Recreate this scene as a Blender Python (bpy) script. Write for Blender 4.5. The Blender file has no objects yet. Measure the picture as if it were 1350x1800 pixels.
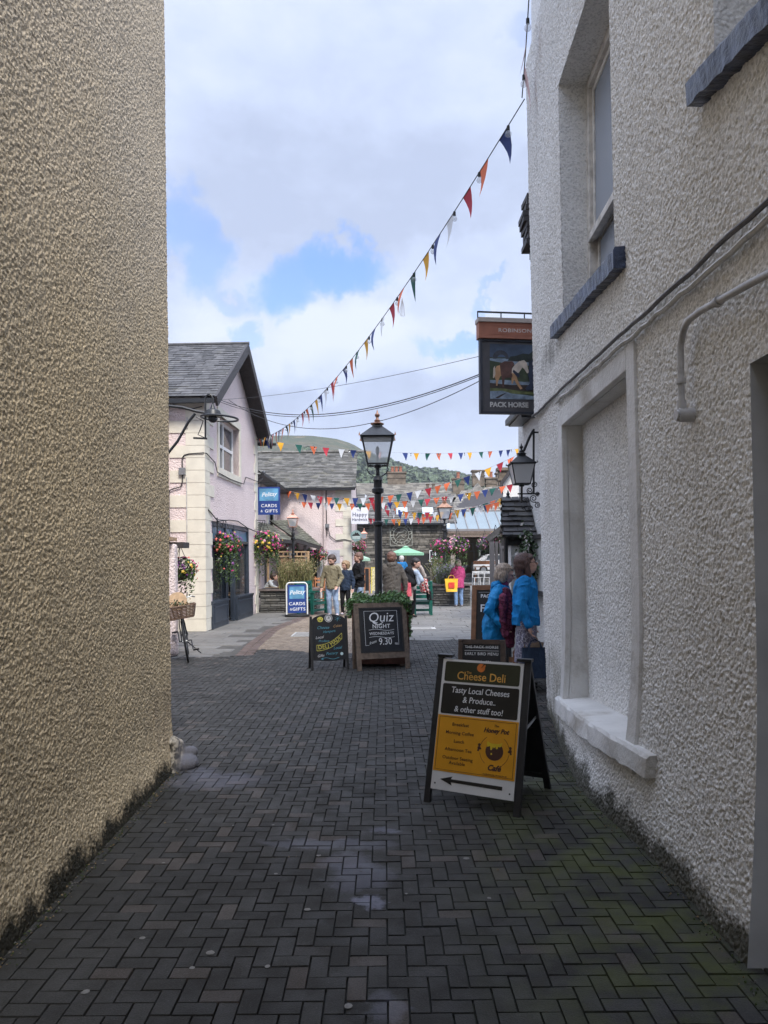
import bpy, bmesh, math, random
import numpy as np
from mathutils import Vector, Matrix, Euler
R = math.radians
PI = math.pi
random.seed(7)
rng = np.random.default_rng(11)
scene = bpy.context.scene
col = scene.collection

# ------------------------------------------------------------------ camera
EYE = 1.65
F = 1300.0
ROLL = R(0.5)
cam_d = bpy.data.cameras.new("camera")
cam_d.lens = 26.0
cam_d.sensor_width = 36.0
cam_d.sensor_fit = 'AUTO'
cam_d.shift_y = 83.0 / 1800.0
cam_d.clip_start = 0.05
cam_d.clip_end = 6000
cam = bpy.data.objects.new("camera", cam_d)
col.objects.link(cam)
cam.matrix_world = Matrix.Translation((0, 0, EYE)) @ Matrix.Rotation(R(90), 4, 'X') @ Matrix.Rotation(-ROLL, 4, 'Z')
scene.camera = cam

def unroll(px, py):
    dx, dy = px - 675.0, 983.0 - py
    return dx * math.cos(ROLL) + dy * math.sin(ROLL), -dx * math.sin(ROLL) + dy * math.cos(ROLL)

def P(px, py, Y):
    sx, sy = unroll(px, py)
    return Vector((sx * Y / F, Y, EYE + sy * Y / F))

# ------------------------------------------------------------------ world, sun, exposure
SUN_EL, SUN_AZ = R(50), R(160)       # azimuth measured from +Y (ahead) towards +X
world = bpy.data.worlds.new("World")
scene.world = world
world.use_nodes = True
nt = world.node_tree
for n in list(nt.nodes): nt.nodes.remove(n)
def wn(t, **k):
    n = nt.nodes.new(t)
    for a, b in k.items(): setattr(n, a, b)
    return n
def wl(a, b): nt.links.new(a, b)
def wmath(op, a, b=None, c=None, clamp=False):
    n = wn('ShaderNodeMath', operation=op); n.use_clamp = clamp
    for i, v in enumerate((a, b, c)):
        if v is None: continue
        if isinstance(v, (int, float)): n.inputs[i].default_value = v
        else: wl(v, n.inputs[i])
    return n.outputs[0]
def wsmooth(v, a, b, inv=False):
    n = wn('ShaderNodeMapRange', interpolation_type='SMOOTHSTEP')
    wl(v, n.inputs[0])
    n.inputs[1].default_value = a; n.inputs[2].default_value = b
    n.inputs[3].default_value = 1.0 if inv else 0.0
    n.inputs[4].default_value = 0.0 if inv else 1.0
    return n.outputs[0]
out = wn('ShaderNodeOutputWorld')
tc = wn('ShaderNodeTexCoord')
sky = wn('ShaderNodeTexSky', sky_type='NISHITA')
sky.sun_disc = False
sky.dust_density = 0.2
sky.ozone_density = 4.0
sky.sun_elevation = SUN_EL
sky.sun_rotation = SUN_AZ
bg_sky = wn('ShaderNodeBackground'); bg_sky.inputs[1].default_value = 0.13
wl(sky.outputs[0], bg_sky.inputs[0])
dirv = tc.outputs['Generated']
warp = wn('ShaderNodeTexNoise'); warp.inputs['Scale'].default_value = 5.0; warp.inputs['Detail'].default_value = 8
warp.inputs['Roughness'].default_value = 0.62
wl(dirv, warp.inputs['Vector'])
wsub = wn('ShaderNodeVectorMath', operation='SUBTRACT'); wl(warp.outputs['Color'], wsub.inputs[0]); wsub.inputs[1].default_value = (.5, .5, .5)
wsc = wn('ShaderNodeVectorMath', operation='SCALE'); wl(wsub.outputs[0], wsc.inputs[0]); wsc.inputs['Scale'].default_value = 0.26
wad = wn('ShaderNodeVectorMath', operation='ADD'); wl(dirv, wad.inputs[0]); wl(wsc.outputs[0], wad.inputs[1])
holes = None
for (px, py, rx, ry, amt) in ((595, 458, 84, 36, 1.0), (505, 480, 66, 42, .95), (312, 425, 42, 66, .7), (800, 575, 60, 18, .75), (450, 578, 26, 20, .6),
                              (925, 52, 45, 30, .25), (880, 500, 25, 9, .5), (375, 505, 50, 14, .4)):
    sx, sy = unroll(px, py)
    d = Vector((sx, F, sy)).normalized()
    right = Vector((d.y, -d.x, 0)).normalized(); up = right.cross(d)
    k = F / Vector((sx, F, sy)).length
    vs = wn('ShaderNodeVectorMath', operation='SUBTRACT'); wl(wad.outputs[0], vs.inputs[0]); vs.inputs[1].default_value = d
    da = wn('ShaderNodeVectorMath', operation='DOT_PRODUCT'); wl(vs.outputs[0], da.inputs[0]); da.inputs[1].default_value = right / (rx * 1.35 / F * k)
    db = wn('ShaderNodeVectorMath', operation='DOT_PRODUCT'); wl(vs.outputs[0], db.inputs[0]); db.inputs[1].default_value = up / (ry * 1.35 / F * k)
    dc = wn('ShaderNodeVectorMath', operation='DOT_PRODUCT'); wl(vs.outputs[0], dc.inputs[0]); dc.inputs[1].default_value = d * 2.0
    r2 = wmath('ADD', wmath('ADD', wmath('MULTIPLY', da.outputs['Value'], da.outputs['Value']), wmath('MULTIPLY', db.outputs['Value'], db.outputs['Value'])), wmath('ABSOLUTE', dc.outputs['Value']))
    h = wmath('MULTIPLY', wsmooth(r2, 0.2, 1.45, True), amt)
    holes = h if holes is None else wmath('MAXIMUM', holes, h)
# other breaks in the cloud, outside the photographed part of the sky
nb = wn('ShaderNodeTexNoise'); nb.inputs['Scale'].default_value = 2.2; nb.inputs['Detail'].default_value = 6
wl(dirv, nb.inputs['Vector'])
sepd = wn('ShaderNodeSeparateXYZ'); wl(dirv, sepd.inputs[0])
back = wsmooth(sepd.outputs['Y'], 0.1, 0.5, True)
holes = wmath('MAXIMUM', holes, wmath('MULTIPLY', wmath('MULTIPLY', wsmooth(nb.outputs['Fac'], .56, .68), back), 0.7))
cn = wn('ShaderNodeTexNoise'); cn.inputs['Scale'].default_value = 3.3; cn.inputs['Detail'].default_value = 9; cn.inputs['Roughness'].default_value = 0.55
cmap = wn('ShaderNodeMapping'); cmap.inputs['Scale'].default_value = (1, 1, 1.9); cmap.inputs['Location'].default_value = (.35, .2, .1)
wl(dirv, cmap.inputs[0]); wl(cmap.outputs[0], cn.inputs['Vector'])
ramp = wn('ShaderNodeValToRGB')
ramp.color_ramp.elements[0].position = 0.36; ramp.color_ramp.elements[0].color = (.385, .445, .60, 1)
ramp.color_ramp.elements[1].position = 0.66; ramp.color_ramp.elements[1].color = (.62, .67, .79, 1)
e = ramp.color_ramp.elements.new(0.50); e.color = (.485, .555, .73, 1)
# white sunlit tops just under the blue gaps, grey bases lower down
cadd = wmath('ADD', cn.outputs['Fac'], 0.0)
for (px, py, rx, ry, amt) in ((560, 590, 260, 70, .13), (860, 480, 120, 60, .10), (330, 560, 100, 60, .08), (700, 700, 240, 45, -.07), (420, 700, 120, 40, -.04),
                              (560, 330, 240, 110, -.05), (700, 100, 300, 120, .02), (500, 100, 150, 120, .03)):
    sx, sy = unroll(px, py)
    d = Vector((sx, F, sy)).normalized()
    right = Vector((d.y, -d.x, 0)).normalized(); up = right.cross(d)
    vs = wn('ShaderNodeVectorMath', operation='SUBTRACT'); wl(wad.outputs[0], vs.inputs[0]); vs.inputs[1].default_value = d
    da = wn('ShaderNodeVectorMath', operation='DOT_PRODUCT'); wl(vs.outputs[0], da.inputs[0]); da.inputs[1].default_value = right / (rx / F)
    db = wn('ShaderNodeVectorMath', operation='DOT_PRODUCT'); wl(vs.outputs[0], db.inputs[0]); db.inputs[1].default_value = up / (ry / F)
    r2 = wmath('ADD', wmath('MULTIPLY', da.outputs['Value'], da.outputs['Value']), wmath('MULTIPLY', db.outputs['Value'], db.outputs['Value']))
    cadd = wmath('ADD', cadd, wmath('MULTIPLY', wsmooth(r2, 0.0, 1.6, True), amt))
wl(cadd, ramp.inputs[0])
# an overcast sky is brighter towards the zenith
zen = wmath('ADD', 1.0, wmath('MULTIPLY', wsmooth(sepd.outputs['Z'], 0.60, 1.0), 2.0))
zen = wmath('ADD', zen, wmath('MULTIPLY', back, .6))
bg_cl = wn('ShaderNodeBackground')
wl(ramp.outputs[0], bg_cl.inputs[0]); wl(zen, bg_cl.inputs[1])
mx = wn('ShaderNodeMixShader')
bg_hz = wn('ShaderNodeBackground'); bg_hz.inputs[0].default_value = (.02, .07, .26, 1)     # sunlit air over the dark Nishita blue
add = wn('ShaderNodeAddShader'); wl(bg_sky.outputs[0], add.inputs[0]); wl(bg_hz.outputs[0], add.inputs[1])
wl(holes, mx.inputs[0]); wl(bg_cl.outputs[0], mx.inputs[1]); wl(add.outputs[0], mx.inputs[2])
wl(mx.outputs[0], out.inputs[0])

sun_d = bpy.data.lights.new("sun", 'SUN')
sun_d.energy = 3.2
sun_d.angle = R(16)
sun_d.color = (1.0, .95, .88)
sun = bpy.data.objects.new("sun", sun_d); col.objects.link(sun)
sd = Vector((math.sin(SUN_AZ) * math.cos(SUN_EL), math.cos(SUN_AZ) * math.cos(SUN_EL), math.sin(SUN_EL)))
sun.rotation_euler = sd.to_track_quat('Z', 'Y').to_euler()

scene.view_settings.view_transform = 'Standard'
scene.view_settings.look = 'None'
scene.view_settings.exposure = 0.5
scene.view_settings.gamma = 1.0
scene.view_settings.use_curve_mapping = False
scene.cycles.max_bounces = 6
scene.cycles.adaptive_threshold = 0.02
scene.cycles.transparent_max_bounces = 12
scene.cycles.caustics_reflective = False
scene.cycles.caustics_refractive = False

# ------------------------------------------------------------------ materials
MATS = {}
def srgb(r, g, b):
    f = lambda c: c / 12.92 if c <= .04045 else ((c + .055) / 1.055) ** 2.4
    return (f(r / 255), f(g / 255), f(b / 255))
class N:
    """small helper for node graphs"""
    def __init__(s, name):
        s.m = bpy.data.materials.new(name); s.m.use_nodes = True
        s.t = s.m.node_tree
        s.b = s.t.nodes['Principled BSDF']
        s.tc = s.t.nodes.new('ShaderNodeTexCoord')
    def n(s, t, **k):
        x = s.t.nodes.new(t)
        for a, b in k.items(): setattr(x, a, b)
        return x
    def l(s, a, b): s.t.links.new(a, b)
    def noise(s, scale, detail=4, rough=.55, vec=None):
        x = s.n('ShaderNodeTexNoise'); x.inputs['Scale'].default_value = scale
        x.inputs['Detail'].default_value = detail; x.inputs['Roughness'].default_value = rough
        s.l(vec or s.tc.outputs['Object'], x.inputs['Vector'])
        return x.outputs['Fac']
    def math(s, op, a, b=None, clamp=False):
        x = s.n('ShaderNodeMath', operation=op); x.use_clamp = clamp
        for i, v in enumerate((a, b)):
            if v is None: continue
            if isinstance(v, (int, float)): x.inputs[i].default_value = v
            else: s.l(v, x.inputs[i])
        return x.outputs[0]
    def rng(s, v, a, b, c=0., d=1., smooth=True):
        x = s.n('ShaderNodeMapRange', interpolation_type='SMOOTHSTEP' if smooth else 'LINEAR')
        s.l(v, x.inputs[0])
        for i, q in enumerate((a, b, c, d)): x.inputs[i + 1].default_value = q
        return x.outputs[0]
    def mix(s, f, a, b, mode='MIX'):
        x = s.n('ShaderNodeMix', data_type='RGBA', blend_type=mode)
        if isinstance(f, (int, float)): x.inputs[0].default_value = f
        else: s.l(f, x.inputs[0])
        for i, v in ((6, a), (7, b)):
            if isinstance(v, (tuple, list)): x.inputs[i].default_value = (*v[:3], 1)
            else: s.l(v, x.inputs[i])
        return x.outputs[2]
    def bump(s, h, strength=.5, dist=.01, prev=None):
        x = s.n('ShaderNodeBump'); x.inputs['Strength'].default_value = strength; x.inputs['Distance'].default_value = dist
        s.l(h, x.inputs['Height'])
        if prev is not None: s.l(prev, x.inputs['Normal'])
        return x.outputs[0]
    def sep(s):
        x = s.n('ShaderNodeSeparateXYZ'); s.l(s.tc.outputs['Object'], x.inputs[0]); return x.outputs
    def island(s):
        return s.n('ShaderNodeNewGeometry').outputs['Random Per Island']
    def set(s, color=None, rough=None, normal=None, metal=None):
        if color is not None:
            if isinstance(color, (tuple, list)): s.b.inputs['Base Color'].default_value = (*color[:3], 1)
            else: s.l(color, s.b.inputs['Base Color'])
        if rough is not None:
            if isinstance(rough, (int, float)): s.b.inputs['Roughness'].default_value = rough
            else: s.l(rough, s.b.inputs['Roughness'])
        if normal is not None: s.l(normal, s.b.inputs['Normal'])
        if metal is not None: s.b.inputs['Metallic'].default_value = metal
        return s.m

def mat(name, c, rough=.6, var=.18, scale=9., bump=.0, bscale=60., bdist=.004, metal=0., island=0., spec=None, dirt=0., dirtc=(.05, .045, .035)):
    if name in MATS: return MATS[name]
    n = N(name)
    a = tuple(max(0, x * (1 - var)) for x in c); b = tuple(min(1, x * (1 + var)) for x in c)
    f = n.rng(n.noise(scale, 5), .3, .7)
    cc = n.mix(f, a, b)
    if island:
        v = n.rng(n.island(), 0, 1, 1 - island, 1 + island, False)
        hsv = n.n('ShaderNodeHueSaturation'); n.l(cc, hsv.inputs['Color']); n.l(v, hsv.inputs['Value']); cc = hsv.outputs[0]
    if dirt:
        cc = n.mix(n.math('MULTIPLY', n.rng(n.noise(scale * .35, 8, .7), .52, .72), dirt), cc, dirtc)
    nm = None
    if bump: nm = n.bump(n.noise(bscale, 5, .6), bump, bdist)
    n.set(cc, rough, nm, metal)
    if spec is not None: n.b.inputs['Specular IOR Level'].default_value = spec
    MATS[name] = n.m
    return n.m

def roughcast(name, base, alt, grime, grime_c, gh, bscale=55., bdist=.01, bstr=.8, streak=None, var=.5, patches=(), upper=None):
    n = N(name)
    big = n.rng(n.noise(.9, 6, .6), .35, .7)
    c = n.mix(big, base, alt)
    # single grains differ in colour: pale, ordinary and a few dark ones
    gv_ = n.n('ShaderNodeTexVoronoi'); gv_.inputs['Scale'].default_value = bscale * 1.15; n.l(n.tc.outputs['Object'], gv_.inputs['Vector'])
    gsep = n.n('ShaderNodeSeparateColor'); n.l(gv_.outputs['Color'], gsep.inputs[0])
    c = n.mix(n.rng(gsep.outputs[0], .45, .95, 0, var), c, tuple(x * .38 for x in base))
    c = n.mix(n.rng(gsep.outputs[1], .7, .95, 0, var * .5), c, tuple(min(1, x * 1.25) for x in base))
    z = n.sep()[2]
    zz = n.math('ADD', z, n.math('MULTIPLY', n.math('SUBTRACT', n.noise(3.0, 9, .75), .5), gh * 2.6))
    zz = n.math('ADD', zz, n.math('MULTIPLY', n.math('SUBTRACT', n.noise(45., 3, .6), .5), gh * 1.0))
    g = n.rng(zz, gh * .25, gh, grime, 0.)
    c = n.mix(g, c, grime_c)
    if upper:      # the higher part of the wall is greyer
        c = n.mix(n.rng(n.math('ADD', z, n.math('MULTIPLY', n.noise(.8, 6, .7), 3.)), 3.4, 6.5, 0, .65), c, upper)
    if streak:
        vm = n.n('ShaderNodeMapping'); vm.inputs['Scale'].default_value = (5, 5, .45); n.l(n.tc.outputs['Object'], vm.inputs[0])
        st = n.rng(n.noise(1.6, 7, .7, vm.outputs[0]), .55, .78, 0, streak)
        c = n.mix(st, c, tuple(x * .55 for x in alt))
    if patches:
        vm = n.n('ShaderNodeMapping'); vm.inputs['Scale'].default_value = (9, 9, 1.6); n.l(n.tc.outputs['Object'], vm.inputs[0])
        drip = n.noise(2.0, 6, .7, vm.outputs[0]); wob = n.math('SUBTRACT', n.noise(2.6, 7, .7), .5)
        xyz = n.sep()
        for (py, pz, ry, rz, amt, pc) in patches:
            dy = n.math('DIVIDE', n.math('ADD', n.math('SUBTRACT', xyz[1], py), n.math('MULTIPLY', wob, .25)), ry)
            dz = n.math('DIVIDE', n.math('ADD', n.math('SUBTRACT', xyz[2], pz), n.math('MULTIPLY', wob, .3)), rz)
            d = n.math('ADD', n.math('MULTIPLY', dy, dy), n.math('MULTIPLY', dz, dz))
            c = n.mix(n.math('MULTIPLY', n.rng(d, 1.3, .1, 0, amt), n.rng(drip, .35, .62)), c, pc)
    vo = n.n('ShaderNodeTexVoronoi'); vo.inputs['Scale'].default_value = bscale; vo.feature = 'SMOOTH_F1'; n.l(n.tc.outputs['Object'], vo.inputs['Vector'])
    h = n.math('SUBTRACT', 1.0, vo.outputs['Distance'])
    h2 = n.noise(bscale * 2.7, 3, .5)
    nm = n.bump(h, bstr, bdist); nm = n.bump(h2, bstr * .6, bdist * .4, nm)
    n.set(c, .88, nm)
    n.b.inputs['Specular IOR Level'].default_value = .25
    MATS[name] = n.m
    return n.m

RC_TAN = roughcast('tan_roughcast', (.70, .57, .375), (.61, .505, .345), 1.0, (.03, .028, .02), .17, 75, .007, .8, .30, .62, patches=((5.3, 5.6, .12, .3, .5, (.25, .22, .19)), (4.9, 4.9, .2, .25, .3, (.3, .27, .22)), (3.9, 5.2, .5, .5, .3, (.36, .31, .25)), (5.2, .5, .9, .25, .6, (.30, .25, .20)), (3.8, .45, .7, .3, .5, (.30, .24, .18))), upper=(.60, .545, .47))
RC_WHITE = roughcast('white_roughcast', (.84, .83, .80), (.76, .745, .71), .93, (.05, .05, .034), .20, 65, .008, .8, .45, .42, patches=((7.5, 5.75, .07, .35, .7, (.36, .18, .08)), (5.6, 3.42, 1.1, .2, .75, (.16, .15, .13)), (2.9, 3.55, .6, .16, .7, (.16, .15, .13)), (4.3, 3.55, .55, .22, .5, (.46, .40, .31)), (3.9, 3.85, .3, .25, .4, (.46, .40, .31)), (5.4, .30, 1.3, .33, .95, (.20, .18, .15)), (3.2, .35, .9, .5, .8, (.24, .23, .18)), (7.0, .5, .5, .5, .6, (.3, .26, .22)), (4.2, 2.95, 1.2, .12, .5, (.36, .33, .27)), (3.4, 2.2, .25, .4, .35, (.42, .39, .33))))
RC_PINK = roughcast('pink_roughcast', (.74, .63, .61), (.69, .58, .56), .4, (.15, .12, .11), .15, 34, .022, .8, .1, .12)
RC_PALE = roughcast('pale_roughcast', (.72, .71, .69), (.64, .63, .6), .4, (.15, .15, .13), .15, 34, .022, .8, .1, .10)
PLASTER = mat('white_painted_plaster', (.64, .63, .605), .7, .10, 3, .9, 24, .010, dirt=.75, dirtc=(.30, .26, .2))
PLASTER_GREY = mat('grey_painted_plaster', (.55, .55, .55), .7, .1, 3, .3, 20, .004, dirt=.3, dirtc=(.2, .18, .15))
CREAM = mat('cream_painted_quoins', (.66, .62, .52), .75, .06, 4, .2, 30, .004, dirt=.25, dirtc=(.35, .3, .22))
BLACKIRON = mat('black_iron', (.012, .013, .015), .42, .3, 20, .1, 90, .001)
DARKPAINT = mat('black_painted_wood', (.014, .014, .015), .55, .3, 12, .2, 60, .002)
NAVY = mat('navy_shopfront_paint', (.035, .045, .062), .4, .15, 10, .1, 40, .002)
NAVYSILL = mat('blue_black_painted_stone', (.035, .05, .095), .35, .5, 14, .9, 26, .012, dirt=.6, dirtc=(.01, .01, .012))
COPPER = mat('polished_copper', (.72, .36, .24), .32, .12, 20, .1, 60, .001, metal=.85)
COPPER_OLD = mat('tarnished_copper', (.36, .20, .13), .4, .3, 26, .1, 60, .001, metal=.8)
SLATE = mat('roof_slate', (.072, .070, .071), .72, .3, 6, .5, 50, .006, island=.38, dirt=.35, dirtc=(.17, .16, .12))
SLATE_MOSS = mat('mossy_roof_slate', (.125, .125, .095), .8, .3, 5, .6, 40, .008, island=.3, dirt=.6, dirtc=(.085, .09, .035))
SLATE_FAR = mat('weathered_far_slate', (.10, .093, .085), .85, .35, 3, .4, 20, .01, island=.4)
SLATE_BROWN = mat('brown_lichened_slate', (.16, .145, .12), .85, .3, 2, .4, 20, .01, island=.35)
TIMBER_DK = mat('dark_bargeboard', (.035, .030, .030), .6, .25, 12, .4, 30, .004)
STONE = mat('slate_rubble_stone', (.085, .082, .075), .85, .3, 8, .6, 30, .01, island=.55, dirt=.3, dirtc=(.15, .13, .09))
STONE_LT = mat('grey_dressed_stone', (.22, .21, .19), .85, .2, 8, .4, 30, .008, island=.25)
COPING = mat('slate_coping', (.12, .095, .085), .75, .25, 7, .4, 30, .006, island=.2)
WOOD_OLD = mat('weathered_oak_frame', (.135, .10, .075), .65, .3, 18, .4, 50, .003)
WOOD_BR = mat('red_brown_wood', (.115, .045, .03), .6, .25, 14, .3, 50, .003)
WOOD_OR = mat('orange_stained_wood', (.36, .16, .07), .55, .25, 14, .2, 50, .003)
WOOD_LT = mat('pale_pine_wood', (.42, .28, .16), .6, .2, 14, .2, 50, .003)
WICKER = mat('dark_wicker', (.12, .07, .045), .7, .35, 60, .6, 90, .006)
CHALK = mat('blackboard', (.012, .013, .016), .38, .3, 8, .15, 10, .004)
WHITEINK = mat('white_lettering', (.72, .73, .74), .5, .05)
OFFWHITE = mat('off_white_board', (.68, .68, .66), .4, .06, 6, dirt=.2, dirtc=(.4, .38, .33))
REDCLAY = mat('red_clay_pot', (.30, .12, .075), .8, .2)
PINEGREEN = mat('green_bench_paint', (.008, .10, .075), .4, .2, 12, .2, 30, .002)
RUBBER = mat('black_rubber', (.012, .012, .012), .7, .2)
GREYPAINT = mat('grey_painted_panels', (.20, .185, .18), .55, .1, 5, .1, 30, .002)
PIPE = mat('grey_painted_pipe', (.46, .45, .44), .5, .15, 14, .3, 40, .002, dirt=.4, dirtc=(.12, .1, .08))
SASH = mat('white_sash_paint', (.72, .73, .73), .4, .05, 9, dirt=.2, dirtc=(.4, .38, .34))
SASH_OLD = mat('peeling_cream_sash', (.64, .61, .56), .6, .2, 12, .3, 60, .002, dirt=.5, dirtc=(.2, .15, .11))
GALV = mat('galvanised_metal', (.3, .31, .32), .4, .1, 20, metal=.7)
SKIN = mat('skin', (.52, .31, .235), .55, .06, 20, .1, 90, .001)
SKIN_DK = mat('tanned_skin', (.38, .21, .15), .55, .06, 20)
LEAF = mat('green_leaves', (.075, .125, .03), .55, .25, 12, island=.55)
LEAF_DK = mat('dark_green_leaves', (.035, .07, .022), .5, .25, 12, island=.5)
IVY = mat('ivy_leaves', (.06, .13, .035), .42, .35, 30, island=.6)
GRASSY = mat('dry_feathery_stems', (.17, .165, .065), .8, .25, 10, island=.5)
LAVENDER = mat('lavender_green', (.12, .15, .085), .8, .25, 10, island=.4)

def glass_mat(name, c, alpha, rough=.04):
    if name in MATS: return MATS[name]
    n = N(name)
    n.b.inputs['Base Color'].default_value = (*c, 1)
    n.b.inputs['Roughness'].default_value = rough
    n.b.inputs['Alpha'].default_value = alpha
    n.b.inputs['Specular IOR Level'].default_value = .8
    MATS[name] = n.m
    return n.m
GLASS_LAMP = glass_mat('lantern_glass', (.62, .66, .70), .38, .12)
GLASS_DK = glass_mat('window_glass', (.035, .045, .055), 1.0, .05)
GLASS_SHOP = glass_mat('shop_glass', (.05, .06, .07), .5, .03)
GLASS_ROOF = glass_mat('canopy_glass', (.45, .55, .62), .75, .15)
GLASS_FROST = glass_mat('dusty_window_glass', (.31, .35, .41), 1.0, .2)
GLASS_BULB = glass_mat('bulb_glass', (.6, .62, .64), .3, .05)

# ------------------------------------------------------------------ object helpers
WM = {}
def _tag(o, label=None, cat=None, group=None, kind=None):
    if label: o['label'] = label
    if cat: o['category'] = cat
    if group: o['group'] = group
    if kind: o['kind'] = kind
    return o

def thing(name, label, cat, loc=(0, 0, 0), rz=0., group=None):
    o = bpy.data.objects.new(name, None)
    o.empty_display_size = .2
    col.objects.link(o)
    o.location = loc; o.rotation_euler = (0, 0, rz)
    WM[o.name] = Matrix.Translation(Vector(loc)) @ Matrix.Rotation(rz, 4, 'Z')
    return _tag(o, label, cat, group)

def frame(o, u, v):
    """matrix with origin o, x axis u, y axis v and z axis u x v"""
    u = Vector(u).normalized(); v = Vector(v); w = u.cross(v).normalized(); v = w.cross(u)
    m = Matrix((u, v, w)).transposed().to_4x4()
    return Matrix.Translation(Vector(o)) @ m
I4 = Matrix.Identity(4)

class MB:
    def __init__(s, M=None):
        s.v = []; s.f = []; s.mi = []; s.M = M; s.cur = 0
    def add(s, vs, fs, m=None, M=None):
        b = len(s.v)
        if M is not None: vs = [M @ Vector(p) for p in vs]
        if s.M is not None: vs = [s.M @ Vector(p) for p in vs]
        s.v.extend([tuple(p) for p in vs])
        mi = s.cur if m is None else m
        for f in fs:
            s.f.append([b + i for i in f]); s.mi.append(mi)
        return s
    def box(s, c, d, m=None, M=None, rz=0.):
        x, y, z = d[0] / 2, d[1] / 2, d[2] / 2
        vs = [Vector((sx * x, sy * y, sz * z)) for sz in (-1, 1) for sy in (-1, 1) for sx in (-1, 1)]
        if rz:
            q = Matrix.Rotation(rz, 3, 'Z'); vs = [q @ p for p in vs]
        c = Vector(c)
        vs = [p + c for p in vs]
        return s.add(vs, [(0, 2, 3, 1), (4, 5, 7, 6), (0, 1, 5, 4), (2, 6, 7, 3), (0, 4, 6, 2), (1, 3, 7, 5)], m, M)
    def bb(s, a, b, m=None, M=None):
        c = [(a[i] + b[i]) / 2 for i in range(3)]; d = [abs(b[i] - a[i]) for i in range(3)]
        return s.box(c, d, m, M)
    def bar(s, p, q, w, h=None, up=(0, 0, 1), m=None, M=None):
        h = h or w
        p, q = Vector(p), Vector(q); d = (q - p).normalized(); up = Vector(up)
        if abs(d.dot(up)) > .98: up = Vector((0, 1, 0)) if abs(d.y) < .9 else Vector((1, 0, 0))
        sx = d.cross(up).normalized() * w / 2; sy = sx.cross(d).normalized() * h / 2
        vs = [e + a * sx + b * sy for e in (p, q) for a, b in ((-1, -1), (1, -1), (1, 1), (-1, 1))]
        return s.add(vs, [(0, 1, 2, 3), (7, 6, 5, 4), (0, 4, 5, 1), (1, 5, 6, 2), (2, 6, 7, 3), (3, 7, 4, 0)], m, M)
    def tube(s, pts, r, n=8, m=None, M=None, cap=True, closed=False):
        pts = [Vector(p) for p in pts]
        rs = r if isinstance(r, (list, tuple)) else [r] * len(pts)
        vs = []; fs = []
        N_ = len(pts); prev = None
        for i, p in enumerate(pts):
            if closed: d = pts[(i + 1) % N_] - pts[i - 1]
            else: d = pts[min(i + 1, N_ - 1)] - pts[max(i - 1, 0)]
            d.normalize()
            if prev is None:
                a = Vector((0, 0, 1)) if abs(d.z) < .9 else Vector((1, 0, 0))
                u = d.cross(a).normalized()
            else:
                u = (prev - d * prev.dot(d))
                u = u.normalized() if u.length > 1e-6 else d.orthogonal().normalized()
            prev = u; w = d.cross(u)
            for k in range(n):
                t = 2 * PI * k / n
                vs.append(p + (u * math.cos(t) + w * math.sin(t)) * rs[i])
        for i in range(N_ if closed else N_ - 1):
            j = (i + 1) % N_
            for k in range(n):
                fs.append((i * n + k, i * n + (k + 1) % n, j * n + (k + 1) % n, j * n + k))
        if cap and not closed:
            fs.append(tuple(range(n))[::-1]); fs.append(tuple((N_ - 1) * n + k for k in range(n)))
        return s.add(vs, fs, m, M)
    def lathe(s, prof, n=12, c=(0, 0, 0), m=None, M=None, rot=0.):
        c = Vector(c); vs = []; fs = []
        for r, z in prof:
            for k in range(n):
                t = 2 * PI * k / n + rot
                vs.append(c + Vector((r * math.cos(t), r * math.sin(t), z)))
        for i in range(len(prof) - 1):
            for k in range(n):
                fs.append((i * n + k, i * n + (k + 1) % n, (i + 1) * n + (k + 1) % n, (i + 1) * n + k))
        fs.append(tuple(range(n))[::-1]); fs.append(tuple((len(prof) - 1) * n + k for k in range(n)))
        return s.add(vs, fs, m, M)
    def prism(s, pts, z0, z1, m=None, M=None):
        """2-D outline (ccw) in the xy plane pushed from z0 to z1"""
        n = len(pts)
        vs = [(p[0], p[1], z0) for p in pts] + [(p[0], p[1], z1) for p in pts]
        fs = [tuple(range(n))[::-1], tuple(range(n, 2 * n))]
        fs += [(i, (i + 1) % n, n + (i + 1) % n, n + i) for i in range(n)]
        return s.add(vs, fs, m, M)
    def ell(s, c, r, m=None, M=None, nu=12, nv=8, q=None):
        c = Vector(c); r = (r, r, r) if isinstance(r, (int, float)) else r
        vs = [Vector((0, 0, -r[2]))]; fs = []
        for i in range(1, nv):
            a = -PI / 2 + PI * i / nv
            for k in range(nu):
                t = 2 * PI * k / nu
                vs.append(Vector((r[0] * math.cos(a) * math.cos(t), r[1] * math.cos(a) * math.sin(t), r[2] * math.sin(a))))
        vs.append(Vector((0, 0, r[2])))
        for k in range(nu): fs.append((0, 1 + (k + 1) % nu, 1 + k))
        for i in range(nv - 2):
            for k in range(nu):
                a = 1 + i * nu
                fs.append((a + k, a + (k + 1) % nu, a + nu + (k + 1) % nu, a + nu + k))
        L = len(vs) - 1; a = 1 + (nv - 2) * nu
        for k in range(nu): fs.append((a + k, a + (k + 1) % nu, L))
        if q is not None: vs = [q @ p for p in vs]
        return s.add([p + c for p in vs], fs, m, M)
    def cap(s, p, q, r1, r2, n=12, m=None):
        """tapered capsule"""
        p, q = Vector(p), Vector(q); d = q - p; L = d.length
        if L < 1e-5: return s.ell(p, r1, m)
        d /= L; pts = []; rs = []
        for t in (-1, -.85, -.5, 0):
            pts.append(p + d * r1 * t); rs.append(r1 * math.sqrt(max(.0005, 1 - t * t)))
        for t in (0, .5, .85, 1):
            pts.append(q + d * r2 * t); rs.append(r2 * math.sqrt(max(.0005, 1 - t * t)))
        return s.tube(pts, rs, n, m)
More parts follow.
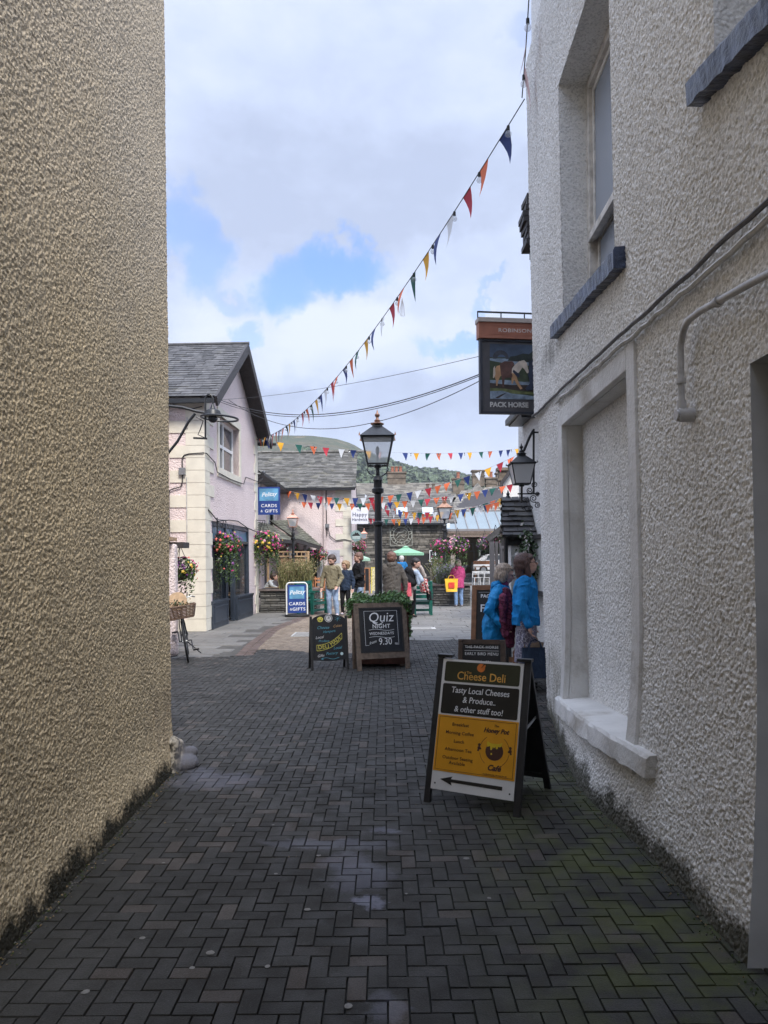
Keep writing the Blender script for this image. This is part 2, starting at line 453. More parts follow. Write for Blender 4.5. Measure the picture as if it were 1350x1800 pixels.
    def text(s, body, size, x=0, y=0, m=None, M=None, ax='CENTER', shear=0., ext=.0015, bold=0., sx=1., sp=1., rot=0., lift=0.):
        cu = bpy.data.curves.new('t', 'FONT'); cu.body = body; cu.size = size; cu.align_x = ax; cu.align_y = 'CENTER'
        cu.extrude = ext; cu.shear = shear; cu.offset = bold; cu.space_character = sp; cu.resolution_u = 3
        ob = bpy.data.objects.new('t', cu); col.objects.link(ob)
        dg = bpy.context.evaluated_depsgraph_get(); dg.update()
        me = bpy.data.meshes.new_from_object(ob.evaluated_get(dg))
        T = Matrix.Translation((x, y, lift)) @ Matrix.Rotation(rot, 4, 'Z') @ Matrix.Diagonal((sx, 1, 1, 1))
        if M is not None: T = M @ T
        s.add([v.co.copy() for v in me.vertices], [tuple(p.vertices) for p in me.polygons], m, T)
        bpy.data.objects.remove(ob); bpy.data.curves.remove(cu); bpy.data.meshes.remove(me)
        return s
    def mesh(s, name, mats, inv=None, smooth=False):
        me = bpy.data.meshes.new(name)
        vs = s.v if inv is None else [tuple(inv @ Vector(p)) for p in s.v]
        me.from_pydata(vs, [], s.f)
        mats = mats if isinstance(mats, (list, tuple)) else [mats]
        for m in mats: me.materials.append(m)
        if len(mats) > 1: me.polygons.foreach_set('material_index', s.mi)
        if smooth: me.polygons.foreach_set('use_smooth', [True] * len(me.polygons))
        me.update()
        return me
    def build(s, name, mats, parent=None, smooth=False, local=False, label=None, cat=None, group=None, kind=None, bevel=0., origin=None):
        if not s.f: return None
        inv = None; W = I4
        if parent is not None:
            W = WM[parent.name]
            if not local: inv = W.inverted()
        elif origin is not None:
            W = Matrix.Translation(Vector(origin)); inv = None if local else W.inverted()
        me = s.mesh(name, mats, inv, smooth)
        o = bpy.data.objects.new(name, me); col.objects.link(o)
        if parent is not None: o.parent = parent
        elif origin is not None: o.location = origin
        WM[o.name] = W
        if smooth:
            try: me.set_sharp_from_angle(angle=R(40))
            except Exception: pass
        if bevel:
            b = o.modifiers.new('bevel', 'BEVEL'); b.width = bevel; b.segments = 2; b.limit_method = 'ANGLE'
        return _tag(o, label, cat, group, kind)

def np_mesh(name, V, Fq, mats, mi=None, kind=None, parent=None, smooth=False):
    me = bpy.data.meshes.new(name)
    me.vertices.add(len(V)); me.vertices.foreach_set('co', np.asarray(V, dtype=np.float32).ravel())
    nf = len(Fq)
    me.loops.add(nf * 4); me.loops.foreach_set('vertex_index', np.asarray(Fq, dtype=np.int32).ravel())
    me.polygons.add(nf); me.polygons.foreach_set('loop_start', np.arange(nf, dtype=np.int32) * 4)
    try: me.polygons.foreach_set('loop_total', np.full(nf, 4, dtype=np.int32))
    except Exception: pass
    for m in (mats if isinstance(mats, (list, tuple)) else [mats]): me.materials.append(m)
    if mi is not None: me.polygons.foreach_set('material_index', np.asarray(mi, dtype=np.int32))
    me.polygons.foreach_set('use_smooth', np.full(nf, bool(smooth)))
    me.update(calc_edges=True)
    o = bpy.data.objects.new(name, me); col.objects.link(o)
    W = I4
    if parent is not None:
        W = WM[parent.name]; me.transform(W.inverted()); o.parent = parent
    WM[o.name] = W
    if kind: o['kind'] = kind
    return o

def copy_tree(o, parent=None):
    c = o.copy(); col.objects.link(c); c.parent = parent
    for ch in list(o.children): copy_tree(ch, c)
    return c

def remesh(name, mb, voxel, smooth_it, mats, parent, world=False, wrinkle=0.):
    """union of the closed pieces in mb as one continuous smooth surface"""
    me = mb.mesh(name, mats, WM[parent.name].inverted() if world else None)
    t = bpy.data.objects.new('tmp', me); col.objects.link(t)
    r = t.modifiers.new('r', 'REMESH'); r.mode = 'VOXEL'; r.voxel_size = voxel; r.use_smooth_shade = True
    if smooth_it:
        q = t.modifiers.new('s', 'SMOOTH'); q.iterations = smooth_it; q.factor = .5
    dg = bpy.context.evaluated_depsgraph_get(); dg.update()
    m2 = bpy.data.meshes.new_from_object(t.evaluated_get(dg))
    bpy.data.objects.remove(t); bpy.data.meshes.remove(me)
    m2.name = name
    if wrinkle:
        nv = len(m2.vertices); co = np.empty(nv * 3, np.float32); m2.vertices.foreach_get('co', co); co = co.reshape(-1, 3)
        nr = np.empty(nv * 3, np.float32); m2.vertex_normals.foreach_get('vector', nr); nr = nr.reshape(-1, 3)
        f1 = vnoise(co[:, 0] * 9 + co[:, 1] * 6 + 31, co[:, 2] * 11 + co[:, 0] * 4 + 17, 3); f2 = vnoise(co[:, 0] * 22 - co[:, 1] * 17 + 60, co[:, 2] * 15 + co[:, 1] * 8 + 40, 6)
        d_ = (1 - np.abs(f1 * 2 - 1)) ** 2 * .9 + (1 - np.abs(f2 * 2 - 1)) ** 2 * .45 - .5
        co += nr * (d_ * wrinkle)[:, None]; m2.vertices.foreach_set('co', co.ravel())
    m2.materials.clear()
    m2.materials.append(mats if not isinstance(mats, (list, tuple)) else mats[0])
    m2.polygons.foreach_set('use_smooth', [True] * len(m2.polygons))
    m2.polygons.foreach_set('material_index', [0] * len(m2.polygons))
    o = bpy.data.objects.new(name, m2); col.objects.link(o)
    if parent is not None: o.parent = parent; WM[o.name] = WM[parent.name]
    return o

# value noise on arrays
def vnoise(u, v, seed):
    g = np.random.default_rng(seed).random((512, 512))
    iu = np.floor(u).astype(int); iv = np.floor(v).astype(int)
    fu = u - iu; fv = v - iv
    fu = fu * fu * (3 - 2 * fu); fv = fv * fv * (3 - 2 * fv)
    a = g[iu % 512, iv % 512]; b = g[(iu + 1) % 512, iv % 512]; c = g[iu % 512, (iv + 1) % 512]; d = g[(iu + 1) % 512, (iv + 1) % 512]
    return (a * (1 - fu) + b * fu) * (1 - fv) + (c * (1 - fu) + d * fu) * fv

def cells(u, v, seed, keep=.8):
    """rounded grains on a jittered grid: 1 on a grain's top, 0 between grains"""
    g = np.random.default_rng(seed).random((256, 256, 4))
    iu = np.floor(u).astype(int); iv = np.floor(v).astype(int); best = np.zeros_like(u)
    for a in (-1, 0, 1):
        for b in (-1, 0, 1):
            q = g[(iu + a) % 256, (iv + b) % 256]
            dx = u - (iu + a + q[..., 0]); dy = v - (iv + b + q[..., 1])
            r = .45 + .5 * q[..., 2]
            h = np.clip(1 - (dx * dx + dy * dy) / (r * r), 0, 1) ** .7 * (q[..., 3] < keep) * (.55 + .45 * q[..., 2])
            best = np.maximum(best, h)
    return best

def rough_relief(u, v, seed, size=.024, amp=.0105):
    u = u + .004 * vnoise(u / .01, v / .01, seed + 8); v = v + .004 * vnoise(u / .01 + 50, v / .01, seed + 9)
    a = cells(u / size + 7, v / size + 3, seed, .75)
    b = cells(u / (size * .55), v / (size * .55), seed + 1, .7)
    c = vnoise(u / (size * .4), v / (size * .4), seed + 4)
    big = vnoise(u / .35, v / .35, seed + 2)
    w = vnoise(u / 1.6, v / 1.6, seed + 3)
    h = a * .62 + b * .28 + c * .2
    return h * amp + big * .005 + w * .012 - .010

def slates(mb, bl, br, tr, tl, course, width, thick=.012, m=0, jit=.15, seed=1, under=1):
    rnd = random.Random(seed)
    bl, br, tr, tl = map(Vector, (bl, br, tr, tl))
    nrm = (br - bl).cross(tl - bl)
    if nrm.length < 1e-9: nrm = (tr - br).cross(tl - bl)
    nrm.normalize()
    if nrm.z < 0: nrm = -nrm
    H = ((tl - bl).length + (tr - br).length) / 2
    n = max(1, int(round(H / course)))
    off = nrm * .004
    dn = nrm * .03; mb.add([bl - dn, br - dn, tr - dn, tl - dn], [(0, 1, 2, 3)], under)
    for i in range(n):
        v0 = max(0, i / n - .15 / n); v1 = (i + 1) / n
        a0 = bl.lerp(tl, v0); a1 = br.lerp(tr, v0); b0 = bl.lerp(tl, v1); b1 = br.lerp(tr, v1)
        W = max((a1 - a0).length, .02); cw = width * (1 + .25 * (n - i) / n)
        u = -rnd.random() * cw
        while u < W:
            w = cw * rnd.uniform(.65, 1.4)
            x0, x1 = max(0, u), min(W, u + w - .006)
            u += w
            if x1 - x0 < .02: continue
            s0, s1 = x0 / W, x1 / W
            dz = thick * rnd.uniform(.7, 1.6); dl = rnd.uniform(-jit, jit) * .12 / n
            vd = (tl - bl) * dl
            p0 = a0.lerp(a1, s0) + nrm * dz + vd; p1 = a0.lerp(a1, s1) + nrm * dz + vd
            p2 = b0.lerp(b1, s1) + off; p3 = b0.lerp(b1, s0) + off
            q0 = a0.lerp(a1, s0) + vd; q1 = a0.lerp(a1, s1) + vd
            mb.add([p0, p1, p2, p3, q0, q1], [(0, 1, 2, 3), (4, 5, 1, 0)], m)

def stones(mb, M, w, h, ch=(.07, .2), cw=(.15, .6), proud=(.01, .04), m=0, under=1, seed=3, holes=()):
    """random-coursed rubble on the local plane x in 0..w, y in 0..h, facing +z"""
    rnd = random.Random(seed)
    y = 0
    mb.add([(0, 0, 0), (w, 0, 0), (w, h, 0), (0, h, 0)], [(0, 1, 2, 3)], under, M)
    while y < h - .01:
        c = rnd.uniform(*ch)
        if y + c > h: c = h - y
        x = -rnd.random() * .2
        while x < w:
            l = rnd.uniform(*cw)
            x0, x1 = max(0, x), min(w, x + l)
            x += l
            if x1 - x0 < .03: continue
            cx, cy = (x0 + x1) / 2, y + c / 2
            if any(a < cx < b and e < cy < f for a, e, b, f in holes): continue
            p = rnd.uniform(*proud); g = .008; i = min(.015, c * .2)
            j = lambda: rnd.uniform(-.01, .01)
            X0, X1, Y0, Y1 = x0 + g, x1 - g, y + g + j() * .5, y + c - g + j() * .5
            vs = [(X0, Y0, 0), (X1, Y0, 0), (X1, Y1, 0), (X0, Y1, 0),
                  (X0 + i, Y0 + i, p), (X1 - i, Y0 + i, p + j()), (X1 - i, Y1 - i, p), (X0 + i, Y1 - i, p + j())]
            mb.add(vs, [(4, 5, 6, 7), (0, 1, 5, 4), (1, 2, 6, 5), (2, 3, 7, 6), (3, 0, 4, 7)], m, M)
        y += c

def wall_open(mb, M, w, h, ops, m=0, z=0., depth=.15, mr=None, v0=0.):
    """a flat wall facing +z of M with rectangular openings and their reveals"""
    xs = sorted({0, w, *[o[0] for o in ops], *[o[2] for o in ops]})
    ys = sorted({v0, h, *[o[1] for o in ops], *[o[3] for o in ops]})
    for i in range(len(xs) - 1):
        for j in range(len(ys) - 1):
            cx, cy = (xs[i] + xs[i + 1]) / 2, (ys[j] + ys[j + 1]) / 2
            if any(a < cx < b and c < cy < d for a, c, b, d in ops): continue
            mb.add([(xs[i], ys[j], z), (xs[i + 1], ys[j], z), (xs[i + 1], ys[j + 1], z), (xs[i], ys[j + 1], z)], [(0, 1, 2, 3)], m, M)
    for a, c, b, d in ops:
        k = m if mr is None else mr
        mb.add([(a, c, z), (b, c, z), (b, d, z), (a, d, z), (a, c, z - depth), (b, c, z - depth), (b, d, z - depth), (a, d, z - depth)],
               [(0, 4, 5, 1), (1, 5, 6, 2), (2, 6, 7, 3), (3, 7, 4, 0)], k, M)

def leaf_cloud(mb, n, pos, size, m=0, seed=1, ms=None, flat=0.):
    rnd = random.Random(seed)
    for k in range(n):
        p = Vector(pos(rnd)); s = size * rnd.uniform(.6, 1.4)
        a = Vector((rnd.gauss(0, 1), rnd.gauss(0, 1), rnd.gauss(0, 1 - flat))).normalized()
        b = a.orthogonal().normalized(); c = a.cross(b)
        mm = m if ms is None else rnd.choice(ms)
        mb.add([p - b * s, p - c * s * .55 + a * s * .15, p + b * s, p + c * s * .55 + a * s * .15], [(0, 1, 2, 3)], mm)

# ------------------------------------------------------------------ ground
def ground_mat(name, c1, c2, moss=0.):
    n = N(name)
    c = n.mix(n.rng(n.noise(2.0, 8, .6), .35, .65), c1, c2)
    c = n.mix(n.math('MULTIPLY', n.rng(n.noise(60, 3), .3, .7), .5), c, tuple(x * .5 for x in c1))
    if moss:
        x, y, z = n.sep()
        g = n.math('MULTIPLY', n.rng(x, -.2, 1.3), n.rng(y, 7.5, 4.0))
        g = n.math('MULTIPLY', g, n.rng(n.noise(2.2, 6, .6), .3, .62))
        c = n.mix(g, c, (.022, .030, .005))
    n.set(c, .9, n.bump(n.noise(70, 4), .6, .005))
    return n.m
GROUND = ground_mat('asphalt_and_jointing_sand', (.012, .012, .010), (.020, .019, .016), 1.)
mb = MB(); mb.add([(-900, -40, -.02), (900, -40, -.02), (900, 1200, -.02), (-900, 1200, -.02)], [(0, 1, 2, 3)])
mb.build('ground', GROUND, kind='structure')

def paver_mat(name, c1, c2, isl, stains=False):
    n = N(name)
    pat = n.rng(n.noise(.8, 6, .6), .35, .65)
    c = n.mix(pat, c1, c2)
    v = n.rng(n.island(), 0, 1, 1 - isl, 1 + isl, False)
    hs = n.n('ShaderNodeHueSaturation'); n.l(c, hs.inputs['Color']); n.l(v, hs.inputs['Value']); c = hs.outputs[0]
    c = n.mix(n.rng(n.math('FRACT', n.math('MULTIPLY', n.island(), 37.)), .90, .93, 0, .3 if stains else .1), c, (.17, .135, .115))
    gr = n.noise(130, 3, .7)
    c = n.mix(n.rng(gr, .3, .7, 0, .55), c, tuple(x * .4 for x in c1))
    c = n.mix(n.rng(n.noise(210, 2, .5), .66, .74, 0, .35), c, (.22, .21, .20))
    if stains:
        x, y, z = n.sep()
        ny = n.math('SUBTRACT', n.noise(5, 6, .7), .5)
        nx = n.math('SUBTRACT', n.noise(6.1, 6, .7), .5)
        for (sx, sy, rx, ry, amt) in ((-.10, 3.54, .10, .07, .8), (-.14, 3.85, .17, .16, .35), (-.34, 4.30, .40, .07, .33), (-1.30, 5.55, .40, .22, .33),
                                      (.0, 2.72, .09, .1, .3), (-.2, 4.05, .14, .12, .35), (-.03, 4.5, .09, .05, .45), (-1.5, 5.75, .2, .2, .35)):
            dx = n.math('DIVIDE', n.math('ADD', n.math('SUBTRACT', x, sx), n.math('MULTIPLY', nx, .34)), rx)
            dy = n.math('DIVIDE', n.math('ADD', n.math('SUBTRACT', y, sy), n.math('MULTIPLY', ny, .34)), ry)
            d = n.math('ADD', n.math('MULTIPLY', dx, dx), n.math('MULTIPLY', dy, dy))
            c = n.mix(n.rng(d, 1.5, .1, 0, amt * .55), c, (.30, .31, .40))
        g = n.math('MULTIPLY', n.rng(x, .1, 1.35), n.rng(y, 7.2, 4.2))
        g = n.math('MULTIPLY', g, n.rng(n.noise(3.2, 7, .65), .38, .64, 0, .9))
        c = n.mix(g, c, (.058, .068, .016))
        e1 = n.math('MULTIPLY', n.rng(x, -1.25, -1.7), n.rng(y, 6.5, 5.5))
        e1 = n.math('MULTIPLY', e1, n.rng(n.noise(4, 6), .35, .55, 0, .85))
        c = n.mix(e1, c, (.022, .021, .016))
    nm = n.bump(gr, .7, .004)
    nm = n.bump(n.noise(40, 4, .6), .25, .003, nm)
    n.set(c, n.rng(n.noise(6, 5), .3, .7, .62, .9), nm)
    n.b.inputs['Specular IOR Level'].default_value = .35
    return n.m
PAVER = paver_mat('block_paving', (.032, .031, .029), (.050, .049, .046), .22, True)
SETTS = paver_mat('tan_setts', (.21, .165, .125), (.27, .22, .17), .25)
BAND = paver_mat('brown_edging_setts', (.12, .085, .072), (.15, .11, .095), .2)
FLAG = paver_mat('stone_flags', (.165, .16, .15), (.215, .208, .195), .10)
GUM = mat('trodden_gum', (.17, .165, .155), .8, .2, 60)

BX = [(12.3, -2.25), (14.6, -2.41), (17.6, -2.5), (20, -2.3), (22.6, -2.05), (26, -1.6), (60, 0)]
def xb(Y):
    if Y < 12.3: return -2.1 - (12.3 - Y) * 0
    for (a, p), (b, q) in zip(BX, BX[1:]):
        if Y <= b: return p + (q - p) * (Y - a) / (b - a)
    return 0
def zone(x, y):
    if y > 26.5: return 'flag'
    if y > 12.7 and x < xb(y) - .32: return 'flag'
    if y > 12.9 and x < xb(y): return 'band'
    if y > 13.4 + .35 * math.sin(x * 2) and x < -.05: return 'sett'
    if y > 15.1: return 'flag'
    return 'brick'
def blocks(name, rects, mat_, bev=.0013, jit=.0013, rotj=.006, extra=None):
    """each rect (cx, cy, w, d): a bevelled block whose top lies near z = 0"""
    r = np.array(rects); n = len(r)
    g = .0028
    hx = r[:, 2] / 2 - g; hy = r[:, 3] / 2 - g
    th = rng.normal(0, rotj, n); dz = rng.normal(0, jit, n); tx = rng.normal(0, .008, n); ty = rng.normal(0, .008, n)
    V = np.zeros((n, 8, 3))
    for k, (a, b) in enumerate(((-1, -1), (1, -1), (1, 1), (-1, 1))):
        for o, (ins, z) in enumerate(((0, -.013), (bev, 0))):
            x = a * (hx - ins); y = b * (hy - ins)
            V[:, k + 4 * o, 0] = r[:, 0] + x * np.cos(th) - y * np.sin(th)
            V[:, k + 4 * o, 1] = r[:, 1] + x * np.sin(th) + y * np.cos(th)
            V[:, k + 4 * o, 2] = z + (dz + tx * x + ty * y if o else 0)
    fq = np.array([(4, 5, 6, 7), (0, 1, 5, 4), (1, 2, 6, 5), (2, 3, 7, 6), (3, 0, 4, 7)])
    Fq = (np.arange(n)[:, None, None] * 8 + fq[None]).reshape(-1, 4)
    V = V.reshape(-1, 3); mi = np.zeros(len(Fq), int)
    if extra:
        ev, ef = extra; b = len(V)
        V = np.vstack([V, ev]); Fq = np.vstack([Fq, np.array(ef) + b]); mi = np.concatenate([mi, np.ones(len(ef), int)])
    return np_mesh(name, V, Fq, [mat_, GUM], mi, 'structure')
rects = []
U = .079
for i in range(-62, 38):
    for j in range(-30, 206):
        k = (i - j) % 4
        if k == 0: x, y, w, d = (i + 1) * U, (j + .5) * U, 2 * U, U
        elif k == 3: x, y, w, d = (i + .5) * U, (j + 1) * U, U, 2 * U
        else: continue
        if zone(x, y) == 'brick': rects.append((x, y, w, d))
gv, gf = [], []
gr = random.Random(5)
for (px, py) in ((560, 1505), (714, 1572), (337, 1703), (480, 1451), (327, 1460), (287, 1518), (485, 1537), (860, 1580), (370, 1676), (470, 1700), (612, 1770),
                 (410, 1452), (755, 1462), (498, 1310), (640, 1250), (390, 1330), (700, 1340), (250, 1650), (820, 1510), (540, 1600), (150, 1745)):
    sx, sy = unroll(px, py); Y = F * EYE / -sy; X = sx * Y / F; r = gr.uniform(.006, .018)
    b = len(gv); m_ = 8
    gv.append((X, Y, .0045))
    for q in range(m_): gv.append((X + r * math.cos(q * PI / 4) * gr.uniform(.8, 1.2), Y + r * math.sin(q * PI / 4) * gr.uniform(.8, 1.2), .004))
    gf += [(b, b + 1 + q, b + 1 + (q + 1) % m_, b + 1 + (q + 2) % m_) for q in range(0, m_, 2)]
blocks('block_paving', rects, PAVER, extra=(np.array(gv), gf))
rects = []
for i in range(-40, 4):
    for j in range(0, 135):
        x = i * .112 + (.05 if j % 2 else 0); y = 13.0 + j * .102
        if zone(x, y) == 'sett': rects.append((x, y, .112, .102))
blocks('sett_paving', rects, SETTS, .01, .002, .03)
rects = []
y = 12.95
while y < 26.5:
    for k in range(2): rects.append((xb(y) - .08 - k * .16, y, .155, .21))
    y += .215
blocks('edging_band', rects, BAND, .008)
rects = []
gr = random.Random(8)
y = 12.6
while y < 62:
    d = gr.uniform(.38, .6) if y < 30 else gr.uniform(.6, 1.0)
    x = -5.2 + gr.random() * .4
    while x < 9.5:
        w = gr.uniform(.45, .95)
        cx, cy = x + w / 2, y + d / 2
        if zone(cx, cy) == 'flag' and zone(cx - w * .3, cy) == 'flag' and zone(cx + w * .3, cy) == 'flag':
            rects.append((cx, cy, w, d))
        x += w
    y += d
blocks('flagstone_paving', rects, FLAG, .008, .002, .001)
mb = MB()
mb.box((0, 0, -.012), (200, 60, .004)); mb.v = [(p[0], p[1] + 38, p[2]) for p in mb.v]
FLAGJ = mat('flag_jointing', (.07, .066, .06), .9, .25, 5)
mb2 = MB(); mb2.add([(-5.3, 12.7, -.0125), (-2.2, 12.7, -.0125), (-2.2, 15.2, -.0125), (9.5, 15.2, -.0125), (9.5, 62, -.0125), (-5.3, 62, -.0125)], [(0, 1, 2, 3, 4, 5)])
mb2.build('flagstone_bed', FLAGJ, kind='structure')

# light stone frame of an inspection cover let into the flags
t = thing('drain_cover', 'pale framed drain cover set in grey flags right of the quiz board', 'drain cover', (.86, 17.45, .006))
mb = MB()
for a, b in (((-.34, -.26), (.34, -.16)), ((-.34, .16), (.34, .26)), ((.24, -.157), (.34, .157))): mb.bb((*a, 0), (*b, .012))
mb.build('surround', mat('pale_concrete', (.42, .41, .39), .8, .12), t, local=True)
mb = MB(); mb.bb((-.34, -.157, 0), (.237, .157, .006)); mb.build('lid', STONE_LT, t, local=True)
t = thing('inspection_cover', 'round edged metal cover in the tan setts left of the chalkboard', 'manhole cover', (-1.65, 16.3, .004))
mb = MB(); mb.bb((-.32, -.4, 0), (.32, .4, .008)); mb.build('lid', STONE_LT, t, local=True)
mb = MB()
for a, b in (((-.37, -.45), (.37, -.41)), ((-.37, .41), (.37, .45)), ((-.37, -.407), (-.33, .407)), ((.33, -.407), (.37, .407))): mb.bb((*a, 0), (*b, .013))
mb.build('rim', mat('pale_concrete', (0, 0, 0)), t, local=True)

# ------------------------------------------------------------------ hill
SK = [(-400, 800), (250, 790), (380, 778), (455, 769), (500, 766), (545, 765), (590, 772), (620, 781), (640, 793), (666, 806), (690, 811), (742, 824), (766, 825), (790, 827), (825, 836),
      (851, 842), (868, 848), (900, 858), (980, 880), (1200, 905), (1700, 930)]
def ridge(px):
    for (a, p), (b, q) in zip(SK, SK[1:]):
        if px <= b:
            t = (px - a) / (b - a); return p + (q - p) * t
    return 930
NX, NY = 200, 70
V = np.zeros((NX * NY, 3)); k = 0
for j in range(NY):
    f = j / (NY - 1)
    Y = 150 + 950 * f
    for i in range(NX):
        px = -400 + 2100 * i / (NX - 1)
        sx, sy = unroll(px, ridge(px))
        zt = (EYE + sy * 900 / F)
        g = min(1, max(0, (Y - 170) / 730)); g = g ** 1.25
        if Y > 900: g = 1 - (Y - 900) / 200 * .25
        nz = (vnoise(np.array([px / 60. + 9]), np.array([Y / 60.]), 5)[0] - .5) * 20 * min(1, g * 3) * (1 - .85 * max(0, g))
        V[k] = (sx * Y / F, Y, -2 + (zt + 2) * g + nz); k += 1
Fq = [(j * NX + i, j * NX + i + 1, (j + 1) * NX + i + 1, (j + 1) * NX + i) for j in range(NY - 1) for i in range(NX - 1)]
n = N('fell_grass')
c = n.mix(n.rng(n.noise(.010, 9, .7), .44, .56), (.21, .165, .08), (.085, .105, .042))
c = n.mix(n.rng(n.noise(.03, 6, .7), .55, .66), c, (.30, .23, .12))
c = n.mix(n.rng(n.noise(.05, 5, .7), .58, .66, 0, .8), c, (.035, .045, .02))
c = n.mix(n.rng(n.noise(.15, 6, .8), .4, .8, 0, .6), c, (.055, .06, .03))
z_ = n.sep()[2]
c = n.mix(n.rng(n.math('ADD', z_, n.math('MULTIPLY', n.noise(.02, 5), 60.)), 165, 130, 0, .75), c, (.065, .082, .045))
n.set(c, .95, n.bump(n.noise(.06, 8, .75), 1.0, 14.))
hill = np_mesh('hill', V, Fq, n.m, None, 'structure', smooth=True)
HV = V.reshape(NY, NX, 3)
# woodland over the lower slopes
WOODM = mat('woodland_leaves', (.075, .10, .050), .8, .3, .02, island=.45)
wr = np.random.default_rng(4)
Vs, Fs = [], []; cnt = 0
base_ico = None
bm = bmesh.new(); bmesh.ops.create_icosphere(bm, subdivisions=2, radius=1); ico_v = np.array([v.co for v in bm.verts]); ico_f = [tuple(v.index for v in f.verts) for f in bm.faces]; bm.free()
mbw = MB()
tries = 0
while cnt < 3200 and tries < 60000:
    tries += 1
    i = wr.integers(70, 145); j = int(wr.integers(20, NY - 16))
    p = HV[j, i]; px = 675 + F * p[0] / p[1]; py = 983 - F * (p[2] - EYE) / p[1]
    lim = ridge(px) + (7 if px > 640 else 34 if px < 610 else 34 - (px - 610) * .9)
    patch = vnoise(np.array([px / 26.]), np.array([py / 14.]), 9)[0]
    if py < lim + patch * 14 and not (patch > .84 and py > ridge(px) + 6): continue
    if px < 450 or py > 880 or px > 960: continue
    r = wr.uniform(3.2, 6.5) * (.6 + .4 * p[1] / 700)
    a = np.array([wr.uniform(-6, 6), wr.uniform(-6, 6), 0])
    # a crown of many leaf-sized tufts
    m_ = 26
    d = wr.normal(size=(m_, 3)); d /= np.linalg.norm(d, axis=1)[:, None]; d[:, 2] = abs(d[:, 2]) * .9 - .1
    cpos = p + a + d * r * np.array([1, 1, .95]) * wr.uniform(.6, 1.05, (m_, 1)) + np.array([0, 0, r * .5])
    s = r * wr.uniform(.28, .5, m_)
    for q in range(m_):
        nrm = Vector(d[q] + wr.normal(0, .45, 3)).normalized(); b = nrm.orthogonal().normalized(); c_ = nrm.cross(b)
        cc = Vector(cpos[q])
        mbw.v += [tuple(cc - b * s[q]), tuple(cc - c_ * s[q]), tuple(cc + b * s[q]), tuple(cc + c_ * s[q])]
        L = len(mbw.v); mbw.f.append([L - 4, L - 3, L - 2, L - 1]); mbw.mi.append(0)
    cnt += 1
mbw.build('woodland', WOODM, label='dark green broadleaf wood covering the lower slopes of the fell', cat='woodland', kind='stuff')

# ------------------------------------------------------------------ tan building on the left
def LX(Y, z=1.65): return -1.60 - .0195 * Y + .05 * max(0, 1 - z / .5) ** 2
tan = thing('tan_building', 'tan roughcast building filling the left side, black grime along its foot', 'building', (-4, 2, 0))
def relief_wall(name, mats, fx, y0, y1, z0, z1, dy, dz, seed, sign, ops, parent, size=.024):
    ys = [y0]; zs = [z0]
    ycut = sorted({y1, *[o[0] for o in ops if y0 < o[0] < y1], *[o[2] for o in ops if y0 < o[2] < y1]})
    zcut = sorted({z1, *[o[1] for o in ops if z0 < o[1] < z1], *[o[3] for o in ops if z0 < o[3] < z1]})
    for arr, cuts, st in ((ys, ycut, dy), (zs, zcut, dz)):
        for c_ in cuts:
            a = arr[-1]; m_ = max(1, int(round((c_ - a) / st)))
            arr += [a + (c_ - a) * q / m_ for q in range(1, m_ + 1)]
    ys = np.array(ys); zs = np.array(zs)
    YY, ZZ = np.meshgrid(ys, zs)
    D = rough_relief(YY, ZZ, seed, size, .0125 if sign < 0 else .0095)
    X = fx(YY, ZZ) + sign * D
    V = np.stack([X, YY, ZZ], -1).reshape(-1, 3)
    nx = len(ys); nz = len(zs)
    a = (np.arange(nz - 1)[:, None] * nx + np.arange(nx - 1)[None]).ravel()
    cy = ((ys[:-1] + ys[1:]) / 2)[None].repeat(nz - 1, 0).ravel(); cz = ((zs[:-1] + zs[1:]) / 2)[:, None].repeat(nx - 1, 1).ravel()
    keep = np.ones(len(a), bool)
    for (p, q, r, s) in ops: keep &= ~((cy > p) & (cy < r) & (cz > q) & (cz < s))
    a = a[keep]
    Fq = np.stack([a, a + 1, a + nx + 1, a + nx], -1)
    if sign < 0: Fq = Fq[:, ::-1]
    return np_mesh(name, V, Fq, mats, None, None, parent, True)
lfx = lambda Y, Z: -1.60 - .0195 * Y + .05 * np.clip(1 - Z / .5, 0, 1) ** 2
relief_wall('wall', RC_TAN, lfx, 2.4, 5.9, -.03, 6.9, .0068, .0068, 21, 1, [], tan, .0122)
relief_wall('near_wall', RC_TAN, lfx, .5, 2.4, -.03, 6.9, .012, .012, 21, 1, [], tan, .0122)
mb = MB()
mb.bb((-9, 2.4, 0), (-1.74, 5.89, 6.88)); mb.bb((-9, 2.4, 6.9), (-1.72, 5.89, 8.2)); mb.bb((-9, .5, 0), (-1.70, 2.397, 8.2)); mb.bb((-9, -14, 0), (-1.62, .497, 8.2))
mb.build('wall_mass', RC_TAN, tan)
# lumpy guard stone at its far corner
g = thing('guard_stone', 'pale flaking lump of plaster guarding the foot of the tan wall corner', 'guard stone', (-1.70, 5.95, 0))
mb = MB()
mb.cap((-.02, -.14, -.02), (0, -.08, .19), .10, .075); mb.cap((.03, .02, -.05), (.02, .02, .16), .12, .06); mb.ell((.10, -.02, .03), (.10, .12, .07)); mb.ell((.0, -.12, .22), (.05, .06, .035))
mb.ell((.12, .05, .10), (.06, .05, .05))
nn = N('flaking_plaster'); cc = nn.mix(nn.rng(nn.noise(16, 6, .7), .45, .6), (.46, .41, .33), (.06, .055, .045)); zz = nn.sep()[2]
cc = nn.mix(nn.rng(nn.sep()[0], .03, .10), cc, (.13, .13, .15))
nn.set(cc, .9, nn.bump(nn.noise(40, 6, .7), .8, .015))
remesh('stone', mb, .008, 2, nn.m, g)

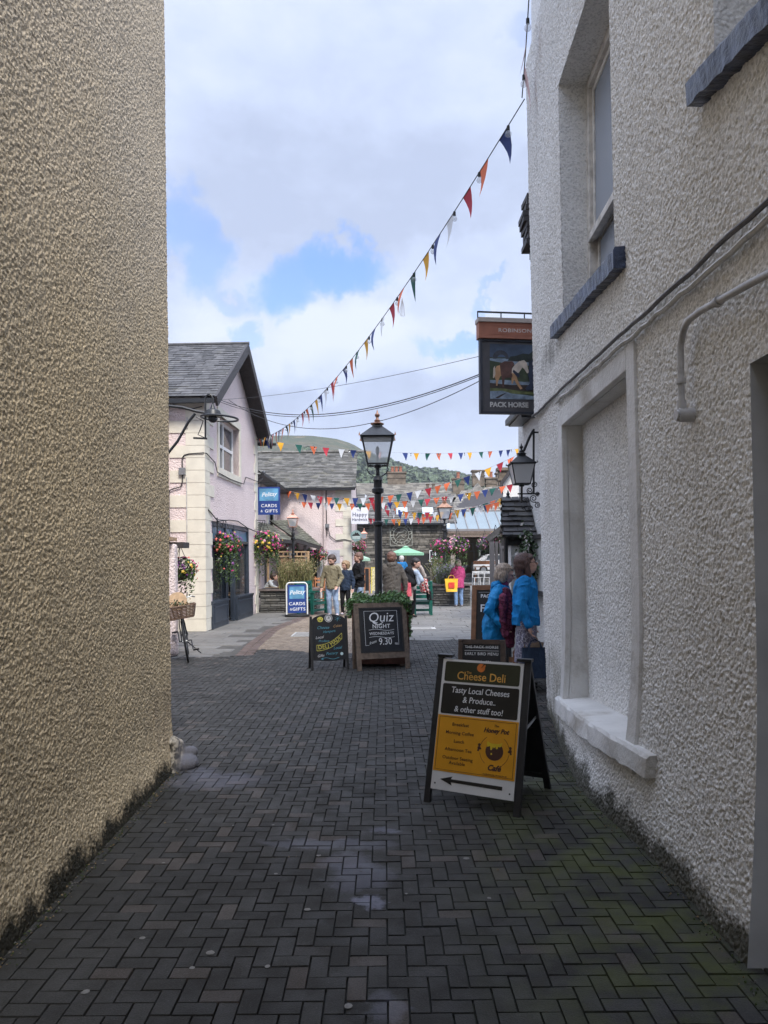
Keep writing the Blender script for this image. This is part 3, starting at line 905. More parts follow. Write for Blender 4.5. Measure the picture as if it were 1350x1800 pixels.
# ------------------------------------------------------------------ white building on the right
def rwx(Y, Z):
    ss = lambda v, a, b: (lambda t: t * t * (3 - 2 * t))(np.clip((v - a) / (b - a), 0, 1))
    k = ss(Y, 6.3, 7.9)
    fl = (.07 + .12 * np.exp(-((Y - 5.2) / .95) ** 2)) * np.clip(1 - Z / 1.4, 0, 1) ** 2 * (1 - k)
    return 1.40 + .03 * Y - .015 * (Z - 1.65) - fl + k * (.045 * ss(Z, 3.17, 3.10) + .02 * ss(Z, 3.0, 0.))
def RX(Y, z): return float(rwx(Y, z))
def RW(Y, z, o=0.): return Vector((RX(Y, z) - o, Y, z))
YC = 7.88
wht = thing('white_corner_building', 'white roughcast building on the right with a plastered-up ground floor window', 'building', (4, 4, 0))
rfx = rwx
W1 = (4.78, 3.60, 6.31, 5.68)      # upper sash window
W2 = (1.9, 3.74, 3.22, 5.9)        # second upper window
W3 = (4.55, .36, 6.45, 2.80)       # blind window
W4 = (1.7, -.03, 2.96, 2.42)       # doorway
relief_wall('wall', RC_WHITE, rfx, 2.2, YC, -.03, 6.9, .0070, .0070, 51, -1, [W1, W2, W3, W4], wht, .0142)
mb = MB()
mb.bb((2.05, .5, 0), (9, YC, 6.9)); mb.bb((1.62, .5, 6.9), (9, YC, 11.5)); mb.bb((1.5, -14, 0), (9, .5, 11.5)); mb.bb((-1.6, -14, 2.7), (1.497, -6.5, 11.5))  # unseen top raised and block behind camera added, both to darken the alley
mb.bb((1.52, .5, 0), (1.9, 1.7, 6.9)); mb.bb((1.47, 1.7, 5.9), (1.52, 2.2, 6.9))
mb.add([(RX(YC, z_) + .012, YC - .002, z_) for z_ in (0, .7, 1.4, 2.4, 3.08, 3.18, 5, 6.9)] + [(2.06, YC - .002, 6.9), (2.06, YC - .002, 0)], [tuple(range(10))])
mb.build('wall_mass', RC_WHITE, wht)
def reveal(op, depth, m, back=None, name='reveal', o=.006):
    """the four inner faces of an opening and the recessed back"""
    y0, z0, y1, z1 = op
    mb = MB()
    nseg = 12
    for a, b, c_, d in ((y0, z0, y0, z1), (y0, z1, y1, z1), (y1, z1, y1, z0), (y1, z0, y0, z0)):
        for k in range(nseg):
            p = (a + (c_ - a) * k / nseg, b + (d - b) * k / nseg); q = (a + (c_ - a) * (k + 1) / nseg, b + (d - b) * (k + 1) / nseg)
            A, B = RW(*p, o), RW(*q, o)
            A2, B2 = Vector((RX(p[0], 1.65) + depth, *p)), Vector((RX(q[0], 1.65) + depth, *q))
            mb.add([A, B, B2, A2], [(0, 1, 2, 3)])
    mb.build(name, m, wht)
    if back is not None:
        ys = np.linspace(y0, y1, 2)
        return None
reveal(W1, .24, RC_WHITE)
reveal(W2, .24, RC_WHITE)
reveal(W4, .30, PLASTER_GREY)
mb = MB(); mb.bb((RX(2.4, 1.65) + .28, 1.7, -.03), (RX(2.4, 1.65) + .33, 2.96, 2.42)); mb.build('door_panel', PLASTER_GREY, wht)
# blind window: smooth surround, jambs, recessed roughcast panel, rough sill
reveal(W3, .19, PLASTER, name='blind_window_jambs', o=-.031)
bfx = lambda Y, Z: 1.40 + .03 * Y - .015 * (Z - 1.65) + .165 + .0 * Y
relief_wall('blind_window_panel', RC_WHITE, bfx, W3[0] - .02, W3[2] + .02, W3[1] - .05, W3[3] + .05, .0075, .0075, 77, -1, [], wht, .014)
mb = MB()
def wallplate(mb, y0, z0, y1, z1, o=.022, back=.03, seg=10, zf0=None, zf1=None):
    """plate following the wall's curve"""
    vs = []; fs = []
    for k in range(seg + 1):
        z = z0 + (z1 - z0) * k / seg
        vs += [RW(y0, z, o), RW(y1, z, o), RW(y1, z, -back), RW(y0, z, -back)]
    for k in range(seg):
        b = k * 4
        for q in range(4): fs.append((b + q, b + (q + 1) % 4, b + 4 + (q + 1) % 4, b + 4 + q))
    fs += [(0, 3, 2, 1), (seg * 4, seg * 4 + 1, seg * 4 + 2, seg * 4 + 3)]
    mb.add(vs, fs)
wallplate(mb, W3[0] - .16, W3[1], W3[0], W3[3] + .14)
wallplate(mb, W3[2], W3[1], W3[2] + .17, W3[3] + .14)
wallplate(mb, W3[0] + .001, W3[3], W3[2] - .001, W3[3] + .14)
mb.build('blind_window_surround', PLASTER, wht, bevel=.006)
def sill(name, y0, y1, z0a, z0b, h, out_, m, inn=.25, lump=.006, seg=14, seed=1):
    rnd = random.Random(seed); mb = MB(); vs = []; fs = []
    for k in range(seg + 1):
        y = y0 + (y1 - y0) * k / seg; zt = z0a + (z0b - z0a) * k / seg
        j = lambda: rnd.uniform(-lump, lump)
        vs += [Vector((RX(y, zt - h) - out_ + j() , y, zt - h + j())), Vector((RX(y, zt) - out_ + j(), y, zt - .02 + j() * .3)), Vector((RX(y, zt) - out_ + .015 + j(), y, zt + j() * .3)), Vector((RX(y, 1.65) + inn, y, zt + .02)), Vector((RX(y, 1.65) + inn, y, zt - h))]
    for k in range(seg):
        b = k * 5
        for q in range(5): fs.append((b + q, b + 5 + q, b + 5 + (q + 1) % 5, b + (q + 1) % 5))
    fs += [(0, 1, 2, 3, 4), tuple(seg * 5 + q for q in (4, 3, 2, 1, 0))]
    mb.add(vs, fs)
    return mb.build(name, m, wht)
sill('blind_window_sill', W3[0] - .46, W3[2] + .24, .55, .40, .125, .06, PLASTER, .19, .007, 26, 3)
sill('window_sill', 4.57, 6.56, 3.57, 3.72, .13, .075, NAVYSILL, .23, .006, 40, 4)
sill('window_sill', 1.7, 3.38, 3.47, 3.83, .13, .075, NAVYSILL, .23, .006, 40, 5)
# sash windows
def sash(op, mid, nm='sash_window'):
    y0, z0, y1, z1 = op
    bx = lambda y: 1.40 + .03 * y + .20
    o = None
    fr = MB()
    def plank(mbx, ya, za, yb, zb, x0, x1):
        vs = []
        for (y, z) in ((ya, za), (yb, za), (yb, zb), (ya, zb)):
            vs.append(Vector((bx(y) + x0, y, z)))
        for (y, z) in ((ya, za), (yb, za), (yb, zb), (ya, zb)):
            vs.append(Vector((bx(y) + x1, y, z)))
        mbx.add(vs, [(0, 1, 2, 3), (7, 6, 5, 4), (0, 4, 5, 1), (1, 5, 6, 2), (2, 6, 7, 3), (3, 7, 4, 0)])
    w = .075
    plank(fr, y0, z0, y0 + w, z1, -.03, .06); plank(fr, y1 - w, z0, y1, z1, -.03, .06); plank(fr, y0 + w, z1 - w, y1 - w, z1, -.03, .06); plank(fr, y0 + w, z0, y1 - w, z0 + w, -.03, .06)
    f = fr.build(nm, SASH_OLD, wht, bevel=.004)
    s1 = MB(); a0, a1 = y0 + w + .003, y1 - w - .003; s = .05
    for (za, zb, xo) in ((mid - .03, z1 - w - .003, .0), (z0 + w + .003, mid + .02, .035)):
        plank(s1, a0, za, a0 + s, zb, xo, xo + .03); plank(s1, a1 - s, za, a1, zb, xo, xo + .03); plank(s1, a0 + s, zb - s, a1 - s, zb, xo, xo + .03); plank(s1, a0 + s, za, a1 - s, za + s, xo, xo + .03)
    plank(s1, a0 - .01, mid - .05, a1 + .01, mid + .01, -.045, -.005)
    s1.build('sash', SASH_OLD, f, bevel=.003)
    g_ = MB(); plank(g_, a0 + s, mid, a1 - s, z1 - w - s, .012, .016); g_.build('pane', GLASS_FROST, f)
    g_ = MB(); plank(g_, a0 + s, z0 + w + s, a1 - s, mid - .05, .047, .051); g_.build('pane', GLASS_FROST, f)
sash(W1, 4.35)
sash(W2, 4.6)
# painted service cables along the wall, and a pipe with a capped end
mb = MB(); rr = random.Random(2)
def along(y0, y1, z0, z1, o, n_=40, w=.006):
    return [RW(y0 + (y1 - y0) * k / n_, z0 + (z1 - z0) * k / n_ + rr.uniform(-w, w), o + rr.uniform(-.002, .004)) for k in range(n_ + 1)]
mb.tube(along(2.0, YC - .03, 2.93, 3.15, .035), .012, 6)
mb.build('cable', mat('grey_sheathed_cable', (.09, .085, .085), .6, .3, 20), wht, smooth=True)
mb = MB(); mb.tube(along(2.0, 6.6, 2.87, 3.035, .032, 40, .008), .014, 6, 0)
mb.build('cable', mat('painted_cable', (.50, .49, .46), .6, .12, 20, dirt=.5), wht, smooth=True)
mb = MB()
pts = [RW(2.0, 2.58, .06), RW(2.81, 2.69, .06), RW(3.3, 2.745, .06)]
for k in range(9):
    a = PI / 2 * k / 8; pts.append(RW(3.42 + .13 * math.sin(a), 2.62 + .13 * math.cos(a), .06))
pts += [RW(3.55, 2.5, .06), RW(3.55, 2.40, .06)]
mb.tube(pts, .016, 10)
mb.tube([RW(3.55, 2.40, .06), RW(3.55, 2.33, .06)], .022, 12)
for y, z in ((2.6, 2.664), (3.1, 2.724)): mb.tube([RW(y, z, .06), RW(y + .03, z, .06)], .023, 12)
mb.tube([RW(3.55, 2.505, .06), RW(3.55, 2.48, .06)], .023, 12)
mb.build('pipe', PIPE, wht, smooth=True)
mb = MB(); mb.tube([RW(3.55, 2.33, .00), RW(3.55, 2.33, .08)], .034, 16); mb.tube([RW(3.55, 2.33, .075), RW(3.55, 2.33, .09)], .026, 16); mb.build('pipe_cap', PIPE, wht, smooth=True)
# ragged dark slate edge beyond the corner high up
t = thing('slate_verge', 'dark ragged slate edge jutting past the white corner high up', 'slate edge', (1.75, 8.3, 5.4))
mb = MB(); rr = random.Random(3)
for k in range(9):
    z = 5.15 + k * .062; mb.box((1.695 + .025 * math.sin(k * 1.1), 8.3, z), (.20 + rr.uniform(-.02, .02) , .3, .055), rz=rr.uniform(-.05, .05))
mb.bb((1.69, 8.16, 5.05), (1.8, 8.44, 5.75))
mb.build('slates', TIMBER_DK, t)

# ------------------------------------------------------------------ pink gift shop on the left
A0, A1 = Vector((-4.19, 17.3, 0)), Vector((-3.98, 23.3, 0))
fd = (A1 - A0); FW = fd.length; fu = fd.normalized(); fn = Vector((fu.y, -fu.x, 0))    # facade looks towards +x
ER, RZ = 5.62, 7.52                                                                    # eaves and ridge heights
shop = thing('gift_shop', 'pink roughcast gift shop with cream quoins and a steep slate gable', 'shop', (-6.5, 20, 0))
MF = frame(A0, fu, (0, 0, 1))           # x along the facade, y up, z outward
ML = frame(A0 + Vector((-6, 0, 0)), (1, 0, 0), (0, 0, 1))   # end wall looking at the camera: x from -10.19
win1 = (1.35, 4.0, 3.55, 5.33)
opn = (.62, .0, 4.75, 2.62)
mb = MB()
wall_open(mb, MF, FW, ER, [win1, opn], 0, depth=.28)
mb.add([(0, ER, 0), (FW, ER, 0), (FW / 2, RZ, 0)], [(0, 1, 2)], 0, MF)
wall_open(mb, ML, 6, ER, [], 0)
Bk = [A0 + Vector((-6, 0, 0)), A1 + Vector((-6, 0, 0)), A1]
mb.add([Bk[1], Bk[2], Bk[2] + Vector((0, 0, ER)), Bk[1] + Vector((0, 0, ER))], [(3, 2, 1, 0)])
mb.add([Bk[0], Bk[1], Bk[1] + Vector((0, 0, ER)), Bk[0] + Vector((0, 0, ER))], [(0, 1, 2, 3)])
mb.build('wall', RC_PINK, shop)
# roof
ov, ev = .42, .38
def fp(x, y, z): return MF @ Vector((x, y, z))
sl = (RZ - ER) / (FW / 2)
mb = MB()
e0 = ER - sl * ev + .04; rz_ = RZ + .06
slates(mb, fp(-ev, e0, -6.2), fp(-ev, e0, ov), fp(FW / 2, rz_, ov), fp(FW / 2, rz_, -6.2), .165, .26, .014, 0, seed=4)
slates(mb, fp(FW + ev, e0, ov), fp(FW + ev, e0, -6.2), fp(FW / 2, rz_, -6.2), fp(FW / 2, rz_, ov), .165, .26, .014, 0, seed=5)
rf = mb.build('roof', [SLATE, TIMBER_DK], shop)
mb = MB(); mb.tube([fp(FW / 2, rz_ + .02, -6.2), fp(FW / 2, rz_ + .02, ov + .02)], .05, 8); mb.build('ridge', SLATE, rf)
mb = MB()
for a, b in ((-ev, FW / 2), (FW + ev, FW / 2)):
    p0, p1 = fp(a, e0 - .03, ov - .02), fp(b, rz_ - .03, ov - .02)
    mb.bar(p0 - Vector((0, 0, .09)), p1 - Vector((0, 0, .09)), .06, .24, up=(0, 0, 1))
    q0, q1 = fp(a, e0 - .10, ov / 2 - .03), fp(b, rz_ - .10, ov / 2 - .03)
    mb.bar(q0, q1, ov - .05, .03, up=(0, 0, 1))
mb.build('bargeboard', TIMBER_DK, shop)
mb = MB(); mb.bar(fp(-ev + .02, e0 - .10, -6.1), fp(-ev + .02, e0 - .10, ov - .06), .10, .10); mb.bar(fp(FW + ev, e0 - .06, -.3), fp(FW + ev + .05, e0 - .06, ov + .12), .07, .07)
mb.build('gutter', BLACKIRON, shop)
# quoins: long and short cream blocks at the near corner, plainer ones at the far corner
mb = MB(); mq2 = MB(); z = .0; k = 0
while z < ER - .3:
    h = .29
    wL = .80 if k % 2 == 0 else .42; wF = .42 if k % 2 == 0 else .80
    if z < 2.9: wF = min(wF, .60)
    mb.bb((6 - wL, z + .004, -.05), (6 + .025, z + h - .004, .025), M=ML)
    mb.bb((-.0, z + .004, -.05), (wF, z + h - .004, .025), M=MF)
    wR = .30 if k % 2 == 0 else .46
    mq2.bb((FW - wR, z + .004, -.05), (FW + .02, z + h - .004, .022), M=MF)
    z += h; k += 1
mb.build('quoins', CREAM, shop); mq2.build('quoins', CREAM, shop)
mb = MB()
a, b, c_, d = win1; s = .17
for q in ((a - s, b - .24, c_ + s, b), (a - s, d, c_ + s, d + .2), (a - s, b + .001, a, d - .001), (c_, b + .001, c_ + s, d - .001)):
    mb.bb((q[0], q[1], -.22 if q[3] - q[1] > .3 else -.05), (q[2], q[3], .035), M=MF)
mb.build('window_surround', CREAM, shop, bevel=.006)
def shopwindow(name, M, x0, y0, x1, y1, z, parent, w=.07, bars=(), rails=(), fm=SASH, gm=GLASS_DK, d=.06):
    mb = MB()
    for q in ((x0, y0, x0 + w, y1), (x1 - w, y0, x1, y1), (x0 + w, y1 - w, x1 - w, y1), (x0 + w, y0, x1 - w, y0 + w)):
        mb.bb((q[0], q[1], z), (q[2], q[3], z + d), M=M)
    for bx_ in bars: mb.bb((bx_ - w / 2, y0 + w, z + .003), (bx_ + w / 2, y1 - w, z + d - .003), M=M)
    for by in rails: mb.bb((x0 + w, by - w / 2, z + .006), (x1 - w, by + w / 2, z + d - .006), M=M)
    f = mb.build(name, fm, parent)
    mb = MB(); mb.bb((x0 + w, y0 + w, z + .015), (x1 - w, y1 - w, z + .02), M=M); mb.build('glass', gm, f)
    return f
w_ = shopwindow('window', MF, a, b, c_, d, -.22, shop, .08, bars=((a + c_) / 2,), rails=((b + d) / 2,))
mb = MB(); mb.bb((a + .14, b + .1, -.205), (a + .5, d - .1, -.2), M=MF); mb.bb((c_ - .5, b + .1, -.205), (c_ - .14, d - .1, -.2), M=MF)
# shopfront: dark framed bays either side of a recessed door
mb = MB()
x0, _, x1, y1 = opn
for xx in (x0 + .05, 2.05, 2.95, x1 - .05): mb.bb((xx - .05, .0, -.12), (xx + .05, y1, .0), M=MF)
mb.bb((x0 + .1, y1 - .12, -.12), (x1 - .1, y1, -.01), M=MF); mb.bb((x0 + .1, 2.12, -.12), (x1 - .1, 2.20, -.01), M=MF)
mb.build('shopfront_frame', NAVY, shop, bevel=.005)
for (p, q) in ((x0 - .15, 2.0), (3.0, x1 + .25)):
    mb = MB(); mb.bb((p, 0, -.1), (q, .62, .06), M=MF); mb.bb((p - .0, .62, -.1), (q, .67, .09), M=MF)
    for r0, r1 in ((p + .12, q - .12),):
        mb.bb((r0, .12, .0), (r1, .16, .075), M=MF); mb.bb((r0, .5, .0), (r1, .54, .075), M=MF); mb.bb((r0, .163, .0), (r0 + .04, .497, .075), M=MF); mb.bb((r1 - .04, .163, .0), (r1, .497, .075), M=MF)
    mb.build('stall_riser', NAVY, shop)
for (p, q) in ((x0 + .1, 2.0), (3.0, x1 - .1)):
    mb = MB(); mb.bb((p, .68, -.07), (q, 2.12, -.062), M=MF); mb.build('glass', GLASS_SHOP, shop)
mb = MB(); mb.bb((x0 + .1, 2.20, -.06), (x1 - .1, 2.5, -.05), M=MF); mb.build('transom_light', mat('blue_transom_film', (.10, .20, .30), .3, .25, 8), shop)
mb = MB()
mb.bb((2.1, 0, -.22), (2.2, 2.1, -.17), M=MF); mb.bb((2.8, 0, -.22), (2.9, 2.1, -.17), M=MF); mb.bb((2.2, 0, -.22), (2.8, .5, -.17), M=MF); mb.bb((2.2, .95, -.22), (2.8, 1.08, -.17), M=MF); mb.bb((2.2, 2.0, -.22), (2.8, 2.1, -.17), M=MF)
dr = mb.build('door', NAVY, shop)
mb = MB(); mb.bb((2.2, .5, -.2), (2.8, .95, -.195), M=MF); mb.bb((2.2, 1.08, -.2), (2.8, 2.0, -.195), M=MF); mb.build('glass', GLASS_SHOP, dr)
mb = MB(); mb.tube([MF @ Vector((2.15, 1.0, -.15)), MF @ Vector((2.15, 1.0, -.11)), MF @ Vector((2.25, 1.0, -.11))], .012, 8); mb.build('handle', COPPER, dr)
mb = MB(); mb.bb((2.32, 1.55, -.192), (2.52, 1.85, -.189), M=MF); mb.bb((2.55, 1.2, -.192), (2.72, 1.36, -.189), 1, M=MF); mb.bb((2.3, 1.12, -.192), (2.5, 1.32, -.189), 1, M=MF)
mb.build('notices', [mat('red_notice', (.5, .16, .16), .5, .2, 30), mat('blue_notice', (.08, .25, .55), .5, .3, 20)], dr)
# shop interior: back wall, shelves and goods seen through the glass
mb = MB(); mb.bb((.3, 0, -2.6), (5.0, 2.7, -2.55), M=MF); mb.bb((.3, 0, -2.5), (.35, 2.7, -.3), M=MF); mb.bb((4.95, 0, -2.5), (5.0, 2.7, -.3), M=MF); mb.bb((.3, 2.63, -2.5), (5, 2.7, -.3), M=MF); mb.bb((.3, .001, -2.5), (5, .02, -.3), M=MF)
mb.build('shop_room', mat('shop_room_walls', (.28, .27, .26), .8), shop)
mb = MB(); rr = random.Random(6)
for (p, q) in ((.85, 1.95), (3.1, 4.55)):
    mb.bb((p, .68, -.6), (q, .72, -.2), 0, MF)
    for k in range(9):
        u = rr.uniform(p + .05, q - .15); w = rr.uniform(.06, .16); h = rr.uniform(.1, .34)
        mb.bb((u, .725, -.5 + k * .035), (u + w, .725 + h, -.48 + k * .035), rr.choice((1, 2, 3)), MF)
    mb.bb((p + .15, 1.0, -.4), (p + .17, 1.95, -.38), 1, MF)
    for k in range(5):
        mb.bb((q - .35, 1.05 + k * .18, -.35), (q - .1, 1.16 + k * .18, -.34), rr.choice((1, 2, 3)), MF)
mb.build('window_display', [WOOD_LT, OFFWHITE, mat('blue_goods', (.10, .25, .42), .5, .3), mat('pink_goods', (.5, .28, .32), .5, .3)], shop)
# cables, junction box and pipes on the end wall
mb = MB(); CB = mat('black_cable', (.02, .02, .022), .6)
def L3(x, y, z=.04): return ML @ Vector((x, y, z))
pz = [(5.66, 4.15), (5.55, 4.12), (5.5, 4.05), (5.5, 3.72), (5.5, 3.5), (5.46, 3.38), (5.3, 3.34), (5.2, 3.3), (5.18, 3.2), (5.18, 2.0), (5.2, .9)]
mb.tube([L3(*p) for p in pz], .014, 6)
mb.tube([L3(5.66, 4.15), L3(6.0, 4.17, .05)] + [fp(x, 4.17 + dz_, .05) for x, dz_ in ((.05, 0), (.8, -.12), (1.0, -.33), (2.4, -.36), (3.9, -.33), (4.2, -.1), (FW, -.05))], .012, 6)
mb.tube([fp(.2, 2.86, .04), fp(1.0, 2.62, .06), fp(2.2, 2.72, .04), fp(3.2, 2.74, .04), fp(4.4, 2.6, .04), fp(5.3, 2.55, .05), fp(FW, 2.5, .05)], .014, 6)
mb.tube([L3(5.2, 5.4, .3), L3(5.45, 5.2, .1), L3(5.7, 5.18, .06), L3(5.98, 5.25, .06)], .012, 6)
mb.build('cable', CB, shop)
mb = MB(); mb.bb((5.43, 3.66, .03), (5.58, 3.82, .10), M=ML); mb.build('junction_box', GALV, shop)
mb = MB(); mb.tube([L3(4.98, .5), L3(4.98, 5.3)], .022, 8); mb.tube([L3(5.62, 5.0), L3(5.62, 4.75)], .018, 8); mb.tube([L3(5.60, 2.0, .05), L3(5.6, 3.6, .05)], .01, 6); mb.build('downpipe', PIPE, shop)
mb = MB(); mb.bb((5.1, 0, 0), (5.22, .45, .045), M=ML); mb.bb((4.2, 0, 0), (5.1, .45, .045), M=ML); mb.build('plinth_panel', NAVY, shop)

# hanging board of the gift shop
def giftboard(M, w, h, mb_bd, mb_sky, mb_txt, both=False):
    mb_bd.bb((-w / 2, 0, -.015), (w / 2, h, .015), M=M)
    mb_sky.bb((-w / 2 + .05, h * .50, .012), (w / 2 - .05, h - .05, .019), M=M)
    mb_txt.text('CARDS', h * .155, 0, h * .32, M=M, lift=.018, bold=.0012, sx=1.1, sp=1.1)
    mb_txt.text('GIFTS', h * .155, w * .10, h * .13, M=M, lift=.018, bold=.0012, sx=1.1, sp=1.1)
    mb_txt.text('&', h * .125, -w * .33, h * .13, M=M, lift=.018, sx=1.0)
    mb_txt.text('Pelitay', h * .21, 0, h * .73, M=M, lift=.021, shear=.35, bold=.001, sx=1.05, sp=.95, rot=.08)
SIGNBLUE = mat('royal_blue_sign', (.016, .045, .20), .35, .08)
SIGNSKY = mat('pale_blue_sign_picture', (.10, .27, .43), .4, .35, 3)
t = thing('hanging_sign', 'blue cards and gifts board hanging from a bracket on the pink corner', 'sign', (-3.62, 23.42, 3.0))
c0 = P(453.5, 905, 23.42); c1 = P(492.5, 905, 23.42); zt = P(473, 856, 23.42).z
Wd = c1.x - c0.x; Hd = zt - c0.z
M = frame(((c0.x + c1.x) / 2, 23.42, c0.z), (1, 0, 0), (0, 0, 1))
m1, m2, m3 = MB(), MB(), MB(); giftboard(M, Wd, Hd, m1, m2, m3)
m1.build('board', SIGNBLUE, t); m2.build('picture', SIGNSKY, t); m3.build('lettering', WHITEINK, t)
mb = MB(); mb.bar((c0.x - .05, 23.42, zt - 1.2), (c0.x - .05, 23.42, zt + .22), .05); mb.bar((c0.x - .05, 23.42, zt + .12), (c1.x, 23.42, zt + .12), .035)
for x in (c0.x + .1, c1.x - .1): mb.tube([(x, 23.42, zt + .12), (x, 23.42, zt - .01)], .01, 6)
mb.build('bracket', BLACKIRON, t)

# ------------------------------------------------------------------ pink side building (mostly hidden) behind the tan one
sb = thing('side_building', 'pink outbuilding at the left edge behind the bicycle', 'building', (-5, 14, 0))
mb = MB(); mb.prism([(-3.80, 12.7), (-5.08, 17.28), (-9, 17.28), (-9, 12.7)], 0, 5.0); mb.build('wall', RC_PINK, sb)
mb = MB(); mb.prism([(-3.60, 12.72), (-3.60, 12.95), (-3.84, 12.95), (-3.9, 12.72)], 0, 1.95); mb.build('pier', RC_PINK, sb, bevel=.05)
mb = MB(); mb.bb((-4.2, 12.5, 2.0), (-3.62, 12.95, 2.06)); mb.build('canopy_edge', WOOD_LT, sb)
mb = MB(); mb.bb((-4.2, 12.9, 1.88), (-3.5, 13.3, 1.98)); mb.build('canopy', TIMBER_DK, sb)
mb = MB(); mb.prism([(-3.80, 12.7), (-5.08, 17.28), (-9, 17.28), (-9, 12.7)], 5.001, 5.08); mb.build('roof', SLATE, sb)

# swan-neck lamp on an iron bracket
t = thing('bracket_lamp', 'black swan neck lamp on an iron bracket with a large hoop', 'wall lamp', P(340, 735, 12.8))
mb = MB(); Yb = 12.66
w = lambda px, py, y=Yb: P(px, py, y)
mb.tube([w(288, 713), w(320, 716), w(345, 723), w(362, 726)], .024, 8)
mb.tube([w(288, 806), w(312, 776), w(331, 742), w(343, 727)], .024, 8)
mb.tube([w(361, 770), w(361, 728), w(361, 705)] + [w(367.5 - 6.5 * math.cos(a), 703 - 10 * math.sin(a)) for a in np.linspace(0, PI, 9)] + [w(374, 712)], .016, 8)
mb.bar(w(340, 770), w(364, 771), .03); mb.tube([w(345, 733), w(357, 740), w(352, 755), w(348, 764), w(361, 770)], .009, 6)
mb.build('bracket', BLACKIRON, t, smooth=True)
mb = MB(); ctr = w(386, 735); mb.tube([ctr + Vector((.31 * math.cos(a), .30 * math.sin(a), .02 * math.cos(a) * -1)) for a in np.linspace(0, 2 * PI, 40)[:-1]], .018, 6, closed=True); mb.build('hoop', BLACKIRON, t, smooth=True)
mb = MB(); q = w(374, 727); mb.lathe([(.02, .16), (.035, .12), (.05, .08), (.12, .05), (.15, -.02), (.155, -.05), (.13, -.05), (.06, -.03)], 20, q); mb.build('shade', BLACKIRON, t, smooth=True)
mb = MB(); mb.ell(q + Vector((0, 0, -.09)), (.08, .08, .07)); mb.build('globe', mat('smoked_globe', (.05, .05, .055), .15), t, smooth=True)

# ------------------------------------------------------------------ second pink building facing us, with its wing
B0, B1 = P(450, 1000, 30), P(617.5, 1000, 30)
pk = thing('pink_cottage', 'long low pink cottage with a weathered slate roof facing the square', 'house', (-3, 32, 0))
xl, xr = -6.5, B1.x; EB, RB = 4.66, 6.48; yb_, yr_ = 30.0, 33.3
M = frame((xl, yb_, 0), (1, 0, 0), (0, 0, 1))
mb = MB(); wall_open(mb, M, xr - xl, EB, [])
mb.add([(xr, yb_, 0), (xr, 36.6, 0), (xr, 36.6, EB), (xr, yr_, RB), (xr, yb_, EB)], [(0, 1, 2, 3, 4)])
mb.build('wall', RC_PINK, pk)
mb = MB()
slates(mb, (xl, yb_ - .3, EB - .12), (xr + .22, yb_ - .3, EB - .12), (xr + .18, yr_, RB), (xl, yr_, RB), .17, .28, .02, 0, seed=8)
slates(mb, (xr + .02, 36.9, EB - .12), (xl, 36.9, EB - .12), (xl, yr_, RB), (xr + .02, yr_, RB), .3, .4, .02, 0, seed=9)
rf = mb.build('roof', [mat('lichened_cottage_slate', (.105, .10, .09), .85, .3, 4, .6, 30, .01, island=.4, dirt=.5, dirtc=(.22, .2, .13)), TIMBER_DK], pk)
mb = MB(); rr = random.Random(4); x = xl
while x < xr + .15:
    l = rr.uniform(.3, .5); mb.box((x + l / 2, yr_, RB + .03 + rr.uniform(0, .03)), (l - .02, .22, .07)); x += l
mb.build('ridge', STONE_LT, rf)
mb = MB(); mb.bb((xl, yb_ - .36, EB - .22), (xr + .2, yb_ - .26, EB - .12)); mb.build('gutter', BLACKIRON, pk)
mb = MB(); z = 0; k = 0
while z < EB - .3:
    h = .30; wq = .32 if k % 2 else .62
    mb.bb((xr - wq, yb_ - .025, z + .004), (xr + .02, yb_ + .3, z + h - .004)); z += h; k += 1
mb.build('quoins', CREAM, pk)
q = P(570, 900, 30).x
mb = MB(); mb.tube([(q, yb_ - .07, .1), (q, yb_ - .07, EB - .1)], .045, 8); mb.build('downpipe', mat('pink_painted_pipe', (.62, .52, .49), .5), pk)
mb = MB(); mb.tube([(q + .09, yb_ - .04, EB - .2), (q + .1, yb_ - .04, 2.6)] + [P(x_, y_, 29.95) for x_, y_ in ((577, 925), (580, 942), (590, 950), (605, 948), (618, 951))], .016, 6)
mb.build('cable', CB, pk)
mb = MB(); mb.bb((q + .02, yb_ - .1, 2.95), (q + .2, yb_ - .02, 3.1)); mb.build('junction_box', GALV, pk)
a, b = P(576, 990, 29.9), P(597, 967, 29.9)
mb = MB(); mb.bb((a.x, yb_ - .04, a.z), (b.x, yb_ - .006, b.z)); o = mb.build('wall_plaque', mat('pale_plaque', (.46, .46, .50), .6, .1, 20), pk)
mb = MB(); cx, cz = (a.x + b.x) / 2, (a.z + b.z) / 2
mb.tube([(cx + .13 * math.cos(t_), yb_ - .045, cz + .03 + .12 * math.sin(t_)) for t_ in np.linspace(0, 2 * PI, 20)[:-1]], .006, 5, closed=True)
mb.text('CAFE', .08, cx, cz - .17, M=frame((0, yb_ - .045, 0), (1, 0, 0), (0, 0, 1))); mb.build('lettering', mat('grey_ink', (.2, .2, .24), .6), o)
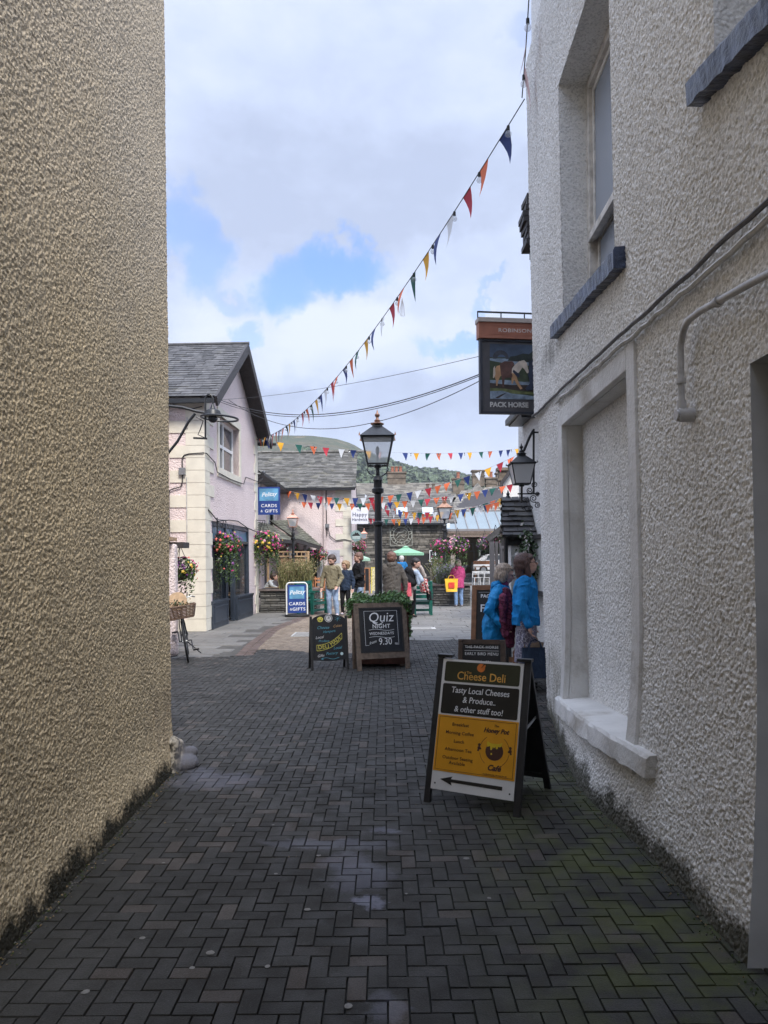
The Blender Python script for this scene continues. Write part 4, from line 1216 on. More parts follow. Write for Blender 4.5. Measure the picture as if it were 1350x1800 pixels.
# wing joining it to the gift shop
wg = thing('pink_wing', 'pink wing with low slate eaves between the shop and the cottage', 'house', (-4.5, 26, 0))
MW = frame((-4.32, 23.6, 0), (0, 1, 0), (0, 0, 1)); LWG = 6.4
wo = [(3.9, 2.95, 5.2, 4.15), (.4, .75, 2.2, 2.15), (3.1, .05, 4.2, 2.1)]
mb = MB(); wall_open(mb, MW, LWG, 4.6, wo, depth=.2); mb.build('wall', RC_PINK, wg)
mb = MB(); slates(mb, (-3.87, 23.42, 4.42), (-3.87, 29.74, 4.42), (-6.3, 29.9, 6.1), (-6.3, 23.42, 6.1), .19, .3, .018, 0, seed=12)
rf = mb.build('roof', [SLATE, TIMBER_DK], wg)
mb = MB(); mb.bar((-3.83, 23.42, 4.40), (-3.83, 29.7, 4.40), .09); mb.bar((-4.06, 23.42, 4.36), (-4.06, 29.95, 4.36), .42, .03); mb.build('gutter', BLACKIRON, wg)
mb = MB(); mb.tube([P(455, 845, 24.2), P(460, 842, 24.2), P(463, 834, 24.2), P(463, 828, 24.2)], .04, 8); mb.build('downpipe', PIPE, wg)
mb = MB()
for (a, b, c_, d) in wo[:1]:
    for q in ((a - .2, b - .12, c_ + .2, b), (a - .2, d, c_ + .2, d + .16), (a - .22, b + .001, a, d - .001), (c_, b + .001, c_ + .22, d - .001)):
        mb.bb((q[0], q[1], -.1), (q[2], q[3], .04), M=MW)
mb.build('window_surround', CREAM, wg)
shopwindow('window', MW, *wo[0], -.18, wg, .07, bars=(4.55,), rails=(3.55,))
shopwindow('window', MW, *wo[1], -.18, wg, .07, bars=(1.0, 1.6))
mb = MB(); mb.bb((3.1, .05, -.18), (4.2, 2.1, -.14), M=MW); mb.build('door', NAVY, wg)
# lean-to slate porch in the corner
PA, PT, PE, PB_, PC, PD = Vector((-4.3, 24.0, 2.93)), Vector((-4.3, 27.6, 3.02)), Vector((-3.74, 29.97, 3.22)), Vector((-4.25, 24.0, 2.42)), Vector((-3.2, 26.6, 2.36)), Vector((-2.46, 29.6, 2.12))
po = thing('slate_porch', 'mossy slate lean-to porch in the corner of the pink cottages', 'porch', (-3.6, 28, 0))
mb = MB(); slates(mb, PB_, PC, PT, PA, .16, .28, .02, 0, seed=14); slates(mb, PC + Vector((.02, 0, .05)), PD + Vector((0, 0, .05)), PE + Vector((0, 0, .06)), PT + Vector((.02, .02, .12)), .16, .28, .02, 0, seed=15)
mb.build('roof', [SLATE_MOSS, TIMBER_DK], po)
mb = MB(); mb.bar(PB_ - Vector((0, 0, .07)), PC - Vector((0, 0, .07)), .07, .12); mb.bar(PC - Vector((0, 0, .02)), PD - Vector((0, 0, .02)), .07, .12); mb.build('fascia', TIMBER_DK, po)
for q0, q1 in ((PC - Vector((.15, 0, .1)), (-3.35, 26.6, 0)), (PD - Vector((.15, 0, .08)), (-2.6, 29.6, 0)), ((-3.0, 28.1, 2.2), (-3.0, 28.1, 0))):
    mb = MB(); mb.bar(q0, q1, .1); mb.build('post', GREYPAINT, po)
mb = MB(); mb.bb((-3.15, 29.85, .1), (-2.72, 29.9, 2.05)); mb.bb((-3.9, 29.85, .1), (-3.3, 29.9, 2.05)); mb.build('doorway_shade_panel', mat('painted_interior_shade', (.012, .011, .010), .8), po)  # near-black panels, the unlit doorways' shade put into their colour
mb = MB(); mb.bb((-2.70, 29.8, 0), (-2.48, 29.97, 2.1)); mb.build('jamb', PLASTER, po)

# timber screen, tables and chairs outside the porch
t = thing('timber_screen', 'open timber frame with a woven brown panel behind the planter', 'screen', (-3.0, 25.6, 0))
mb = MB()
for px in (471, 542): a = P(px, 970, 25.6); mb.bar((a.x, 25.6, 0), (a.x, 25.6, a.z), .07)
for py in (970, 978): mb.bar(P(469, py, 25.6), P(544, py, 25.6), .05)
for k in range(9): x_ = 474 + k * 8; mb.bar(P(x_, 970, 25.6), P(x_, 978, 25.6), .03)
mb.build('frame', WOOD_LT, t)
mb = MB(); a, b = P(494, 1012, 25.63), P(537, 981, 25.63); mb.bb((a.x, 25.62, a.z), (b.x, 25.65, b.z)); mb.build('panel', mat('coir_panel', (.26, .16, .09), .85, .4, 40, .8, 40, .01), t)
def chair_tall(x, y, rz, lab, seat=.72, hb=1.05, m=WOOD_OR, group='timber chairs and tables by the porch', w=.4):
    t = thing('wooden_chair', lab, 'chair', (x, y, 0), rz, group)
    mb = MB(); mb.box((0, 0, seat), (w, w, .04)); mb.build('seat', m, t, local=True)
    for sx in (-1, 1):
        for sy in (-1, 1):
            mb = MB(); mb.bar((sx * w * .45, sy * w * .45, 0), (sx * w * .42, sy * w * .42, hb if sy > 0 else seat - .02), .04); mb.build('leg', m, t, local=True)
    mb = MB()
    for z in (hb - .08, hb - .2): mb.box((0, w * .42, z), (w * .8, .03, .07))
    mb.build('backrest', m, t, local=True)
    mb = MB()
    for sy in (-1, 1): mb.box((0, sy * w * .43, seat * .4), (w * .82, .025, .03))
    mb.build('stretcher', m, t, local=True)
    return t
def table_sq(x, y, lab, h=.95, w=.75, m=WOOD_OR, group='timber chairs and tables by the porch', d=None):
    d = d or w
    t = thing('wooden_table', lab, 'table', (x, y, 0), 0, group)
    mb = MB()
    for k in range(5): mb.box((-w / 2 + w * (k + .5) / 5, 0, h), (w / 5 - .01, d, .035))
    mb.build('tabletop', m, t, local=True)
    for sx in (-1, 1):
        for sy in (-1, 1):
            mb = MB(); mb.bar((sx * w * .43, sy * d * .43, 0), (sx * w * .43, sy * d * .43, h - .02), .05); mb.build('leg', m, t, local=True)
    return t
table_sq(-2.55, 27.2, 'orange stained high table right of the timber screen')
chair_tall(-2.72, 26.3, 0, 'orange stained high chair in front of the high table')
chair_tall(-2.28, 26.5, .2, 'orange stained high chair nearest the green armchair', seat=.66)
t = table_sq(-3.75, 25.05, 'low slatted table behind the planter beside the seated person', .72, .5, WOOD_LT)

# ------------------------------------------------------------------ slate planters
def planter(name, lab, x0, y0, x1, y1, h, seed, cop=COPING):
    t = thing(name, lab, 'planter', ((x0 + x1) / 2, (y0 + y1) / 2, 0))
    mb = MB()
    stones(mb, frame((x0, y0, 0), (1, 0, 0), (0, 0, 1)), x1 - x0, h, (.05, .11), (.15, .5), (.004, .03), seed=seed)
    stones(mb, frame((x1, y0, 0), (0, 1, 0), (0, 0, 1)), y1 - y0, h, (.05, .11), (.15, .5), (.004, .03), seed=seed + 1)
    stones(mb, frame((x0, y1, 0), (0, -1, 0), (0, 0, 1)), y1 - y0, h, (.05, .11), (.15, .5), (.004, .03), seed=seed + 2)
    stones(mb, frame((x1, y1, 0), (-1, 0, 0), (0, 0, 1)), x1 - x0, h, (.05, .11), (.15, .5), (.004, .03), seed=seed + 3)
    mb.build('wall', [STONE, DARKPAINT], t)
    mb = MB(); rr = random.Random(seed); x = x0 - .06
    while x < x1 + .05:
        l = min(rr.uniform(.4, .8), x1 + .06 - x)
        mb.bb((x + .004, y0 - .07, h), (x + l - .004, y0 + .26, h + .055)); mb.bb((x + .004, y1 - .26, h), (x + l - .004, y1 + .07, h + .055)); x += l
    mb.bb((x0 - .06, y0 + .265, h), (x0 + .24, y1 - .265, h + .055)); mb.bb((x1 - .24, y0 + .265, h), (x1 + .06, y1 - .265, h + .055))
    mb.build('coping', cop, t)
    mb = MB(); mb.bb((x0 + .2, y0 + .2, h - .2), (x1 - .2, y1 - .2, h - .01)); mb.build('soil', mat('dark_soil', (.03, .022, .015), .95), t)
    return t
planter('slate_planter', 'long slate stone planter beside the pink shop corner', -3.92, 23.35, -2.15, 24.6, .68, 31)
planter('slate_planter', 'slate stone planter with the pink coated woman leaning on it', 1.72, 25.9, 3.0, 28.0, .70, 41)
def stems(name, lab, x0, y0, x1, y1, z, n, h, mats, seed, cat='plant', lean=.2, tip=None):
    t = thing(name, lab, cat, ((x0 + x1) / 2, (y0 + y1) / 2, z))
    rr = random.Random(seed); mb = MB(); m2 = MB()
    for k in range(n):
        x, y = rr.uniform(x0, x1), rr.uniform(y0, y1); hh = h * rr.uniform(.45, 1.1)
        dx, dy = rr.gauss(0, lean) * hh, rr.gauss(0, lean) * hh; w = rr.uniform(.006, .014)
        mid = Vector((x + dx * .4, y + dy * .4, z + hh * .6)); tp = Vector((x + dx, y + dy, z + hh)); a = rr.uniform(0, PI); u = Vector((math.cos(a), math.sin(a), 0)) * w
        mb.add([Vector((x, y, z)) - u, Vector((x, y, z)) + u, mid + u, mid - u, tp], [(0, 1, 2, 3), (3, 2, 4)], 0)
        for q in range(4):
            c = mid.lerp(tp, rr.uniform(0, 1)) + Vector((rr.gauss(0, .02), rr.gauss(0, .02), 0)); s = rr.uniform(.015, .04)
            d = Vector((rr.gauss(0, 1), rr.gauss(0, 1), rr.gauss(0, 1))).normalized(); b = d.orthogonal().normalized(); e_ = d.cross(b)
            (m2 if tip and q < 2 else mb).add([c - b * s, c - e_ * s * .4, c + b * s, c + e_ * s * .4], [(0, 1, 2, 3)], 0)
    mb.build('foliage', mats, t); m2.build('flowers', tip, t) if tip else None
    return t
stems('feathery_bush', 'tall feathery bush with dry seed heads in the long planter', -3.35, 23.5, -2.35, 24.4, .66, 900, 1.0, GRASSY, 3, tip=mat('buff_seed_heads', (.36, .27, .15), .8, .2))
stems('lavender_bush', 'grey green lavender bush along the front of the slate planter', 1.9, 26.1, 2.75, 26.9, .68, 700, .75, LAVENDER, 5, tip=mat('lavender_flowers', (.30, .26, .38), .8, .2))
stems('lavender_bush', 'yellow green feathery bush at the back left of the slate planter', 1.85, 27.1, 2.35, 27.9, .68, 500, 1.0, GRASSY, 6)

# ------------------------------------------------------------------ hanging baskets
PETALS = [mat('magenta_petals', (.55, .04, .20), .5, .3, 60), mat('pale_pink_petals', (.72, .34, .42), .5, .2, 60), mat('coral_petals', (.72, .16, .13), .5, .2, 60), mat('purple_petals', (.20, .06, .22), .5, .3, 60),
          mat('yellow_petals', (.72, .50, .06), .5, .2, 60), mat('white_petals', (.72, .68, .66), .5, .1, 60)]
def basket(lab, c, r, seed, mix=(0, 0, 1, 2, 3, 4), trail=.6, top=None, nleaf=900, nfl=120, dark=False, wide=1.):
    t = thing('hanging_basket', lab, 'hanging basket', c, 0, 'hanging flower baskets')
    rr = random.Random(seed)
    mb = MB(); mb.lathe([(.02, -.45 * r * 1.3), (r * .45, -.4 * r), (r * .62, -.1 * r), (r * .66, .05 * r)], 14); mb.build('basket', WICKER, t, local=True, smooth=True)
    hz = top if top is not None else r * 1.5
    mb = MB()
    for k in range(3):
        a = 2 * PI * k / 3; mb.tube([(r * .62 * math.cos(a), r * .62 * math.sin(a), 0), (0, 0, hz)], .006, 4)
    mb.build('chain', BLACKIRON, t, local=True)
    def pos(q):
        d = Vector((q.gauss(0, 1), q.gauss(0, 1), q.gauss(0, 1))).normalized(); k = q.uniform(.55, 1.) ** .5
        p = Vector((d.x * r * k * wide, d.y * r * k * wide, d.z * r * .72 * k + r * .1))
        if q.random() < .4: p.z -= q.random() ** 1.4 * r * (1 + trail) * .9; p.x *= .9; p.y *= .9
        return p
    mb = MB(); leaf_cloud(mb, nleaf, pos, r * .085, ms=(0, 0, 1), seed=seed)
    # trailing strands
    for k in range(int(14 * trail)):
        a = rr.uniform(0, 2 * PI); x, y = r * .75 * wide * math.cos(a), r * .75 * wide * math.sin(a); z = -.1 * r; L = rr.uniform(.5, 1) * trail * 1.6 * r
        for q in range(16):
            z -= L / 16; c_ = Vector((x + rr.gauss(0, .02), y + rr.gauss(0, .02), z)); leaf_cloud(mb, 2, lambda _, c_=c_: c_, r * .07, ms=(0, 1), seed=rr.randrange(9999))
    mb.build('foliage', [LEAF, LEAF_DK] if not dark else [LEAF_DK, LEAF_DK], t, local=True)
    mb = MB()
    for k in range(nfl):
        d = Vector((rr.gauss(0, 1), rr.gauss(0, 1), rr.gauss(.15, .8))).normalized()
        p = Vector((d.x * r * wide, d.y * r * wide, d.z * r * .78 + r * .12)) * rr.uniform(.88, 1.1)
        if rr.random() < .2: p.z -= rr.random() * r * trail
        mm = rr.choice(mix) if rr.random() < .5 else mix[int((math.atan2(d.y, d.x) + PI + d.z) * 1.3) % len(mix)]
        s = r * rr.uniform(.07, .13); b = d.orthogonal().normalized(); e_ = d.cross(b)
        pts = [p + d * .01]
        for q in range(10):
            rad = s * (1 if q % 2 == 0 else .55); an = q * PI / 5
            pts.append(p + (b * math.cos(an) + e_ * math.sin(an)) * rad - d * s * .15)
        mb.add(pts, [(0, 1 + q, 1 + (q + 1) % 10) for q in range(10)], mm)
    mb.build('flowers', PETALS, t, local=True)
    return t
def wall_bracket(lab, a, b, drop=.25, scrolls=True):
    """iron arm from a on the wall to b over the basket"""
    a, b = Vector(a), Vector(b)
    t = thing('basket_bracket', lab, 'bracket', a, 0, 'iron basket brackets')
    mb = MB(); mb.bar(a + Vector((0, 0, -drop * 1.6)), a + Vector((0, 0, .05)), .025); mb.bar(a, b, .02)
    d = b - a; mb.tube([a + Vector((0, 0, -drop * 1.5)), a + d * .35 + Vector((0, 0, -drop)), a + d * .75 + Vector((0, 0, -.03))], .01, 6)
    for (f_, r_) in ((.28, drop * .32), (.55, drop * .2), (.15, drop * .28)):
        c = a + d * f_ + Vector((0, 0, -drop * .45 - (drop * .6 if f_ == .15 else 0))); dn = d.normalized()
        mb.tube([c + dn * (r_ * (1 - k / 26) * math.cos(k * .5)) + Vector((0, 0, r_ * (1 - k / 26) * math.sin(k * .5))) for k in range(22)], .006, 5)
    mb.build('arm', BLACKIRON, t)
    return t
b1 = P(397, 958, 18.6); basket('full hanging basket with coral geraniums left of the shop door', b1, .40, 1, (2, 2, 0, 3, 3, 4), 1.5, .62, 1300)
wall_bracket('scrolled iron bracket holding the basket left of the shop door', (-4.12, 18.3, b1.z + .62), b1 + Vector((0, 0, .62)), .35)
b2 = P(466, 957, 23.1); basket('wide hanging basket of yellow and magenta flowers on the shop corner', b2, .46, 2, (4, 4, 0, 0, 3, 1), .8, .75, 1400, 170, wide=1.15)
wall_bracket('scrolled iron bracket on the shop corner under the blue sign', (-3.97, 23.1, b2.z + .75), b2 + Vector((0, 0, .75)), .35)
b3 = P(317, 1003, 13.4); basket('hanging basket of pink petunias above the bicycle', b3, .31, 3, (0, 1, 3, 4, 0, 2), .35, .45, 1100, 110)
wall_bracket('scrolled iron bracket above the bicycle basket', (-3.82, 13.1, b3.z + .45), b3 + Vector((0, 0, .45)), .22)
for lab, px, py, Y, r, s, mx_, tr in (('small magenta basket under the porch eaves left of the copper lamp', 494, 965, 26.4, .30, 4, (0, 0, 1, 5), .5),
                                 ('white and pink basket behind the copper lamp post', 512, 963, 27.5, .3, 5, (5, 5, 1, 0), 1.0),
                                 ('magenta basket just right of the copper lamp post', 540, 974, 28.6, .28, 6, (0, 0, 1, 3), .4),
                                 ('reddish basket at the right end of the porch', 564, 975, 29.3, .30, 7, (2, 2, 0, 3), .5),
                                 ('pink topped basket under the round mountain sign', 629, 962, 31.0, .36, 8, (2, 1, 0, 0), .5),
                                 ('magenta and white basket left of the middle lamp post', 775, 962, 25.2, .36, 9, (0, 0, 3, 1), 1.2),
                                 ('dark red leaved basket right of the middle lamp post', 804, 962, 25.2, .42, 10, (0, 1, 3, 3), .6),
                                 ('dark basket hanging under the arcade beam', 852, 958, 34.0, .42, 11, (3, 1, 3, 3), .5),
                                 ('pink and white basket under the slate lean-to', 871, 948, 19.5, .24, 12, (0, 1, 5, 4), .4)):
    basket(lab, P(px, py, Y), r, s, mx_, tr, r * 1.6, 600, 90, dark=(s in (11,)))

# ------------------------------------------------------------------ market square: stone building, arcade, roofs behind
YM = 50.0
mk = thing('market_building', 'long dark slate rubble building with skylights behind the parasol', 'building', (1, 52, 0))
x0, x1 = P(560, 900, YM).x, P(797, 900, YM).x; ZE = P(700, 918, YM).z
door = (P(668, 0, YM).x - x0, 0, P(747, 0, YM).x - x0, 2.05)
M = frame((x0, YM, 0), (1, 0, 0), (0, 0, 1))
mb = MB(); stones(mb, M, x1 - x0, ZE, (.10, .22), (.25, .8), (.02, .07), seed=21, holes=(door,))
mb.bb((x0, YM + .6, 0), (x1, YM + 8, ZE))
mb.build('wall', [mat('market_rubble', (.125, .112, .092), .85, .3, 4, .6, 20, .02, island=.6, dirt=.3, dirtc=(.2, .17, .12)), mat('wall_joint', (.03, .028, .024), .9)], mk)
mb = MB(); mb.bb((x0 + door[0], YM - .06, 0), (x0 + door[2], YM - .04, 2.0)); mb.build('doorway_shade_panel', mat('painted_interior_shade', (0, 0, 0)), mk)  # thin sheet coloured near-black to stand for the shade inside the opening
zr = P(700, 868, YM + 4).z
mb = MB(); slates(mb, (x0 - .2, YM - .4, ZE - .1), (x1 + .2, YM - .4, ZE - .1), (x1 + .2, YM + 4, zr), (x0 - .2, YM + 4, zr), .32, .5, .03, 0, seed=31)
rf = mb.build('roof', [mat('market_slate', (.115, .108, .098), .85, .3, 2, .4, 20, .01, island=.4), TIMBER_DK], mk)
for (a, b) in ((697, 716), (743, 761)):
    q0, q1 = P(a, 906, YM + .8), P(b, 895, YM + 1.6)
    mb = MB(); mb.add([(q0.x, YM + .8, q0.z + .1), (q1.x, YM + .8, q0.z + .1), (q1.x, YM + 1.7, q1.z + .14), (q0.x, YM + 1.7, q1.z + .14), (q0.x, YM + .8, q0.z - .1), (q1.x, YM + .8, q0.z - .1)], [(0, 1, 2, 3), (4, 5, 1, 0)])
    s_ = mb.build('skylight', mat('skylight_glass', (.40, .44, .48), .15), rf)
mb = MB(); mb.bb((x0 - .2, YM - .48, ZE - .2), (x1 + .2, YM - .38, ZE - .08)); mb.build('gutter', BLACKIRON, mk)
# round iron emblem on the wall
c = P(705, 940, YM); Rr = .62
em = thing('iron_emblem', 'square framed round iron emblem hung on the stone wall', 'emblem', (c.x, YM - .15, c.z))
mb = MB(); h = .74
for a, b in (((-h, -h), (h, -h)), ((h, -h), (h, h)), ((h, h), (-h, h)), ((-h, h), (-h, -h))): mb.bar((a[0], 0, a[1]), (b[0], 0, b[1]), .035)
mb.build('frame', mat('pale_weathered_iron', (.30, .30, .25), .6), em, local=True)
mb = MB()
for r in (.72, .52): mb.tube([(r * math.cos(t_), 0, r * math.sin(t_)) for t_ in np.linspace(0, 2 * PI, 33)[:-1]], .02, 5, closed=True)
for k in range(16):
    a = 2 * PI * k / 16; mb.bar((.52 * math.cos(a), 0, .52 * math.sin(a)), (.72 * math.cos(a + .12 * (-1) ** k), 0, .72 * math.sin(a + .12 * (-1) ** k)), .04)
mb.tube([(-.35, 0, -.1), (-.2, 0, .12), (.05, 0, .16), (.22, 0, .3), (.36, 0, .2), (.3, 0, .05)], .02, 5); mb.tube([(-.3, 0, -.25), (-.05, 0, -.02), (.2, 0, -.2), (.34, 0, -.05)], .02, 5); mb.tube([(-.1, 0, -.4), (.05, 0, -.28), (.2, 0, -.38)], .02, 5)
mb.build('ring', mat('pale_weathered_iron', (0, 0, 0)), em, local=True)
# notice board on the stone wall
a, b = P(755, 988, YM - .2), P(772, 967, YM - .2)
nb_ = thing('wall_notice_board', 'black notice board with a white logo on the stone wall', 'sign', ((a.x + b.x) / 2, YM - .2, a.z))
mb = MB(); mb.bb((a.x, YM - .25, a.z), (b.x, YM - .2, b.z)); mb.build('frame', OFFWHITE, nb_)
mb = MB(); mb.bb((a.x + .05, YM - .27, a.z + .05), (b.x - .05, YM - .25, b.z - .05)); mb.build('board', CHALK, nb_)
mb = MB(); mb.lathe([(.001, 0), (.14, 0), (.14, .01), (.001, .01)], 14, M=frame(((a.x + b.x) / 2, YM - .275, b.z - .25), (1, 0, 0), (0, 0, 1))); mb.text('RELISH', .15, (a.x + b.x) / 2, a.z + .25, M=frame((0, YM - .275, 0), (1, 0, 0), (0, 0, 1)), bold=.004); mb.build('lettering', WHITEINK, nb_)
# glazed arcade roof right of it
ar = thing('glazed_arcade', 'glass roofed arcade with a pierced beam right of the stone building', 'arcade', (7, 49, 0))
YA = 48.5
q0, q1 = P(786, 932, YA), P(905, 932, YA); zt = P(830, 899, YA + 3).z
mb = MB(); mb.add([(q0.x, YA, q0.z), (q1.x, YA, q0.z), (q1.x, YA + 3, zt), (q0.x, YA + 3, zt)], [(0, 1, 2, 3)]); mb.build('glass_roof', mat('pale_reflecting_glass', (.20, .245, .27), .35, .1, .3), ar)
mb = MB(); n_ = 7
for k in range(n_ + 1):
    x = q0.x + (q1.x - q0.x) * (k - .15) / (n_ - 1.) ; 
    if x > q1.x: continue
    mb.bar((x, YA - .02, q0.z + .03), (x, YA + 3, zt + .03), .05)
mb.bar((q0.x, YA - .03, q0.z), (q1.x, YA - .03, q0.z), .14); mb.bar((q0.x, YA + 3, zt + .02), (q1.x, YA + 3, zt + .02), .1)
mb.build('glazing_bars', GREYPAINT, ar)
zb0, zb1 = P(830, 944, YA).z, P(830, 934, YA).z
mb = MB(); mb.bb((q0.x, YA - .08, zb1 - .1), (q1.x, YA, zb1 + .02)); mb.bb((q0.x, YA - .08, zb0), (q1.x, YA, zb0 + .08)); x = q0.x
while x < q1.x: mb.bar((x, YA - .04, zb0 + .06), (x + .16, YA - .04, zb1 - .1), .04); mb.bar((x + .16, YA - .04, zb0 + .06), (x, YA - .04, zb1 - .1), .04); x += .17
mb.build('pierced_beam', mat('brown_iron_beam', (.17, .125, .095), .6), ar)
mb = MB(); cx = P(787, 0, YA).x; mb.bb((cx - .12, YA - .15, 0), (cx + .16, YA + .1, zb0)); mb.build('post', mat('buff_column', (.25, .21, .17), .7), ar)
mb = MB(); mb.bb((P(777, 0, YA).x, YA - .4, P(0, 935, YA).z), (P(782, 0, YA).x, YA - .3, P(0, 927, YA).z)); mb.build('utility_box', OFFWHITE, ar)
mb = MB(); q = P(834, 900, YA + .3); q = Vector((P(836, 0, YA).x, YA + .3, P(0, 922, YA).z + .12))
# buff building under the arcade
bf = thing('buff_building', 'buff rendered gabled building seen through the arcade', 'building', (8, 62, 0))
YF = 60.
a, b = P(797, 1005, YF), P(842, 1005, YF)
mb = MB(); mb.prism([(a.x, 0), (b.x, 0), (b.x, P(0, 953, YF).z), (a.x + 1.2, P(0, 941, YF).z), (a.x, P(0, 941, YF).z)], 0, -6, M=frame((0, YF, 0), (1, 0, 0), (0, 0, 1))); mb.build('wall', mat('buff_render', (.56, .47, .31), .8, .1, 2), bf)
for (l, r_, bt, tp) in ((819, 830, 968, 957), (806, 832, 994, 970)):
    A, B = P(l, bt, YF), P(r_, tp, YF); mb = MB(); mb.bb((A.x, YF - .06, A.z), (B.x, YF + .02, B.z)); mb.build('window', mat('ochre_blind', (.50, .38, .22), .7, .15, 3), bf)
    mb = MB()
    for q in ((A.x - .1, A.z - .1, B.x + .1, A.z), (A.x - .1, B.z, B.x + .1, B.z + .1), (A.x - .1, A.z + .001, A.x, B.z - .001), (B.x, A.z + .001, B.x + .1, B.z - .001)): mb.bb((q[0], YF - .1, q[1]), (q[2], YF + .02, q[3]))
    mb.build('window_frame', CREAM, bf)
# dark garden wall and terrace behind the car
tw = thing('terrace_wall', 'low stone terrace wall carrying the parked car', 'wall', (10, 53, 0))
mb = MB(); stones(mb, frame((P(800, 0, 53).x, 53, 0), (1, 0, 0), (0, 0, 1)), 8, .55, (.1, .2), (.3, .7), (.01, .04), seed=2); mb.bb((P(800, 0, 53).x, 53.3, -.1), (P(800, 0, 53).x + 8, 59.8, .5)); mb.build('wall', [STONE_LT, STONE], tw)
sw = thing('dark_stone_wall', 'dark ivy covered stone wall behind the parked car', 'wall', (9, 59, 0))
mb = MB(); stones(mb, frame((b.x + .01, 59.0, .5), (1, 0, 0), (0, 0, 1)), 5, 2.2, (.12, .25), (.3, .7), (.01, .05), seed=5); mb.build('wall', [STONE, DARKPAINT], sw)
mb = MB(); leaf_cloud(mb, 900, lambda r_: (b.x + .2 + r_.random() * 3.5, 58.8 + r_.random() * .2, 2.6 + r_.gauss(0, .35)), .12, seed=4); mb.build('ivy', LEAF_DK, sw)
# roofs and chimneys beyond
def chimney(parent, x, y, z0, z1, w, pots, m, seed=1, name='chimney'):
    mb = MB()
    mb.bb((x - w / 2, y - w * .35, z0), (x + w / 2, y + w * .35, z1)); mb.bb((x - w / 2 - .08, y - w * .35 - .08, z1), (x + w / 2 + .08, y + w * .35 + .08, z1 + .12)); mb.bb((x - w / 2 - .05, y - w * .35 - .05, z1 - .4), (x + w / 2 + .05, y + w * .35 + .05, z1 - .3))
    c_ = mb.build(name, m, parent)
    mb = MB()
    for k in range(pots): mb.lathe([(.16, 0), (.13, .1), (.12, .4), (.15, .42), (.15, .48)], 10, (x + (k - (pots - 1) / 2) * .34, y, z1 + .12))
    if pots: mb.build('chimney_pot', REDCLAY, c_)
    return c_
CHST = mat('chimney_stone', (.15, .12, .09), .85, .3, 3, .5, 10, .03)
b2_ = thing('slate_roofed_house', 'long brown slate roofed house behind the stone building with a red potted chimney', 'house', (0, 60, 0))
YH = 58.
xa, xb_ = P(545, 0, YH).x, P(795, 0, YH).x; ze = P(700, 874, YH).z; zr2 = P(700, 849, YH + 4).z
mb = MB(); stones(mb, frame((xa, YH, 0), (1, 0, 0), (0, 0, 1)), xb_ - xa, ze, (.2, .4), (.4, 1.), (.02, .06), seed=9); mb.build('wall', [mat('grey_far_rubble', (.20, .19, .165), .85, .3, 3, island=.45), DARKPAINT], b2_)
mb = MB(); slates(mb, (xa, YH - .4, ze - .1), (xb_, YH - .4, ze - .1), (xb_, YH + 4, zr2), (xa, YH + 4, zr2), .4, .5, .03, 0, seed=10); mb.build('roof', [SLATE_BROWN, TIMBER_DK], b2_)
q = P(697, 850, YH + 4); chimney(b2_, q.x, YH + 4, q.z - .6, P(0, 839, YH + 4).z, 1.5, 3, CHST)
q = P(758, 866, YH + 2); mb = MB(); 
for dx_ in (-.28, .18): mb.lathe([(.16, 0), (.12, .15), (.12, .6), (.16, .7)], 8, (q.x + dx_, YH + 2, q.z)); 
mb.bb((q.x - .5, YH + 1.8, q.z - .4), (q.x + .5, YH + 2.2, q.z)); mb.build('chimney', CHST, b2_)
b3_ = thing('stone_gabled_house', 'mottled grey slate house with stone chimneys above the glass arcade', 'house', (9, 58, 0))
YG = 54.
xa, xb_ = P(778, 0, YG).x, P(930, 0, YG).x; ze = P(800, 896, YG).z; zr3 = P(840, 862, YG + 5).z
mb = MB(); mb.bb((xa, YG, 3.3), (xb_, YG + 10, ze)); mb.bb((xb_ - 1.5, YG, 0), (xb_, YG + 10, 3.297)); mb.build('wall', CHST, b3_)
MOT = mat('mottled_lichen_slate', (.22, .205, .18), .85, .4, 3, .4, 20, .01, island=.5)
mb = MB(); slates(mb, (xa, YG - .4, ze - .1), (xb_, YG - .4, ze - .1), (xb_, YG + 5, zr3 + .6), (xa + 1.6, YG + 5, zr3), .35, .5, .03, 0, seed=13); rf3 = mb.build('roof', [MOT, TIMBER_DK], b3_)
for (px, pt, w_, po_) in ((806, 843, .9, 1), (841, 829, .95, 0), (864, 842, .9, 1), (885, 833, 1.1, 0)):
    q = P(px, pt + 26, YG + 5); chimney(rf3, q.x, YG + 5.2, q.z, P(px, pt, YG + 5).z, w_, po_, CHST)
mb = MB(); q = P(838, 862, YG + 4.2); gz = P(838, 850, YG + 4).z
mb.prism([(q.x - 1.1, q.z - .9), (q.x + 1.1, q.z - .9), (q.x, gz)], 0, -2.5, M=frame((0, YG + 3.4, 0), (1, 0, 0), (0, 0, 1))); mb.build('dormer', MOT, rf3)
